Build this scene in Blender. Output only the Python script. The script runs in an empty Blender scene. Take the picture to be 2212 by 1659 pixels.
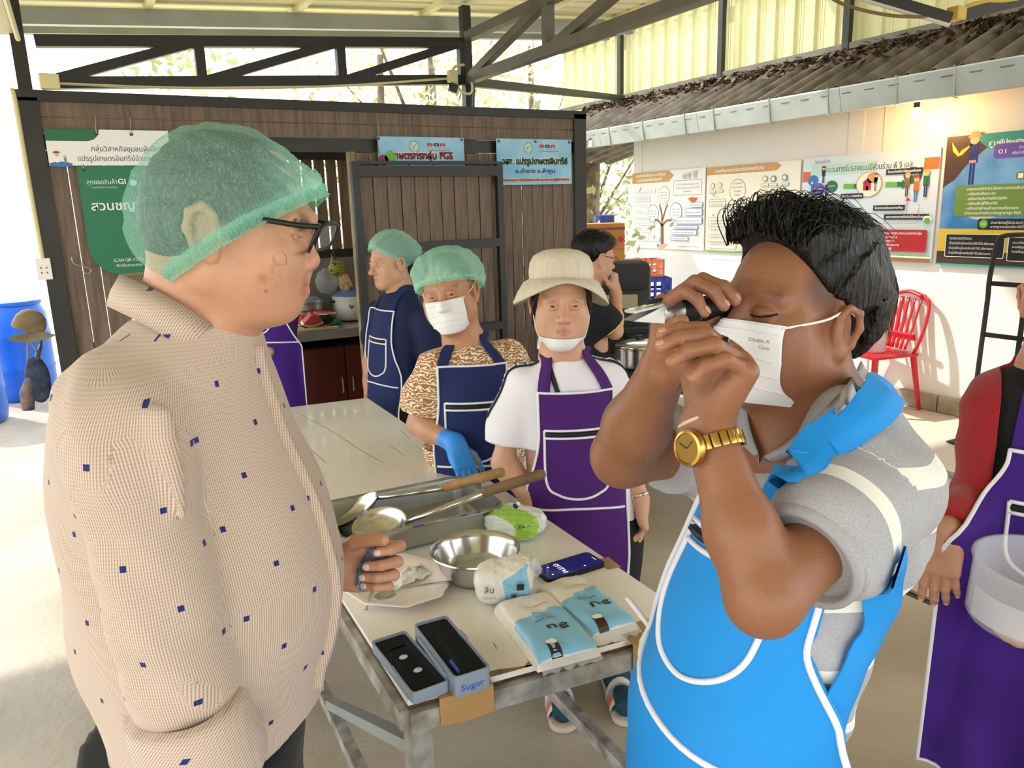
import bpy, bmesh, math, random
import numpy as np
from mathutils import Vector, Matrix

random.seed(7)
rng = np.random.default_rng(11)
PI = math.pi
SC = bpy.context.scene
COL = SC.collection

# ------------------------------------------------------------------ camera
F = 1661.0; CX, CY = 1106.0, 829.5; CAM_Z = 1.62          # focal length in pixels of the 2212 x 1659 frame
def _rc(x, y):
    v = np.array([x - CX, -(y - CY), -F]); return v / np.linalg.norm(v)
_vy = _rc(160, 478); _vx = _rc(4200, 355)                  # vanishing points of the shed's two floor directions
_vz = np.cross(_vx, _vy); _vz /= np.linalg.norm(_vz)
_vx = np.cross(_vy, _vz); _vx /= np.linalg.norm(_vx)
RCW = np.array([_vx, _vy, _vz])
EYE = np.array([0.0, 0.0, CAM_Z])
FWD = RCW @ np.array([0, 0, -1.0]); RGT = RCW @ np.array([1.0, 0, 0])
def ray(x, y): return RCW @ _rc(x, y)
def onz(x, y, z): d = ray(x, y); return EYE + d * ((z - CAM_Z) / d[2])      # point of a pixel on a level surface
def onx(x, y, X): d = ray(x, y); return EYE + d * (X / d[0])                # on a wall of constant X
def ony(x, y, Y): d = ray(x, y); return EYE + d * (Y / d[1])                # on a wall of constant Y
def dep(x, y, D): d = ray(x, y); return EYE + d * (D / (d @ FWD))           # at a distance along the view axis
FWH = np.array([FWD[0], FWD[1], 0.0]); FWH /= np.linalg.norm(FWH); RTH = np.array([FWH[1], -FWH[0], 0.0])
def hd(x, y, D): d = ray(x, y); return EYE + d * (D / (d @ FWH))            # on an upright plane at a distance

cam = bpy.data.cameras.new('camera'); camo = bpy.data.objects.new('camera', cam); COL.objects.link(camo)
cam.sensor_fit = 'HORIZONTAL'; cam.sensor_width = 36.0; cam.lens = 36.0 * F / 2212.0
cam.clip_start = 0.02; cam.clip_end = 300
camo.matrix_world = Matrix([[*RCW[i], EYE[i]] for i in range(3)] + [[0, 0, 0, 1]])
SC.camera = camo

# ------------------------------------------------------------------ light and exposure
SC.view_settings.view_transform = 'Standard'; SC.view_settings.look = 'None'
SC.view_settings.gamma = 1.0; SC.view_settings.use_curve_mapping = False
SC.view_settings.exposure = 0.25
world = bpy.data.worlds.new('world'); SC.world = world; world.use_nodes = True
_nt = world.node_tree; _nt.nodes.clear()
_bg = _nt.nodes.new('ShaderNodeBackground'); _out = _nt.nodes.new('ShaderNodeOutputWorld')
_bg.inputs['Color'].default_value = (0.93, 0.97, 1.0, 1); _bg.inputs['Strength'].default_value = 2.6
_nt.links.new(_bg.outputs[0], _out.inputs[0])
sun = bpy.data.lights.new('sun', 'SUN'); sun.energy = 5.0; sun.angle = 0.03; sun.color = (1.0, 0.95, 0.85)
suno = bpy.data.objects.new('sun', sun); COL.objects.link(suno)
suno.rotation_euler = Vector((0.35, -0.60, -0.72)).to_track_quat('-Z', 'Y').to_euler()
suno.location = (-4, 12, 12)

# ------------------------------------------------------------------ materials
MATS = {}
def lin(c):
    if isinstance(c, str):
        c = c.lstrip('#'); c = [int(c[i:i + 2], 16) / 255 for i in (0, 2, 4)]
    return tuple(x / 12.92 if x <= 0.04045 else ((x + 0.055) / 1.055) ** 2.4 for x in c[:3])
def mat(name, color, rough=0.6, metal=0.0, var=0.0, scale=8.0, stretch=(1, 1, 1), bump=0.0, bscale=60.0,
        spec=0.5, emit=None, estr=0.0, alpha=1.0, trans=0.0, ior=1.45, color2=None, coat=0.0, sss=0.0, sheen=0.0, detail=4.0):
    """Principled material; var mixes color and color2 (or a darker tone) by object-space noise, bump adds fine relief."""
    if name in MATS: return MATS[name]
    m = bpy.data.materials.new(name); m.use_nodes = True
    nt = m.node_tree; b = nt.nodes['Principled BSDF']
    c = lin(color)
    b.inputs['Base Color'].default_value = (*c, 1); b.inputs['Roughness'].default_value = rough
    b.inputs['Metallic'].default_value = metal; b.inputs['Specular IOR Level'].default_value = spec
    b.inputs['Alpha'].default_value = alpha; b.inputs['Transmission Weight'].default_value = trans
    b.inputs['IOR'].default_value = ior; b.inputs['Coat Weight'].default_value = coat
    if sss:
        b.inputs['Subsurface Weight'].default_value = sss; b.inputs['Subsurface Radius'].default_value = (0.012, 0.005, 0.003)
        b.inputs['Subsurface Scale'].default_value = 1.0
    if sheen: b.inputs['Sheen Weight'].default_value = sheen
    if emit:
        b.inputs['Emission Color'].default_value = (*lin(emit), 1); b.inputs['Emission Strength'].default_value = estr
    if var or bump:
        tc = nt.nodes.new('ShaderNodeTexCoord'); mp = nt.nodes.new('ShaderNodeMapping')
        mp.inputs['Scale'].default_value = stretch
        nt.links.new(tc.outputs['Object'], mp.inputs[0])
        if var:
            n = nt.nodes.new('ShaderNodeTexNoise'); n.inputs['Scale'].default_value = scale; n.inputs['Detail'].default_value = detail
            nt.links.new(mp.outputs[0], n.inputs['Vector'])
            r = nt.nodes.new('ShaderNodeValToRGB')
            c2 = lin(color2) if color2 else tuple(x * (1 - var) for x in c)
            r.color_ramp.elements[0].position = 0.35; r.color_ramp.elements[0].color = (*c2, 1)
            r.color_ramp.elements[1].position = 0.65; r.color_ramp.elements[1].color = (*c, 1)
            nt.links.new(n.outputs['Fac'], r.inputs[0]); nt.links.new(r.outputs[0], b.inputs['Base Color'])
        if bump:
            n2 = nt.nodes.new('ShaderNodeTexNoise'); n2.inputs['Scale'].default_value = bscale; n2.inputs['Detail'].default_value = 3
            nt.links.new(mp.outputs[0], n2.inputs['Vector'])
            bp = nt.nodes.new('ShaderNodeBump'); bp.inputs['Strength'].default_value = bump; bp.inputs['Distance'].default_value = 0.01
            nt.links.new(n2.outputs['Fac'], bp.inputs['Height']); nt.links.new(bp.outputs[0], b.inputs['Normal'])
    MATS[name] = m
    return m

# ------------------------------------------------------------------ mesh helpers
def nrm(v):
    v = np.asarray(v, float); n = np.linalg.norm(v); return v / n if n > 1e-12 else v
def frame(axis, hint=(0, 0, 1)):
    a = nrm(axis); h = np.asarray(hint, float)
    if abs(a @ nrm(h)) > 0.98: h = np.array([1.0, 0, 0])
    u = nrm(np.cross(h, a)); v = np.cross(a, u); return u, v, a
def rotz(a): c, s = math.cos(a), math.sin(a); return np.array([[c, -s, 0], [s, c, 0], [0, 0, 1.0]])
def rotx(a): c, s = math.cos(a), math.sin(a); return np.array([[1.0, 0, 0], [0, c, -s], [0, s, c]])
def roty(a): c, s = math.cos(a), math.sin(a); return np.array([[c, 0, s], [0, 1.0, 0], [-s, 0, c]])
def catmull(P, n):
    P = np.asarray(P, float); out = []
    Q = np.vstack([2 * P[0] - P[1], P, 2 * P[-1] - P[-2]])
    for i in range(1, len(Q) - 2):
        for k in range(n):
            t = k / n; a, b, c, d = Q[i - 1], Q[i], Q[i + 1], Q[i + 2]
            out.append(0.5 * (2 * b + (c - a) * t + (2 * a - 5 * b + 4 * c - d) * t * t + (3 * b - a - 3 * c + d) * t ** 3))
    out.append(P[-1]); return np.array(out)

def wloc(o):
    p = np.zeros(3)
    while o is not None: p += np.array(o.location); o = o.parent
    return p
class MB:
    """Collects shapes; build() links them as ONE mesh object."""
    def __init__(s): s.v = []; s.f = []; s.m = []; s.n = 0; s.cur = 0; s.mats = []
    def use(s, m):
        if m not in s.mats: s.mats.append(m)
        s.cur = s.mats.index(m); return s
    def add(s, V, Fc):
        V = np.asarray(V, float).reshape(-1, 3); s.v.append(V)
        for f in Fc: s.f.append(tuple(int(i) + s.n for i in f)); s.m.append(s.cur)
        s.n += len(V); return s
    def box(s, c, size, R=None):
        h = np.asarray(size, float) / 2
        V = np.array([[x, y, z] for x in (-1, 1) for y in (-1, 1) for z in (-1, 1)], float) * h
        if R is not None: V = V @ np.asarray(R).T
        return s.add(V + np.asarray(c, float), [(0, 1, 3, 2), (4, 6, 7, 5), (0, 4, 5, 1), (2, 3, 7, 6), (0, 2, 6, 4), (1, 5, 7, 3)])
    def bevbox(s, c, size, b=0.004, R=None):
        bm = bmesh.new(); bmesh.ops.create_cube(bm, size=1.0)
        for v in bm.verts: v.co = Vector((v.co.x * size[0], v.co.y * size[1], v.co.z * size[2]))
        bmesh.ops.bevel(bm, geom=bm.edges[:], offset=b, segments=2, profile=0.5, affect='EDGES')
        bm.verts.ensure_lookup_table()
        V = np.array([v.co[:] for v in bm.verts]); Fc = [[v.index for v in f.verts] for f in bm.faces]; bm.free()
        if R is not None: V = V @ np.asarray(R).T
        return s.add(V + np.asarray(c, float), Fc)
    def bar(s, a, b, w, h, hint=(0, 0, 1)):
        a = np.asarray(a, float); b = np.asarray(b, float); u, v, ax = frame(b - a, hint)
        return s.box((a + b) / 2, (w, h, np.linalg.norm(b - a)), np.column_stack([u, v, ax]))
    def tube(s, P, r, n=8, closed=False, cap=True, flat=1.0, hint=(0, 0, 1)):
        P = np.asarray(P, float); m = len(P); r = np.broadcast_to(np.asarray(r, float), (m,))
        T = np.gradient(P, axis=0) if not closed else (np.roll(P, -1, 0) - np.roll(P, 1, 0))
        V = []; u, v, _ = frame(T[0], hint)
        for i in range(m):
            t = nrm(T[i]); u = nrm(u - (u @ t) * t); v = np.cross(t, u)
            a = np.arange(n) * 2 * PI / n
            V.append(P[i] + r[i] * (np.cos(a)[:, None] * u + flat * np.sin(a)[:, None] * v))
        Fc = []
        for i in range(m if closed else m - 1):
            j = (i + 1) % m
            for k in range(n): Fc.append((i * n + k, i * n + (k + 1) % n, j * n + (k + 1) % n, j * n + k))
        if cap and not closed: Fc += [tuple(range(n))[::-1], tuple(range((m - 1) * n, m * n))]
        return s.add(np.vstack(V), Fc)
    def cyl(s, a, b, r, r2=None, n=24):
        return s.tube([a, b], [r, r if r2 is None else r2], n)
    def lathe(s, prof, c=(0, 0, 0), n=32, R=None, sx=1.0, sy=1.0, wob=None):
        """prof: (radius, height) pairs turned about Z."""
        V = []; Fc = []; m = len(prof)
        for (r, z) in prof:
            for k in range(n):
                a = k * 2 * PI / n; rr = r * (1 + (wob(a, z) if wob else 0)); V.append((rr * sx * math.cos(a), rr * sy * math.sin(a), z))
        V = np.array(V)
        if R is not None: V = V @ np.asarray(R).T
        for i in range(m - 1):
            for k in range(n): Fc.append((i * n + k, i * n + (k + 1) % n, (i + 1) * n + (k + 1) % n, (i + 1) * n + k))
        if prof[0][0] > 1e-4: Fc.append(tuple(range(n))[::-1])
        if prof[-1][0] > 1e-4: Fc.append(tuple(range((m - 1) * n, m * n)))
        return s.add(V + np.asarray(c, float), Fc)
    def prism(s, poly, z0, z1, T=None):
        """poly in (x, y), extruded z0..z1; T maps local points to world."""
        n = len(poly); V = np.array([(x, y, z0) for x, y in poly] + [(x, y, z1) for x, y in poly], float)
        if T is not None: V = T(V)
        return s.add(V, [tuple(range(n))[::-1], tuple(range(n, 2 * n))] + [(i, (i + 1) % n, n + (i + 1) % n, n + i) for i in range(n)])
    def grid(s, G, closed_u=False):
        G = np.asarray(G, float); a, b, _ = G.shape; Fc = []
        for i in range(a - 1 + (1 if closed_u else 0)):
            for j in range(b - 1):
                i2 = (i + 1) % a; Fc.append((i * b + j, i2 * b + j, i2 * b + j + 1, i * b + j + 1))
        return s.add(G.reshape(-1, 3), Fc)
    def ball(s, c, r, n=16, m=10, R=None):
        r = np.broadcast_to(np.asarray(r, float), (3,)); V = []; Fc = []
        for i in range(m + 1):
            t = PI * i / m
            for k in range(n):
                a = 2 * PI * k / n; V.append((math.sin(t) * math.cos(a), math.sin(t) * math.sin(a), math.cos(t)))
        V = np.array(V) * r
        if R is not None: V = V @ np.asarray(R).T
        for i in range(m):
            for k in range(n): Fc.append((i * n + k, (i + 1) * n + k, (i + 1) * n + (k + 1) % n, i * n + (k + 1) % n))
        return s.add(V + np.asarray(c, float), Fc)
    def build(s, name, material=None, parent=None, world=True, smooth=False, loc=None, auto=None):
        V = np.vstack(s.v) if s.v else np.zeros((0, 3))
        o = None
        if parent is not None and world: V = V - wloc(parent)
        if parent is None and loc is not None: V = V - np.asarray(loc, float)
        me = bpy.data.meshes.new(name); me.from_pydata(V.tolist(), [], s.f)
        mats = s.mats if s.mats else [material]
        for m in mats: me.materials.append(m)
        if len(mats) > 1: me.polygons.foreach_set('material_index', s.m)
        if smooth: me.shade_smooth()
        if auto is not None: me.shade_smooth(); me.set_sharp_from_angle(angle=math.radians(auto))
        me.update()
        o = bpy.data.objects.new(name, me); COL.objects.link(o)
        if parent is not None: o.parent = parent
        elif loc is not None: o.location = tuple(loc)
        return o
def tag(o, label=None, cat=None, group=None, kind=None):
    if label: o['label'] = label
    if cat: o['category'] = cat
    if group: o['group'] = group
    if kind: o['kind'] = kind
    return o
def thing(name, label, cat, loc=(0, 0, 0), rz=0.0, group=None):
    o = bpy.data.objects.new(name, None); COL.objects.link(o); o.empty_display_size = 0.1
    o.location = tuple(loc); o.rotation_euler = (0, 0, rz); return tag(o, label, cat, group)
def struct(o): o['kind'] = 'structure'; return o
def center(mb):
    V = np.vstack(mb.v); lo, hi = V.min(0), V.max(0); return ((lo[0] + hi[0]) / 2, (lo[1] + hi[1]) / 2, lo[2])
def copy_to(o, loc=None, parent=None, scale=None, rot=None):
    c = o.copy(); COL.objects.link(c)
    if parent is not None: c.parent = parent
    if loc is not None: c.location = tuple(loc)
    if scale is not None: c.scale = tuple(scale)
    if rot is not None: c.rotation_euler = rot
    return c

_FONTC = {}
def text_geo(s, bold=0.0):
    """Outline of a line of lettering in the default font: (verts, faces), height of a capital about 1."""
    key = (s, bold)
    if key in _FONTC: return _FONTC[key]
    cu = bpy.data.curves.new('t', 'FONT'); cu.body = s; cu.size = 1.0; cu.resolution_u = 3; cu.offset = bold
    ob = bpy.data.objects.new('t', cu); COL.objects.link(ob)
    bpy.context.view_layer.update()
    dg = bpy.context.evaluated_depsgraph_get(); me = bpy.data.meshes.new_from_object(ob.evaluated_get(dg))
    V = np.array([v.co[:] for v in me.vertices]) if len(me.vertices) else np.zeros((0, 3)); Fc = [tuple(p.vertices) for p in me.polygons]
    bpy.data.objects.remove(ob); bpy.data.curves.remove(cu); bpy.data.meshes.remove(me)
    _FONTC[key] = (V, Fc); return V, Fc

class Print:
    """Flat print on a sheet: shapes in sheet coordinates (metres from its lower left corner), stacked a hair proud of it."""
    def __init__(s, origin, u, v, lift=0.0003):
        s.o = np.asarray(origin, float); s.u = nrm(u); s.v = nrm(v); s.n = np.cross(s.u, s.v); s.mb = MB(); s.k = 1; s.lift = lift
    def T(s, P, up=0.0):
        P = np.asarray(P, float); return s.o + P[:, :1] * s.u + P[:, 1:2] * s.v + s.n * (s.lift * s.k + up)
    def poly(s, P, m):
        s.mb.use(m); s.mb.add(s.T(P), [tuple(range(len(P)))]); return s
    def layer(s): s.k += 1; return s
    def rect(s, x, y, w, h, m): return s.poly([(x, y), (x + w, y), (x + w, y + h), (x, y + h)], m)
    def rrect(s, x, y, w, h, m, r=0.01):
        P = []
        for cx, cy, a0 in ((x + w - r, y + r, -90), (x + w - r, y + h - r, 0), (x + r, y + h - r, 90), (x + r, y + r, 180)):
            for k in range(5): a = math.radians(a0 + k * 22.5); P.append((cx + r * math.cos(a), cy + r * math.sin(a)))
        return s.poly(P, m)
    def frame(s, x, y, w, h, m, t=0.003, fill=None, r=0.012):
        s.rrect(x, y, w, h, m, r); s.layer(); s.rrect(x + t, y + t, w - 2 * t, h - 2 * t, fill, max(r - t, 0.001)); s.layer(); return s
    def disc(s, x, y, r, m, n=28, sy=1.0): return s.poly([(x + r * math.cos(2 * PI * k / n), y + sy * r * math.sin(2 * PI * k / n)) for k in range(n)], m)
    def ring(s, x, y, r, m, fill, t=0.004): s.disc(x, y, r, m); s.layer(); s.disc(x, y, r - t, fill); s.layer(); return s
    def line(s, P, w, m):
        P = np.asarray(P, float)
        for a, b in zip(P[:-1], P[1:]):
            d = nrm(b - a); q = np.array([-d[1], d[0]]) * w / 2; s.poly([a - q, b - q, b + q, a + q], m)
        return s
    def text(s, t, x, y, h, m, w=None, align='l', bold=0.0):
        """x, y: baseline start (or middle); h: letter height; w: total width the line is fitted to."""
        V, Fc = text_geo(t, bold)
        if not len(V): return s
        V = V[:, :2].copy(); V[:, 0] -= V[:, 0].min(); W = V[:, 0].max(); sc = h / 0.72; sx = sc if w is None else w / W
        V[:, 0] *= sx; V[:, 1] *= sc; tw = W * sx
        V[:, 0] += x - (tw / 2 if align == 'c' else tw if align == 'r' else 0); V[:, 1] += y
        s.mb.use(m); s.mb.add(s.T(V), Fc); return s
    def build(s, name, parent, world=True): return s.mb.build(name, None, parent, world)
# ------------------------------------------------------------------ the setting
WY = 4.5            # the boarded wall
WX = 5.55           # the white house wall
M_conc = mat('concrete', '#b3a793', 0.42, var=0.3, scale=1.6, bump=0.25, bscale=30, color2='#978b79', detail=8)
M_plat = mat('pale_tile', '#d8cfc0', 0.45, var=0.15, scale=1.2, bump=0.1, detail=6)
M_soil = mat('soil', '#b0a890', 0.9, var=0.3, scale=1.5)
M_dark = mat('dark_steel', '#34332f', 0.45, 0.2, var=0.2, scale=6)
M_beam = mat('painted_steel', '#6f6a5c', 0.5, 0.1, var=0.25, scale=5, stretch=(1, 1, 1))
M_zinc = mat('galvanised', '#a9b0b0', 0.38, 0.6, var=0.15, scale=5)
M_sheet = mat('cream_sheet', '#e9e3bf', 0.5, 0.0, var=0.08, scale=2, stretch=(1, 1, 1))
M_cream = mat('cream_paint', '#e6dfba', 0.5)
M_white = mat('white_plaster', '#f2efe8', 0.75, var=0.05, scale=1.5, bump=0.06, bscale=40)
M_wood = mat('board_brown', '#7d6a5a', 0.6, var=0.35, scale=9, stretch=(6, 6, 0.5), bump=0.25, bscale=30, color2='#5f5044', detail=6)
M_tile = mat('fibre_cement', '#7d7468', 0.85, var=0.4, scale=5, bump=0.3, bscale=25, color2='#5a5248', detail=6)
M_leafd = mat('dry_leaf', '#6b5641', 0.8, var=0.5, scale=9, color2='#3f3127')

def slab(name, x0, x1, y0, y1, z0, z1, m, parent=None):
    mb = MB(); mb.box(((x0 + x1) / 2, (y0 + y1) / 2, (z0 + z1) / 2), (x1 - x0, y1 - y0, z1 - z0)); return mb.build(name, m, parent)
struct(slab('ground', -40, 50, -30, 70, -0.3, -0.06, M_soil))
struct(slab('floor', -3.2, 2.82, -4, 9.6, -0.06, 0.0, M_conc))
fl2 = slab('floor_strip', 2.88, 4.28, -4, 7.5, -0.06, 0.0, mat('concrete_pale', '#b9afa0', 0.45, var=0.28, scale=1.6, bump=0.25, bscale=30, color2='#a0978a', detail=8)); struct(fl2)
struct(slab('floor_platform', 4.34, 7.2, -4, 7.5, -0.06, 0.02, M_plat))
struct(slab('trim_1', 2.82, 2.88, -4, 7.5, -0.06, -0.012, M_dark))
t2 = struct(slab('trim_step_shadow', 4.28, 4.34, -4, 7.5, -0.06, -0.03, M_dark))  # dark strip stands in for the shadow line at the platform step

# --- boarded wall: posts, rails and every board
wall = struct(bpy.data.objects.new('wall_back', None)); COL.objects.link(wall)
def wbar(name, x0, x1, z0, z1, y0=WY, y1=WY + 0.06, m=M_dark, parent=wall):
    mb = MB(); mb.box(((x0 + x1) / 2, (y0 + y1) / 2, (z0 + z1) / 2), (x1 - x0, y1 - y0, z1 - z0)); return mb.build(name, m, parent)
wbar('post', -0.16, -0.075, 0, 2.20, WY - 0.02, WY + 0.08)
wbar('post', 2.99, 3.085, 0, 2.215, WY - 0.02, WY + 0.08)
wbar('rail', -0.16, 3.085, 2.185, 2.235, WY - 0.02, WY + 0.07)
wbar('plank', -0.075, 2.99, 2.118, 2.184, WY - 0.005, WY + 0.012, M_wood)
wbar('plank', -0.075, 2.99, 2.042, 2.112, WY - 0.005, WY + 0.012, M_wood)
wbar('rail', -0.075, 2.99, 1.965, 2.04, WY + 0.012, WY + 0.06)
wbar('rail', -0.075, 0.60, 0.95, 1.0, WY + 0.03, WY + 0.07)
wbar('rail', 1.46, 2.99, 0.95, 1.0, WY + 0.03, WY + 0.07)
wbar('door_jamb', 0.58, 0.64, 0, 1.965, WY, WY + 0.06)
wbar('door_jamb', 1.44, 1.475, 0, 1.965, WY, WY + 0.06, mat('worn_yellow_wood', '#9a8b62', 0.6, var=0.4, scale=12))
_b = MB().bevbox((0, 0, 0), (0.076, 0.014, 1.96), 0.003).build('board', M_wood, wall)
def boards(xs, proto, z, parent, y=WY + 0.008):
    for i, x in enumerate(xs):
        o = copy_to(proto, (x, y + random.uniform(-0.002, 0.002), z), parent, (random.uniform(0.985, 1.0), 1, 1))
        o.rotation_euler = (0, random.uniform(-0.0012, 0.0012), 0)
xs = [-0.035 + 0.0815 * i for i in range(8)]
_b.location = (xs[0], WY + 0.008, 0.98); _b.scale = (1.045, 1, 1)
for x in xs[1:]: copy_to(_b, (x, WY + 0.008 + random.uniform(-.002, .002), 0.98), wall, (random.uniform(1.03, 1.055), 1, 1))
boards([1.515 + 0.0795 * i for i in range(19)], _b, 0.98, wall)

# --- sliding door panel in front of the wall
dr = struct(bpy.data.objects.new('door_1', None)); COL.objects.link(dr)
DY = 4.42; dx0, dx1 = 1.418, 2.395
def dbar(name, x0, x1, z0, z1, m=M_dark, y0=DY - 0.02, y1=DY + 0.02): return wbar(name, x0, x1, z0, z1, y0, y1, m, dr)
dbar('stile', dx0, dx0 + 0.045, 0.02, 1.905); dbar('stile', dx1 - 0.04, dx1, 0.02, 1.905)
for z0, z1 in ((1.89, 1.908), (1.82, 1.88), (1.385, 1.435), (0.85, 0.90), (0.02, 0.08)): dbar('rail', dx0 + 0.045, dx1 - 0.04, z0, z1)
_d = MB().bevbox((0, 0, 0), (0.083, 0.012, 1.80), 0.003).build('board', M_wood, dr)
dxs = [dx0 + 0.09 + 0.0868 * i for i in range(10)]; _d.location = (dxs[0], DY + 0.028, 0.94)
for x in dxs[1:]:
    o = copy_to(_d, (x, DY + 0.028, 0.94), dr); o.rotation_euler = (0, random.uniform(-0.002, 0.002), 0)

# --- kitchen behind the doorway: cement splash wall, slatted wall above
kw = struct(bpy.data.objects.new('wall_kitchen', None)); COL.objects.link(kw)
KY = 5.72
M_cem = mat('cement_grey', '#8d8b84', 0.75, var=0.25, scale=3, bump=0.15)
wbar('splash_wall', 0.2, 2.9, 0, 1.30, KY, KY + 0.08, M_cem, kw)
wbar('rail', 0.2, 2.9, 1.30, 1.36, KY - 0.01, KY + 0.06, M_dark, kw)
wbar('rail', 0.2, 2.9, 2.0, 2.1, KY - 0.01, KY + 0.06, M_dark, kw)
_k = MB().bevbox((0, 0, 0), (0.075, 0.014, 0.66), 0.003).build('board', M_wood, kw); _k.location = (0.9, KY + 0.02, 1.68)
for i in range(1, 14): copy_to(_k, (0.9 + 0.088 * i, KY + 0.02, 1.68), kw)

# --- roof: ribbed sheet, rafters and purlins
def roofz(x): return 2.72 + 0.062 * x
RY1 = 5.25
ceil = struct(bpy.data.objects.new('ceiling', None)); COL.objects.link(ceil)
mb = MB(); G = []
ys = []; y = -3.0
while y < RY1:
    for dy, dz in ((0, 0), (0.105, 0), (0.12, 0.026), (0.145, 0.026), (0.16, 0)): ys.append((y + dy, dz))
    y += 0.16
for x in (-2.3, 0.5, 3.75): G.append([(x, a, roofz(x) + d) for a, d in ys])
mb.grid(G); mb.build('roof_sheet', M_sheet, ceil)
def beam(name, a, b, w, h, m, parent): mb = MB(); mb.bar(a, b, w, h); return mb.build(name, m, parent)
for yy in (-1.5, 1.2, 3.2, 4.86, 5.15):
    w = 0.05
    beam('rafter', (-2.3, yy, roofz(-2.3) - 0.075), (3.75, yy, roofz(3.75) - 0.075), w, 0.085 if yy < 5 else 0.06, M_zinc, ceil)
for xx in (-1.9, -1.1, -0.3, 0.5, 1.3, 2.1, 2.9, 3.6):
    beam('purlin', (xx, -3.0, roofz(xx) - 0.018), (xx, RY1, roofz(xx) - 0.018), 0.04, 0.034, M_cream, ceil)
# higher roof over the strip beside the house, out of the frame
ceil2 = struct(bpy.data.objects.new('ceiling_upper', None)); COL.objects.link(ceil2)
mb = MB(); mb.grid([[(x, a, 3.75 + 0.02 * (x - 3.4) + d) for a, d in ys if a < 7.0] for x in (3.4, 6.4)]); mb.build('roof_sheet', M_sheet, ceil2)

struct(slab('ceiling_kitchen_sunblock', -0.1, 3.0, WY + 0.07, 5.9, 2.12, 2.15, M_sheet))  # unseen kitchen roof, added to keep sun patches off the floor

# --- trusses
def truss(label, pts_top, pts_bot, m, w=0.055):
    t = thing('roof_truss', label, 'truss', pts_bot[0], 0)
    for name, P in (('top_chord', pts_top), ('bottom_chord', pts_bot)):
        mb = MB(); mb.bar(P[0], P[-1], w, w); mb.build(name, m, t)
    for i in range(len(pts_bot)):
        if i > 0: mb = MB(); mb.bar(pts_bot[i], pts_top[i], w * 0.9, w * 0.9, (0, 1, 0)); mb.build('strut', m, t)
        if i + 1 < len(pts_bot):
            mb = MB(); mb.bar(pts_bot[i], pts_top[i + 1], w * 0.85, w * 0.85); mb.build('diagonal', m, t)
    return t
TY = 4.62
tx = [-0.05, 0.70, 1.47, 2.25]
truss('dark steel truss spanning above the boarded wall', [(x, TY, 2.478 + 0.065 * (x + 0.05)) for x in tx], [(x, TY, 2.285 + 0.055 * (x + 0.05)) for x in tx], M_dark)
truss('long steel truss running from the wall-top post towards the house', [(2.28, y, 2.66) for y in (4.6, 3.65, 2.6, 1.5, 0.4, -1.5)], [(2.28, y, 2.415) for y in (4.6, 3.65, 2.6, 1.5, 0.4, -1.5)], M_beam)
pt = MB(); pt.bar((2.28, TY, 0.0), (2.28, TY, roofz(2.28) - 0.02), 0.055, 0.055, (0, 1, 0))
tag(pt.build('steel_post', M_dark, loc=(2.28, TY, 0)), 'dark steel post rising behind the boarded wall to the roof', 'post')
pt = MB(); pt.bar((-0.12, TY, 0.0), (-0.12, TY, roofz(-0.12) - 0.02), 0.06, 0.06, (0, 1, 0))
tag(pt.build('steel_post', M_dark, loc=(-0.12, TY, 0)), 'dark steel post at the open end of the boarded wall', 'post')
pt = MB(); pt.bar((2.31, TY, 2.40), onx(1345, 212, 5.68), 0.055, 0.055)
tag(pt.build('steel_strut', M_dark, loc=(2.31, TY, 2.40)), 'dark steel strut between the wall-top post and the cream sheet wall', 'strut')
eb = thing('roof_edge_beam', 'cream steel beam along the open side with a conduit below it', 'beam', (-0.16, 4.55, 2.5))
mb = MB(); mb.bar((-0.16, 4.6, 2.55), (-0.16, -2.5, 2.55), 0.05, 0.10); mb.build('beam', M_cream, eb)
mb = MB(); mb.tube([(-0.115, 4.5, 2.46), (-0.115, 2.5, 2.475), (-0.115, -2.0, 2.47)], 0.011, 8); mb.build('conduit', M_cream, eb)

# --- cream ribbed sheet wall above the house roof
MX = 5.8
sw = struct(bpy.data.objects.new('wall_sheet', None)); COL.objects.link(sw)
mb = MB(); P = []; y = 1.0
while y < 8.9:
    for dy, dx in ((0, 0), (0.07, 0), (0.085, 0.025), (0.135, 0.025), (0.138, 0.021), (0.146, 0.021), (0.149, 0.025), (0.165, 0.025), (0.168, 0.021), (0.176, 0.021), (0.179, 0.025), (0.205, 0.025), (0.22, 0)): P.append((y + dy, -dx))
    y += 0.22
mb.grid([[(MX - dx, yy, zz) for yy, dx in P] for zz in (2.62, 3.9)]); mb.build('ribbed_sheet', mat('cream_sheet_wall', '#d6d09a', 0.45, 0.0, var=0.08, scale=3), sw)
for zz in (2.83, 3.55): mb = MB(); mb.bar((MX - 0.06, 1.0, zz), (MX - 0.06, 8.9, zz), 0.05, 0.05); mb.build('rail', M_beam, sw)
for yy in (7.62, 6.0, 4.56, 3.0): mb = MB(); mb.bar((MX - 0.07, yy, 2.80), (MX - 0.07, yy, 3.9), 0.05, 0.06, (0, 1, 0)); mb.build('stud', M_dark, sw)

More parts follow.
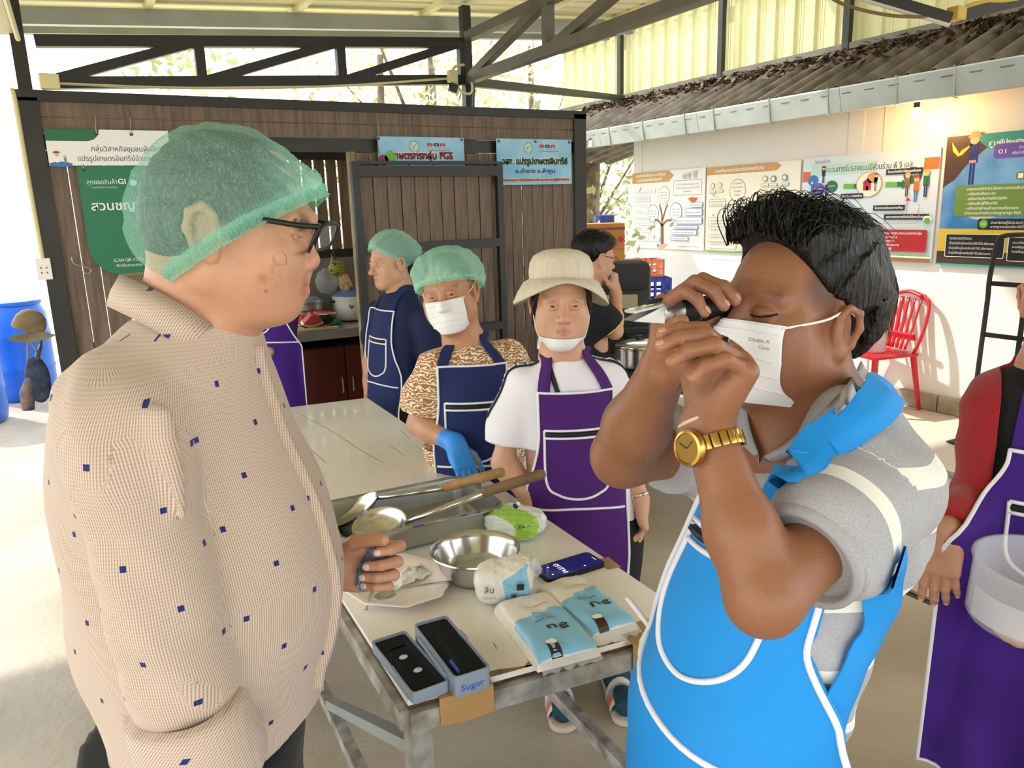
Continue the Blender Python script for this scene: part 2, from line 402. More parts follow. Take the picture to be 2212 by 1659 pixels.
# --- white house: wall, plinth blocks, roof tiles, gutter
struct(slab('wall_right', WX, WX + 0.14, 1.0, 7.12, 0.0, 2.45, M_white))
wr = bpy.data.objects['wall_right']
slab('pilaster', WX - 0.008, WX, 6.98, 7.12, 0.0, 2.45, M_white, wr)
slab('pilaster', WX - 0.008, WX, 4.20, 4.34, 0.0, 2.45, M_white, wr)
mb = MB(); mb.tube([(WX - 0.004, 4.02, 0.14), (WX - 0.004, 4.02, 2.44)], 0.006, 8); mb.build('conduit', M_cream, wr)
M_block = mat('plinth_block', '#b5a78f', 0.85, var=0.35, scale=6, bump=0.3, bscale=40)
_p = MB().bevbox((0, 0, 0), (0.05, 0.385, 0.12), 0.006).build('plinth_block', M_block, wr); _p.location = (WX - 0.026, 1.2, 0.082)
for i in range(1, 15): copy_to(_p, (WX - 0.026, 1.2 + 0.395 * i, 0.082), wr)
ht = struct(bpy.data.objects.new('roof_house', None)); COL.objects.link(ht)
def corr(pitch, rise, n, valley=0.35):
    out = []
    for i in range(n):
        for k in range(8):
            t = k / 8; out.append((pitch * (i + t), rise * (max(0.0, math.sin(PI * min(t / (1 - valley), 1.0))) if t < 1 - valley else 0.0)))
    return out + [(pitch * n, 0)]
prof = corr(0.186, 0.068, 5, .42)
def tsheet(y0):
    mb = MB(); x0, z0, x1, z1 = 4.98, 2.36, 5.79, 2.74
    mb.grid([[(x0 + (x1 - x0) * t, y0 + a, z0 + (z1 - z0) * t + h) for a, h in prof] for t in (0, .33, .66, 1)])
    mb.grid([[(x0 + (x1 - x0) * t, y0 + a, z0 + (z1 - z0) * t + h - 0.008) for a, h in prof][::-1] for t in (0, 1)])
    mb.grid([[(x0, y0 + a, z0 + h - d) for a, h in prof] for d in (0.008, 0)])
    return mb.build('roof_sheet', M_tile, ht, auto=50)
for i in range(8): tsheet(1.0 + 0.93 * i)
mb = MB(); mb.grid([[(4.75 + a * 1.0, yy, 2.30 - 0.155 * (yy - 7.15) + h * 0.8) for a, h in corr(0.19, 0.05, 7)] for yy in (7.15, 8.3)]); mb.build('eave_sheet', M_tile, ht, auto=50)
slab('fascia', 5.02, 5.06, 1.0, 8.4, 2.24, 2.37, M_dark, ht)
gt = thing('rain_gutter', 'galvanised rain gutter with strap brackets along the house eave', 'gutter', (4.99, 1.0, 2.2))
M_gut = mat('gutter_zinc', '#b9c0bd', 0.45, 0.35, var=0.15, scale=4)
gp = [(4.985, 2.40), (4.975, 2.405), (4.972, 2.395), (5.012, 2.235), (5.07, 2.235), (5.08, 2.40), (5.074, 2.40), (5.064, 2.243), (5.018, 2.243), (4.98, 2.40)]
for i in range(5):
    y0 = 1.0 + 1.5 * i; mb = MB(); mb.grid([[(x, yy, z) for x, z in gp] for yy in (y0, y0 + 1.497)]); mb.build('gutter_length', M_gut, gt)
for i in range(13):
    yy = 1.5 + 0.53 * i + random.uniform(-0.1, 0.1); mb = MB(); mb.tube([(5.07, yy, 2.41), (4.968, yy, 2.412), (5.006, yy + 0.012, 2.228), (5.06, yy + 0.02, 2.226)], 0.006, 6); mb.build('strap', M_zinc, gt)

# leaf litter lying in the roof valleys: beyond counting
mb = MB()
for i in range(1500):
    yy = rng.uniform(1.2, 8.3); t = 1 - abs(rng.normal(0, 0.16)); t = min(t, 0.93)
    if t < 0.3: continue
    x = 4.98 + 0.81 * t; z = 2.36 + 0.38 * t + 0.035 + rng.uniform(0, 0.06) * (1.0 if t > 0.8 else 0.25)
    L = rng.uniform(0.03, 0.075); W = L * rng.uniform(0.3, 0.5)
    Rm = rotz(rng.uniform(0, 6.3)) @ rotx(rng.uniform(-0.9, 0.9)) @ roty(rng.uniform(-0.9, 0.9))
    V = np.array([(-L, 0, 0), (-L * .3, -W, 0.01), (L * .5, -W * .7, 0.006), (L, 0, 0.02), (L * .5, W * .7, 0.006), (-L * .3, W, 0.012)]) @ Rm.T
    mb.add(V + np.array([x, yy, z]), [(0, 1, 2, 3, 4, 5)])
tag(mb.build('leaf_litter', M_leafd, loc=(5.4, 4.5, 2.5)), 'dry brown leaves heaped on the tiled roof below the sheet wall', 'leaves', kind='stuff')

# --- lamp under the eave (it is lit)
bp_ = onx(1980, 236, 5.30)
lb = thing('eave_bulb', 'lit round warm bulb under the house eave', 'lamp', bp_)
mb = MB(); mb.lathe([(0.0, -0.062), (0.018, -0.06), (0.03, -0.047), (0.034, -0.03), (0.031, -0.012), (0.022, 0.004), (0.017, 0.012)], bp_, 24); mb.build('bulb', mat('bulb_glow', '#fff1d0', 0.4, emit='#ffdf9a', estr=14), lb, smooth=True)
mb = MB(); mb.lathe([(0.019, 0.01), (0.021, 0.03), (0.018, 0.06), (0.022, 0.062), (0.022, 0.075)], bp_, 20); mb.build('socket', M_dark, lb)
mb = MB(); mb.bar(bp_ + np.array([0, 0, 0.075]), (WX, bp_[1], bp_[2] + 0.09), 0.03, 0.02); mb.build('bracket', M_dark, lb)
pl = bpy.data.lights.new('bulb_light', 'POINT'); pl.energy = 11; pl.color = (1.0, 0.52, 0.17); pl.shadow_soft_size = 0.035
plo = bpy.data.objects.new('bulb_light', pl); COL.objects.link(plo); plo.location = tuple(bp_ + np.array([-0.03, 0.0, -0.105]))

# --- tube lamp, boxes and cables on the roof steel
a = dep(1780, -40, 3.6); b = dep(2052, 40, 3.6)
tl = thing('tube_lamp', 'slim black batten lamp hanging below the roof', 'lamp', b)
mb = MB(); mb.bar(a, b, 0.035, 0.045); mb.build('batten', M_dark, tl)
mb = MB(); mb.tube([a + (0, 0, -0.026), b + (0, 0, -0.026)], 0.012, 10); mb.build('tube', mat('tube_white', '#d8d6cc', 0.4), tl)
yb = thing('junction_box', 'yellowed plastic junction box at the batten lamp end', 'box', dep(2068, 42, 3.6))
M_yel = mat('old_yellow_plastic', '#c9a94a', 0.5); M_ivory = mat('ivory_plastic', '#d9cfa0', 0.5)
mb = MB(); mb.bevbox(dep(2066, 30, 3.6), (0.07, 0.06, 0.06), 0.006); mb.build('box', M_yel, yb)
mb = MB(); mb.tube(catmull([dep(2075, 25, 3.6), dep(2110, 8, 3.6), dep(2212, -6, 3.6), dep(2400, -60, 3.6)], 6), 0.012, 8); mb.build('conduit', M_yel, yb)
cb = MB(); cb.tube(catmull([dep(1770, -20, 3.6), dep(1830, 12, 3.6), dep(1930, 34, 3.6), dep(2050, 36, 3.6)], 6), 0.008, 8)
tag(cb.build('lamp_cable', mat('brown_cable', '#7a6a48', 0.6), loc=dep(1830, 12, 3.6)), 'brown cable sagging to the batten lamp', 'cable')
rp = MB(); rp.bar(dep(2070, 36, 3.62), dep(2500, -80, 3.62), 0.05, 0.05)
tag(rp.build('steel_strut', M_dark, loc=dep(2070, 36, 3.62)), 'short dark steel strut carrying the batten lamp', 'strut')
jb = thing('junction_box', 'ivory junction box on the wall-top post with a drooping cable', 'box', ony(977, 165, 4.55))
mb = MB(); mb.bevbox(ony(977, 165, 4.55), (0.062, 0.04, 0.07), 0.006); mb.build('box', M_ivory, jb)
mb = MB(); mb.tube(catmull([ony(x, y, 4.54) for x, y in ((985, 178), (995, 195), (1012, 203), (1020, 195), (1019, 178))], 5), 0.008, 8); mb.build('cable', M_ivory, jb)
mb = MB(); mb.tube(catmull([ony(x, y, 4.54) for x, y in ((975, 155), (985, 143), (1003, 140))], 5), 0.008, 8); mb.build('cable', M_ivory, jb)
jb = thing('junction_box', 'ivory junction box above the wall socket post', 'box', ony(105, 178, 4.48))
mb = MB(); mb.bevbox(ony(107, 176, 4.48), (0.085, 0.04, 0.07), 0.006); mb.build('box', M_ivory, jb)
fl = thing('flood_light', 'small dark flood light on the wall-top post', 'lamp', ony(980, 196, 4.52))
mb = MB(); mb.bevbox(ony(979, 190, 4.54), (0.05, 0.035, 0.05), 0.004, roty(0.3)); mb.build('housing', M_dark, fl)
mb = MB(); mb.bar(ony(979, 190, 4.54), ony(1000, 178, 4.60), 0.012, 0.012); mb.build('bracket', M_dark, fl)
wc = MB(); wc.tube(catmull([ony(110, 180, 4.57), ony(400, 190, 4.57), ony(700, 187, 4.57), ony(965, 170, 4.57)], 6), 0.007, 6)
tag(wc.build('cable', M_ivory, loc=ony(110, 180, 4.57)), 'pale cable running along the truss above the boarded wall', 'cable')
gr = MB(); gr.tube([ony(1024, 180, 4.55), ony(1022, 236, 4.55)], 0.009, 6); tag(gr.build('hose', mat('green_hose', '#3f6f66', 0.5), loc=ony(1022, 236, 4.55)), 'short green hose tied beside the wall-top post', 'hose')

# --- trees and shrubs beyond the wall
M_leaf = mat('leaf_green', '#a5b878', 0.5, var=0.5, scale=1.2, color2='#c9cc9a'); M_leaf2 = mat('leaf_pale', '#c5cc92', 0.5, var=0.5, scale=1.0, color2='#e0d8b0')
M_bark = mat('bark', '#8a7a63', 0.9, var=0.5, scale=10, bump=0.6, bscale=20, color2='#54483a')
def tree(x, y, h, r, n, m, label, seed, leaf=0.11, trunk=0.09, group='trees beyond the wall'):
    rg = np.random.default_rng(seed); t = thing('tree', label, 'tree', (x, y, -0.06), 0, group)
    mb = MB(); pts = [(x, y, -0.06), (x + rg.uniform(-.1, .1), y, h * 0.35), (x + rg.uniform(-.2, .2), y + rg.uniform(-.2, .2), h * 0.8)]
    mb.tube(catmull(pts, 4), np.linspace(trunk, trunk * 0.35, 9), 8); mb.build('trunk', M_bark, t)
    mb = MB(); cl = [np.array([x, y, h * 0.55]) + rg.normal(0, 1, 3) * np.array([r * .55, r * .5, h * 0.2]) for _ in range(14)]
    for c in cl[:6]:
        mb.tube([pts[1], c], [trunk * 0.4, 0.008], 5)
    mb.build('branches', M_bark, t)
    mb = MB()
    for i in range(n):
        c = cl[rg.integers(len(cl))] + rg.normal(0, 1, 3) * r * 0.22
        d = nrm(rg.normal(0, 1, 3) + np.array([0, 0, -0.4])); s_ = nrm(np.cross(d, rg.normal(0, 1, 3))); L = leaf * rg.uniform(.6, 1.3)
        mb.add([c, c + d * L * .5 + s_ * L * .24, c + d * L, c + d * L * .5 - s_ * L * .24], [(0, 1, 2, 3)])
    lo = mb.build('foliage', m, t); lo['kind'] = 'stuff'
for k, (x, y, h, r, n, m, lab) in enumerate([
    (3.0, 8.2, 4.0, 1.3, 2600, M_leaf, 'leafy pale green tree behind the boarded wall near its post'), (4.6, 10.5, 5.4, 1.8, 2600, M_leaf2, 'tall yellow-green tree seen between the wall-top post and the sheet wall'),
    (1.2, 19, 5.0, 2.0, 900, M_leaf2, 'sunlit yellowish tree behind the truss'), (-4.2, 20.0, 4.5, 1.9, 1000, M_leaf2, 'sunlit tree beyond the open end of the shed'),
    (6.6, 9.6, 3.2, 1.2, 2000, M_leaf, 'bushy green tree behind the house corner'), (5.6, 12.6, 4.6, 1.7, 1800, M_leaf, 'green tree farther behind the house corner'),
    (8.6, 14.5, 6.0, 2.0, 1500, M_leaf2, 'tall sunlit tree behind the house')]): tree(x, y, h, r, n, m, lab, 20 + k)
bt = thing('old_tree', 'thick rough tree trunk behind the first poster edge', 'tree', (5.35, 7.75, -0.06))
mb = MB(); mb.tube(catmull([(5.35, 7.75, -0.06), (5.36, 7.76, 1.0), (5.42, 7.8, 2.1)], 6), np.linspace(0.16, 0.12, 13), 14); mb.build('trunk', M_bark, bt, smooth=True)
# ------------------------------------------------------------------ signs on the boarded wall
def card(name, label, x0, x1, z0, z1, y, m, t=0.003):
    s = thing(name, label, 'sign', ((x0 + x1) / 2, y, z0))
    mb = MB(); mb.box(((x0 + x1) / 2, y + t / 2, (z0 + z1) / 2), (x1 - x0, t, z1 - z0)); mb.build('sheet', m, s); return s
K = lambda name, c, **k: mat('print_' + name, c, k.pop('rough', 0.45), **k)
P_wht = K('white', '#f4f4f2'); P_blk = K('black', '#1d1d1d'); P_grn = K('green', '#1f6b46'); P_dgrn = K('dark_green', '#0f5a2e'); P_red = K('red', '#c0262b')
P_nvy = K('navy', '#1b2a7a'); P_org = K('orange', '#e06a2c'); P_gry = K('grey', '#8f8f8f'); P_lgry = K('pale_grey', '#c9ccd0'); P_brn = K('brown', '#8a6239'); P_tan = K('tan', '#d0a05e')
P_sky = K('sky_blue', '#8fc9e6'); P_cyn = K('cyan', '#d3edf3'); P_blu = K('blue', '#2f78c0'); P_pur = K('purple', '#6a55b0'); P_lgn = K('lime', '#6fb23a'); P_skin = K('tan_skin', '#e9bb92')
P_mnt = K('mint', '#bfe0d2'); P_ltb = K('ice', '#cfe3ee'); P_yel = K('yellow', '#e2c53c'); P_crm = K('cream', '#f6efd8'); P_tea = K('teal', '#2f9c94'); P_ogn = K('olive', '#6f8f3a'); P_soil = K('soil', '#4a3426'); P_mar = K('maroon', '#8e1f2c'); P_pnk = K('pink', '#d88aa0')
def hooks(p, parent, xs, z, y, up=0.07):
    for x in xs:
        mb = MB(); mb.tube([(x, y - 0.006, z - 0.012), (x, y - 0.004, z + 0.01), (x + 0.006, y + 0.012, z + up)], 0.0025, 6); mb.build('hook', M_zinc, parent)
        mb = MB(); mb.lathe([(0.008, 0), (0.008, 0.002)], (0, 0, 0), 12); V = np.vstack(mb.v) @ rotx(PI / 2).T + np.array([x, y - 0.001, z - 0.012]); mb.v = [V]; mb.build('eyelet', P_blk, parent)
SY = WY - 0.03
s = card('banner_sign', 'white banner with Thai group name hanging over the green sign', -0.068, 0.482, 1.887, 2.058, SY, mat('corrugated_plastic', '#f1f2f3', 0.35, bump=0.2, bscale=40, stretch=(0.3, 1, 10)))
p = Print((-0.068, SY, 1.887), (1, 0, 0), (0, 0, 1))
p.poly([(0, .115), (.18, .115), (.21, .125), (.228, .145), (.235, .171), (0, .171)], P_grn)
p.layer().text('กลุ่มวิสาหกิจชุมชนผู้ผลิตและ', .19, .068, .026, P_blk, w=.36).text('แปรรูปเกษตรอินทรีย์อำเภอป่าซาง', .125, .022, .026, P_blk, w=.41)
p.disc(.05, .006, .05, P_blu, sy=.25).layer().rect(.03, .015, .014, .03, P_wht).disc(.037, .052, .009, P_skin).poly([(.02, .058), (.055, .058), (.046, .068), (.028, .068)], P_brn).rect(.065, .012, .012, .025, P_gry).disc(.071, .043, .007, P_skin).rect(.085, .012, .01, .018, P_wht)
p.build('printed_lettering', s); hooks(p, s, (0.155, 0.31), 2.05, SY)
s = thing('garden_sign', 'green sign with white Thai name and a rounded lower corner', 'sign', (0.3, SY - 0.006, 1.345))
gx0, gx1, gz0, gz1 = 0.045, 0.56, 1.345, 1.885; poly = [(gx1, gz0), (gx1, gz1), (gx0, gz1)] + [(gx0 + 0.13 - 0.13 * math.cos(a), gz0 + 0.16 - 0.16 * math.sin(a)) for a in np.linspace(0, PI / 2, 9)]
mb = MB(); mb.prism(poly, -0.004, 0.0, lambda V: np.column_stack([V[:, 0], SY + 0.005 + V[:, 2], V[:, 1]])); mb.build('sheet', mat('sign_green', '#1d7350', 0.4), s)
p = Print((gx0, SY + 0.001, gz0), (1, 0, 0), (0, 0, 1))
p.text('สุดยอดสินค้า', .035, .452, .022, P_mnt, w=.135, bold=.012).text('GI', .175, .452, .026, P_wht, bold=.02, w=.035).text('ของดีพื้นเมือง จังหวัดลำพูน', .055, .432, .009, P_mnt, w=.115)
p.ring(.245, .457, .02, P_blu, P_cyn, .004).text('สวนชญานิน', .04, .325, .045, P_wht, w=.30, bold=.012)
p.text('SCAN QR CODE', .105, .066, .016, P_wht, w=.14).text('ติดต่อสอบถาม', .115, .04, .014, P_wht, w=.12); p.build('printed_lettering', s)['kind'] = 'stuff'; hooks(p, s, (0.075,), 1.88, SY, 0.02)
def bluesign(label, x0, x1, z0, z1, lines, y=SY):
    s = card('blue_sign', label, x0, x1, z0, z1, y, mat('sign_sky', '#a5d3ea', 0.35, var=0.25, scale=4, color2='#6fb4dc'))
    p = Print((x0, y, z0), (1, 0, 0), (0, 0, 1)); w, h = x1 - x0, z1 - z0
    p.ring(w * .41, h - .055, .034, P_dgrn, P_mnt, .003).ring(w * .41, h - .055, .026, P_gry, P_mnt, .002).text('๙', w * .395, h - .07, .032, P_dgrn)
    p.text('อ', w * .56, h - .052, .022, P_red, bold=.05, w=.036).text('ต', w * .635, h - .052, .022, P_blk, bold=.05, w=.036).text('ก', w * .71, h - .052, .022, P_red, bold=.05, w=.036)
    p.rect(w * .56, h - .068, w * .26, .009, P_lgry).layer().text('องค์การตลาดเพื่อเกษตรกร', w * .565, h - .066, .007, P_nvy, w=w * .25).text('WWW.ORTORKOR.COM', w * .565, h - .08, .006, P_blk, w=w * .25)
    for (t, yy, hh, m, ww, out) in lines:
        if out:
            for dx, dy in ((.004, 0), (-.004, 0), (0, .004), (0, -.004), (.003, -.003)): p.text(t, w / 2 + dx, h - yy + dy, hh, out, w=ww, align='c', bold=.03)
            p.layer()
        p.text(t, w / 2, h - yy, hh, m, w=ww, align='c', bold=.02); p.layer()
    p.build('printed_lettering', s); return s, p
s, p = bluesign('blue sign reading PGS behind the sliding door top', 1.605, 2.165, 1.76, 2.05, [('เกษตรกรกลุ่ม PGS', .125, .042, P_mar, .40, P_wht), ('อ.ป่าซาง จ.ลำพูน', .19, .03, P_nvy, .3, None)])
q = Print((1.605, SY - 0.002, 1.76), (1, 0, 0), (0, 0, 1)); q.disc(.03, .155, .032, P_mar).disc(.075, .17, .035, P_lgn, sy=1.2).rect(0, .19, .006, .1, P_brn); q.build('printed_fruit', s); hooks(p, s, (1.615, 2.15), 2.05, SY)
s, p = bluesign('blue sign with green Thai heading by the wall end post', 2.392, 2.958, 1.765, 2.05, [('วสช. แปรรูปเกษตรอินทรีย์', .155, .04, P_dgrn, .50, P_wht), ('อ.ป่าซาง จ.ลำพูน', .212, .026, P_nvy, .30, None), ('กิจกรรมประชาสัมพันธ์ตลาดข้าวสารชุมชนสู่วิถีชีวิตใหม่', .262, .016, P_org, .52, P_wht)])
hooks(p, s, (2.41, 2.68, 2.94), 2.045, SY)

# ------------------------------------------------------------------ posters on the house wall
def poster(name, label, yl, yr, z0, z1, m):
    s = thing(name, label, 'poster', (WX - 0.02, (yl + yr) / 2, z0)); mb = MB(); mb.box((WX - 0.016, (yl + yr) / 2, (z0 + z1) / 2), (0.008, yl - yr, z1 - z0)); mb.build('sheet', m, s)
    return s, Print((WX - 0.0205, yl, z0), (0, -1, 0), (0, 0, 1), 0.0004)
M_pw = mat('poster_white', '#f4f2ea', 0.3)
s, p = poster('tree_poster', 'white poster with a drawn tree and ringed text at the house corner', 7.13, 5.96, 1.14, 1.955, M_pw)
p.poly([(0, .70), (.62, .70), (.70, .765), (.62, .815), (0, .815)], P_tan).layer().text('แนวทางการขับเคลื่อนการพัฒนา', .07, .768, .03, P_wht, w=.50, bold=.02).text('เกษตรอินทรีย์แห่งชาติ', .10, .72, .03, P_wht, w=.40, bold=.02)
p.frame(.70, .555, .42, .15, P_brn, .004, P_wht)
for i, w in enumerate((.34, .36, .12)): p.text('ร่วมขับเคลื่อนเกษตรอินทรีย์', .91, .655 - i * .035, .018, P_gry, w=w, align='c')
for (x, y, c) in ((.545, .565, P_tan), (.37, .375, P_lgn), (.745, .39, P_blu)):
    p.ring(x, y, .095, c, P_wht, .006)
    for i in range(3): p.text('พัฒนาการวิจัย', x, y + .02 - i * .03, .014, P_gry, w=.11 - .02 * (i == 2), align='c')
tk = [(.515, .06), (.505, .20), (.50, .26), (.43, .30), (.40, .31), (.45, .30), (.505, .275), (.50, .36), (.475, .46), (.515, .37), (.525, .36), (.56, .40), (.60, .47), (.555, .37), (.545, .28), (.60, .305), (.67, .31), (.60, .29), (.55, .245), (.55, .06)]
p.line([(.53, .05), (.525, .26)], .045, P_brn).line([(.525, .25), (.46, .30), (.40, .31)], .02, P_brn).line([(.525, .25), (.60, .30), (.68, .305)], .02, P_brn).line([(.525, .24), (.52, .36), (.48, .47)], .018, P_brn).line([(.53, .3), (.57, .4), (.61, .47)], .016, P_brn)
p.poly([(.46, .02), (.50, .055), (.55, .05), (.62, .055), (.56, .01), (.50, 0.0)], P_skin).rect(.45, .015, .02, .035, P_blu)
for i, (x, y, w) in enumerate([(.08, .60, .33), (.09, .545, .23), (.1, .505, .22), (.11, .455, .22), (.06, .385, .24), (.08, .32, .24), (.1, .26, .3), (.08, .185, .26), (.12, .125, .28), (.15, .09, .34)]):
    p.frame(x, y - .012, w, .05 if i in (0, 7) else .034, P_lgry, .003, P_wht).text('ยุทธศาสตร์พัฒนาเกษตร', x + .01, y, .012, P_gry, w=w * .85); p.poly([(x - .03, y + .012), (x - .02, y + .004), (x - .03, y - .004)], P_grn)
for (x, y, w, h) in ((.98, .43, .17, .05), (.90, .35, .25, .07), (.76, .265, .39, .07), (.73, .215, .36, .035), (.69, .155, .39, .05), (.67, .095, .28, .04)):
    p.frame(x, y, w, h, P_blu, .003, P_wht).text('ส่งเสริมการผลิตสินค้า', x + .012, y + h * .35, .013, P_blu, w=w * .85)
p.poly([(.93, .53), (.97, .525), (1.0, .535), (1.03, .525), (1.08, .53), (1.005, .475)], P_org).text('เกษตรอินทรีย์ไทย', .80, .03, .014, P_grn, w=.32)
for i, x in enumerate((.87, .94, 1.03)): p.disc(x, .75 + .012 * i, .02, P_lgry).poly([(x - .02, .72), (x + .02, .72), (x + .012, .735 + .012 * i), (x - .012, .735 + .012 * i)], P_lgry)
p.build('printed_graphics', s)
s, p = poster('flow_poster', 'cream poster of flow boxes under a tan arrow heading', 5.94, 4.79, 1.14, 1.95, mat('poster_cream', '#f7f2dd', 0.3))
p.poly([(0, .735), (.88, .735), (.94, .775), (.88, .81), (0, .81)], P_tan).layer().text('แผนพัฒนาเกษตรอินทรีย์แห่งชาติ (ต่อ)', .12, .757, .028, P_wht, w=.62, bold=.02)
p.ring(.42, .58, .105, P_brn, P_crm, .005)
for i, w in enumerate((.11, .14, .09, .06)): p.text('คณะกรรมการพัฒนา', .42, .635 - i * .035, .018, P_brn, w=w, align='c')
p.ring(.45, .36, .095, P_lgn, P_crm, .006).text('คณะอนุกรรมการ', .45, .37, .016, P_gry, w=.13, align='c')
for (x, y, w, h, n) in ((.05, .43, .22, .075, 2), (.04, .24, .37, .09, 2), (.05, .165, .35, .06, 1), (.05, .095, .38, .055, 1), (.05, .03, .38, .055, 1)):
    p.frame(x, y, w, h, P_brn if h > .07 else P_lgry, .003, P_crm)
    for i in range(n): p.text('แผนปฏิบัติการด้านเกษตรอินทรีย์', x + w / 2, y + h * .58 - i * .03, .016, P_brn if h > .08 else P_gry, w=w * .8, align='c')
for (x, y, c) in ((.09, .63, P_tan), (.19, .635, P_yel), (.76, .67, P_tan), (.86, .665, P_pur), (.99, .67, P_blu), (.76, .55, P_yel), (.87, .55, P_tan), (.99, .555, P_grn), (.76, .43, P_org), (.87, .43, P_lgn), (.99, .43, P_blu)):
    p.ring(x, y, .028, c, P_crm, .008); p.frame(x - .045, y - .07, .09, .03, P_gry, .002, P_crm).text('หน่วยงาน', x, y - .062, .012, P_gry, w=.06, align='c')
for (x, y) in ((.13, .545), (.13, .355)): p.poly([(x - .02, y + .015), (x, y), (x + .02, y + .015), (x, y - .02)], P_gry)
p.rect(0, 0, 1.15, .014, P_lgn); p.build('printed_graphics', s)
s, p = poster('process_poster', 'pale blue poster with green arrows and a red text box', 4.76, 3.54, 1.13, 1.96, mat('poster_blue', '#d5e5ee', 0.3))
p.rect(.0, .63, .08, .085, P_org).rect(1.10, .675, .12, .085, P_org).layer().rect(.09, .675, .62, .09, P_mnt).layer()
p.text('โครงสร้าง', .12, .775, .028, P_gry, w=.15).text('กระบวนการรับรองแบบมีส่วนร่วม พี จี เอส', .19, .70, .045, P_blk, w=.82)
p.o = p.o + np.array([0, 0, .209]); p.v = p.v * .814
for (x, y, r, c, t) in ((.11, .53, .055, P_blu, ''), (.17, .44, .062, P_pur, 'ผู้ประสานงาน'), (.30, .46, .06, P_grn, 'องค์กรผู้บริหาร'), (1.02, .53, .075, P_grn, 'กลุ่มผู้ผลิต')):
    p.disc(x, y, r, c).layer().text(t, x, y, .014, P_wht, w=r * 1.3, align='c').layer()
def person_icon(x, y, h, top, leg, hat=None):
    p.rect(x - .05 * h, y, .04 * h, .42 * h, leg).rect(x + .01 * h, y, .04 * h, .42 * h, leg).rect(x - .09 * h, y + .4 * h, .18 * h, .36 * h, top).layer().disc(x, y + .84 * h, .09 * h, P_skin).layer()
    if hat: p.poly([(x - .14 * h, y + .88 * h), (x + .14 * h, y + .88 * h), (x + .06 * h, y + .99 * h), (x - .06 * h, y + .99 * h)], hat)
person_icon(.215, .50, .17, P_blk, P_blk, P_soil); person_icon(.105, .38, .15, P_blu, P_blu); person_icon(.25, .37, .15, P_nvy, P_nvy)
for x in (.42, .80): p.poly([(x, .435), (x + .14, .43), (x + .14, .41), (x + .19, .452), (x + .14, .495), (x + .14, .475), (x, .48)], P_lgn).layer().poly([(x + .1, .432), (x + .14, .43), (x + .14, .41), (x + .19, .452), (x + .14, .495), (x + .14, .475), (x + .1, .477)], P_grn)
p.disc(.655, .465, .115, P_tan, sy=1.05).layer().disc(.655, .465, .108, P_crm, sy=1.05).layer().rect(.605, .41, .07, .07, P_red).poly([(.595, .48), (.64, .525), (.685, .48)], P_mar).rect(.63, .41, .02, .04, P_wht).disc(.685, .525, .05, P_tan); person_icon(.715, .40, .17, P_blu, P_nvy, P_brn)
for (x, y, w, t) in ((.40, .335, .21, 'ร่วมกำหนดกติกา'), (.80, .545, .30, 'ในระหว่างมีสมาชิกดูแลกันเอง'), (.71, .215, .27, 'ร่วมตรวจเยี่ยมแปลงเพื่อน'), (.81, .13, .37, 'คณะกรรมการตัดสินให้การรับรอง')): p.rect(x, y, w, .05, P_blk).layer().text(t, x + w / 2, y + .015, .022, P_wht, w=w * .9, align='c', bold=.02)
person_icon(.985, .34, .22, P_brn, P_soil, P_tan); person_icon(1.135, .33, .25, P_grn, P_nvy, P_tan); person_icon(1.06, .29, .24, P_org, P_blu, P_red)
for i in range(16): p.rect(.72 + .018 * i, .185, .01, .004, P_mar)
for i in range(22): p.rect(.70 + .018 * i, .095, .01, .004, P_mar)
for i in range(6): p.rect(1.0, .19 + .018 * i, .004, .01, P_mar)
for i in range(10): p.rect(1.095, .10 + .018 * i, .004, .01, P_mar)
p.poly([(.98, .30), (1.025, .30), (1.003, .335)], P_red).disc(1.17, .13, .035, P_wht).layer().disc(1.17, .12, .026, P_lgn)
p.o = p.o - np.array([0, 0, .209]); p.v = p.v / .814; p.layer()
p.rrect(.50, .075, .68, .165, P_red, .015).rect(0, 0, 1.22, .03, P_brn).rect(0, .03, 1.22, .012, P_crm).layer()
for i, (t, w) in enumerate((('เกษตรกรผลิตภายใต้มาตรฐานและกระบวนการกลุ่ม', .60), ('ระบบ พี จี เอส ของกลุ่ม', .40), ('และตรวจสอบตามเอกสารกลาง', .38), ('ออกเครื่องหมายการรับรอง', .42), ('ความสัมพันธ์', .36))): p.text(t, .54, .205 - i * .03, .018, P_wht, w=w, bold=.02)
for i in range(60): p.poly([(.0 + i * .0203, .042), (.0203 * (i + 1), .042), (.0203 * (i + .5), .06)], P_lgn)
p.build('printed_graphics', s)
s, p = poster('farming_poster', 'dark and sky-blue poster with green and black text panels', 3.50, 2.2, 1.12, 2.02, mat('poster_sky', '#3a7fc4', 0.3, var=0.4, scale=3, color2='#7fb3e0'))
p.rect(0, 0, 1.3, .10, P_soil).rect(0, .10, 1.3, .16, P_yel).poly([(0, .9), (0, .55), (.08, .60), (.16, .70), (.28, .80), (.42, .87), (.60, .90)], P_soil).layer().poly([(.18, .90), (.30, .80), (.5, .84), (.9, .83), (1.3, .8), (1.3, .9)], P_tea).disc(.75, .62, .16, P_lgry, sy=.6).disc(.3, .38, .12, P_lgry, sy=.5)
p.layer().text('ศูนย์ประสานงานการขับเคลื่อนเกษตร', .30, .815, .036, P_wht, w=.75, bold=.03).text('แบบมีส่วนร่วม @Province', .42, .755, .034, P_wht, w=.45, bold=.02)
p.poly([(.04, .86), (.10, .78), (.11, .80), (.20, .85), (.12, .77), (.09, .76), (.05, .80)], P_yel)
p.o = p.o + np.array([0, 0, .125])
person_icon(.20, .44, .36, P_nvy, P_nvy, P_tan); p.rect(.175, .585, .05, .02, P_pnk)
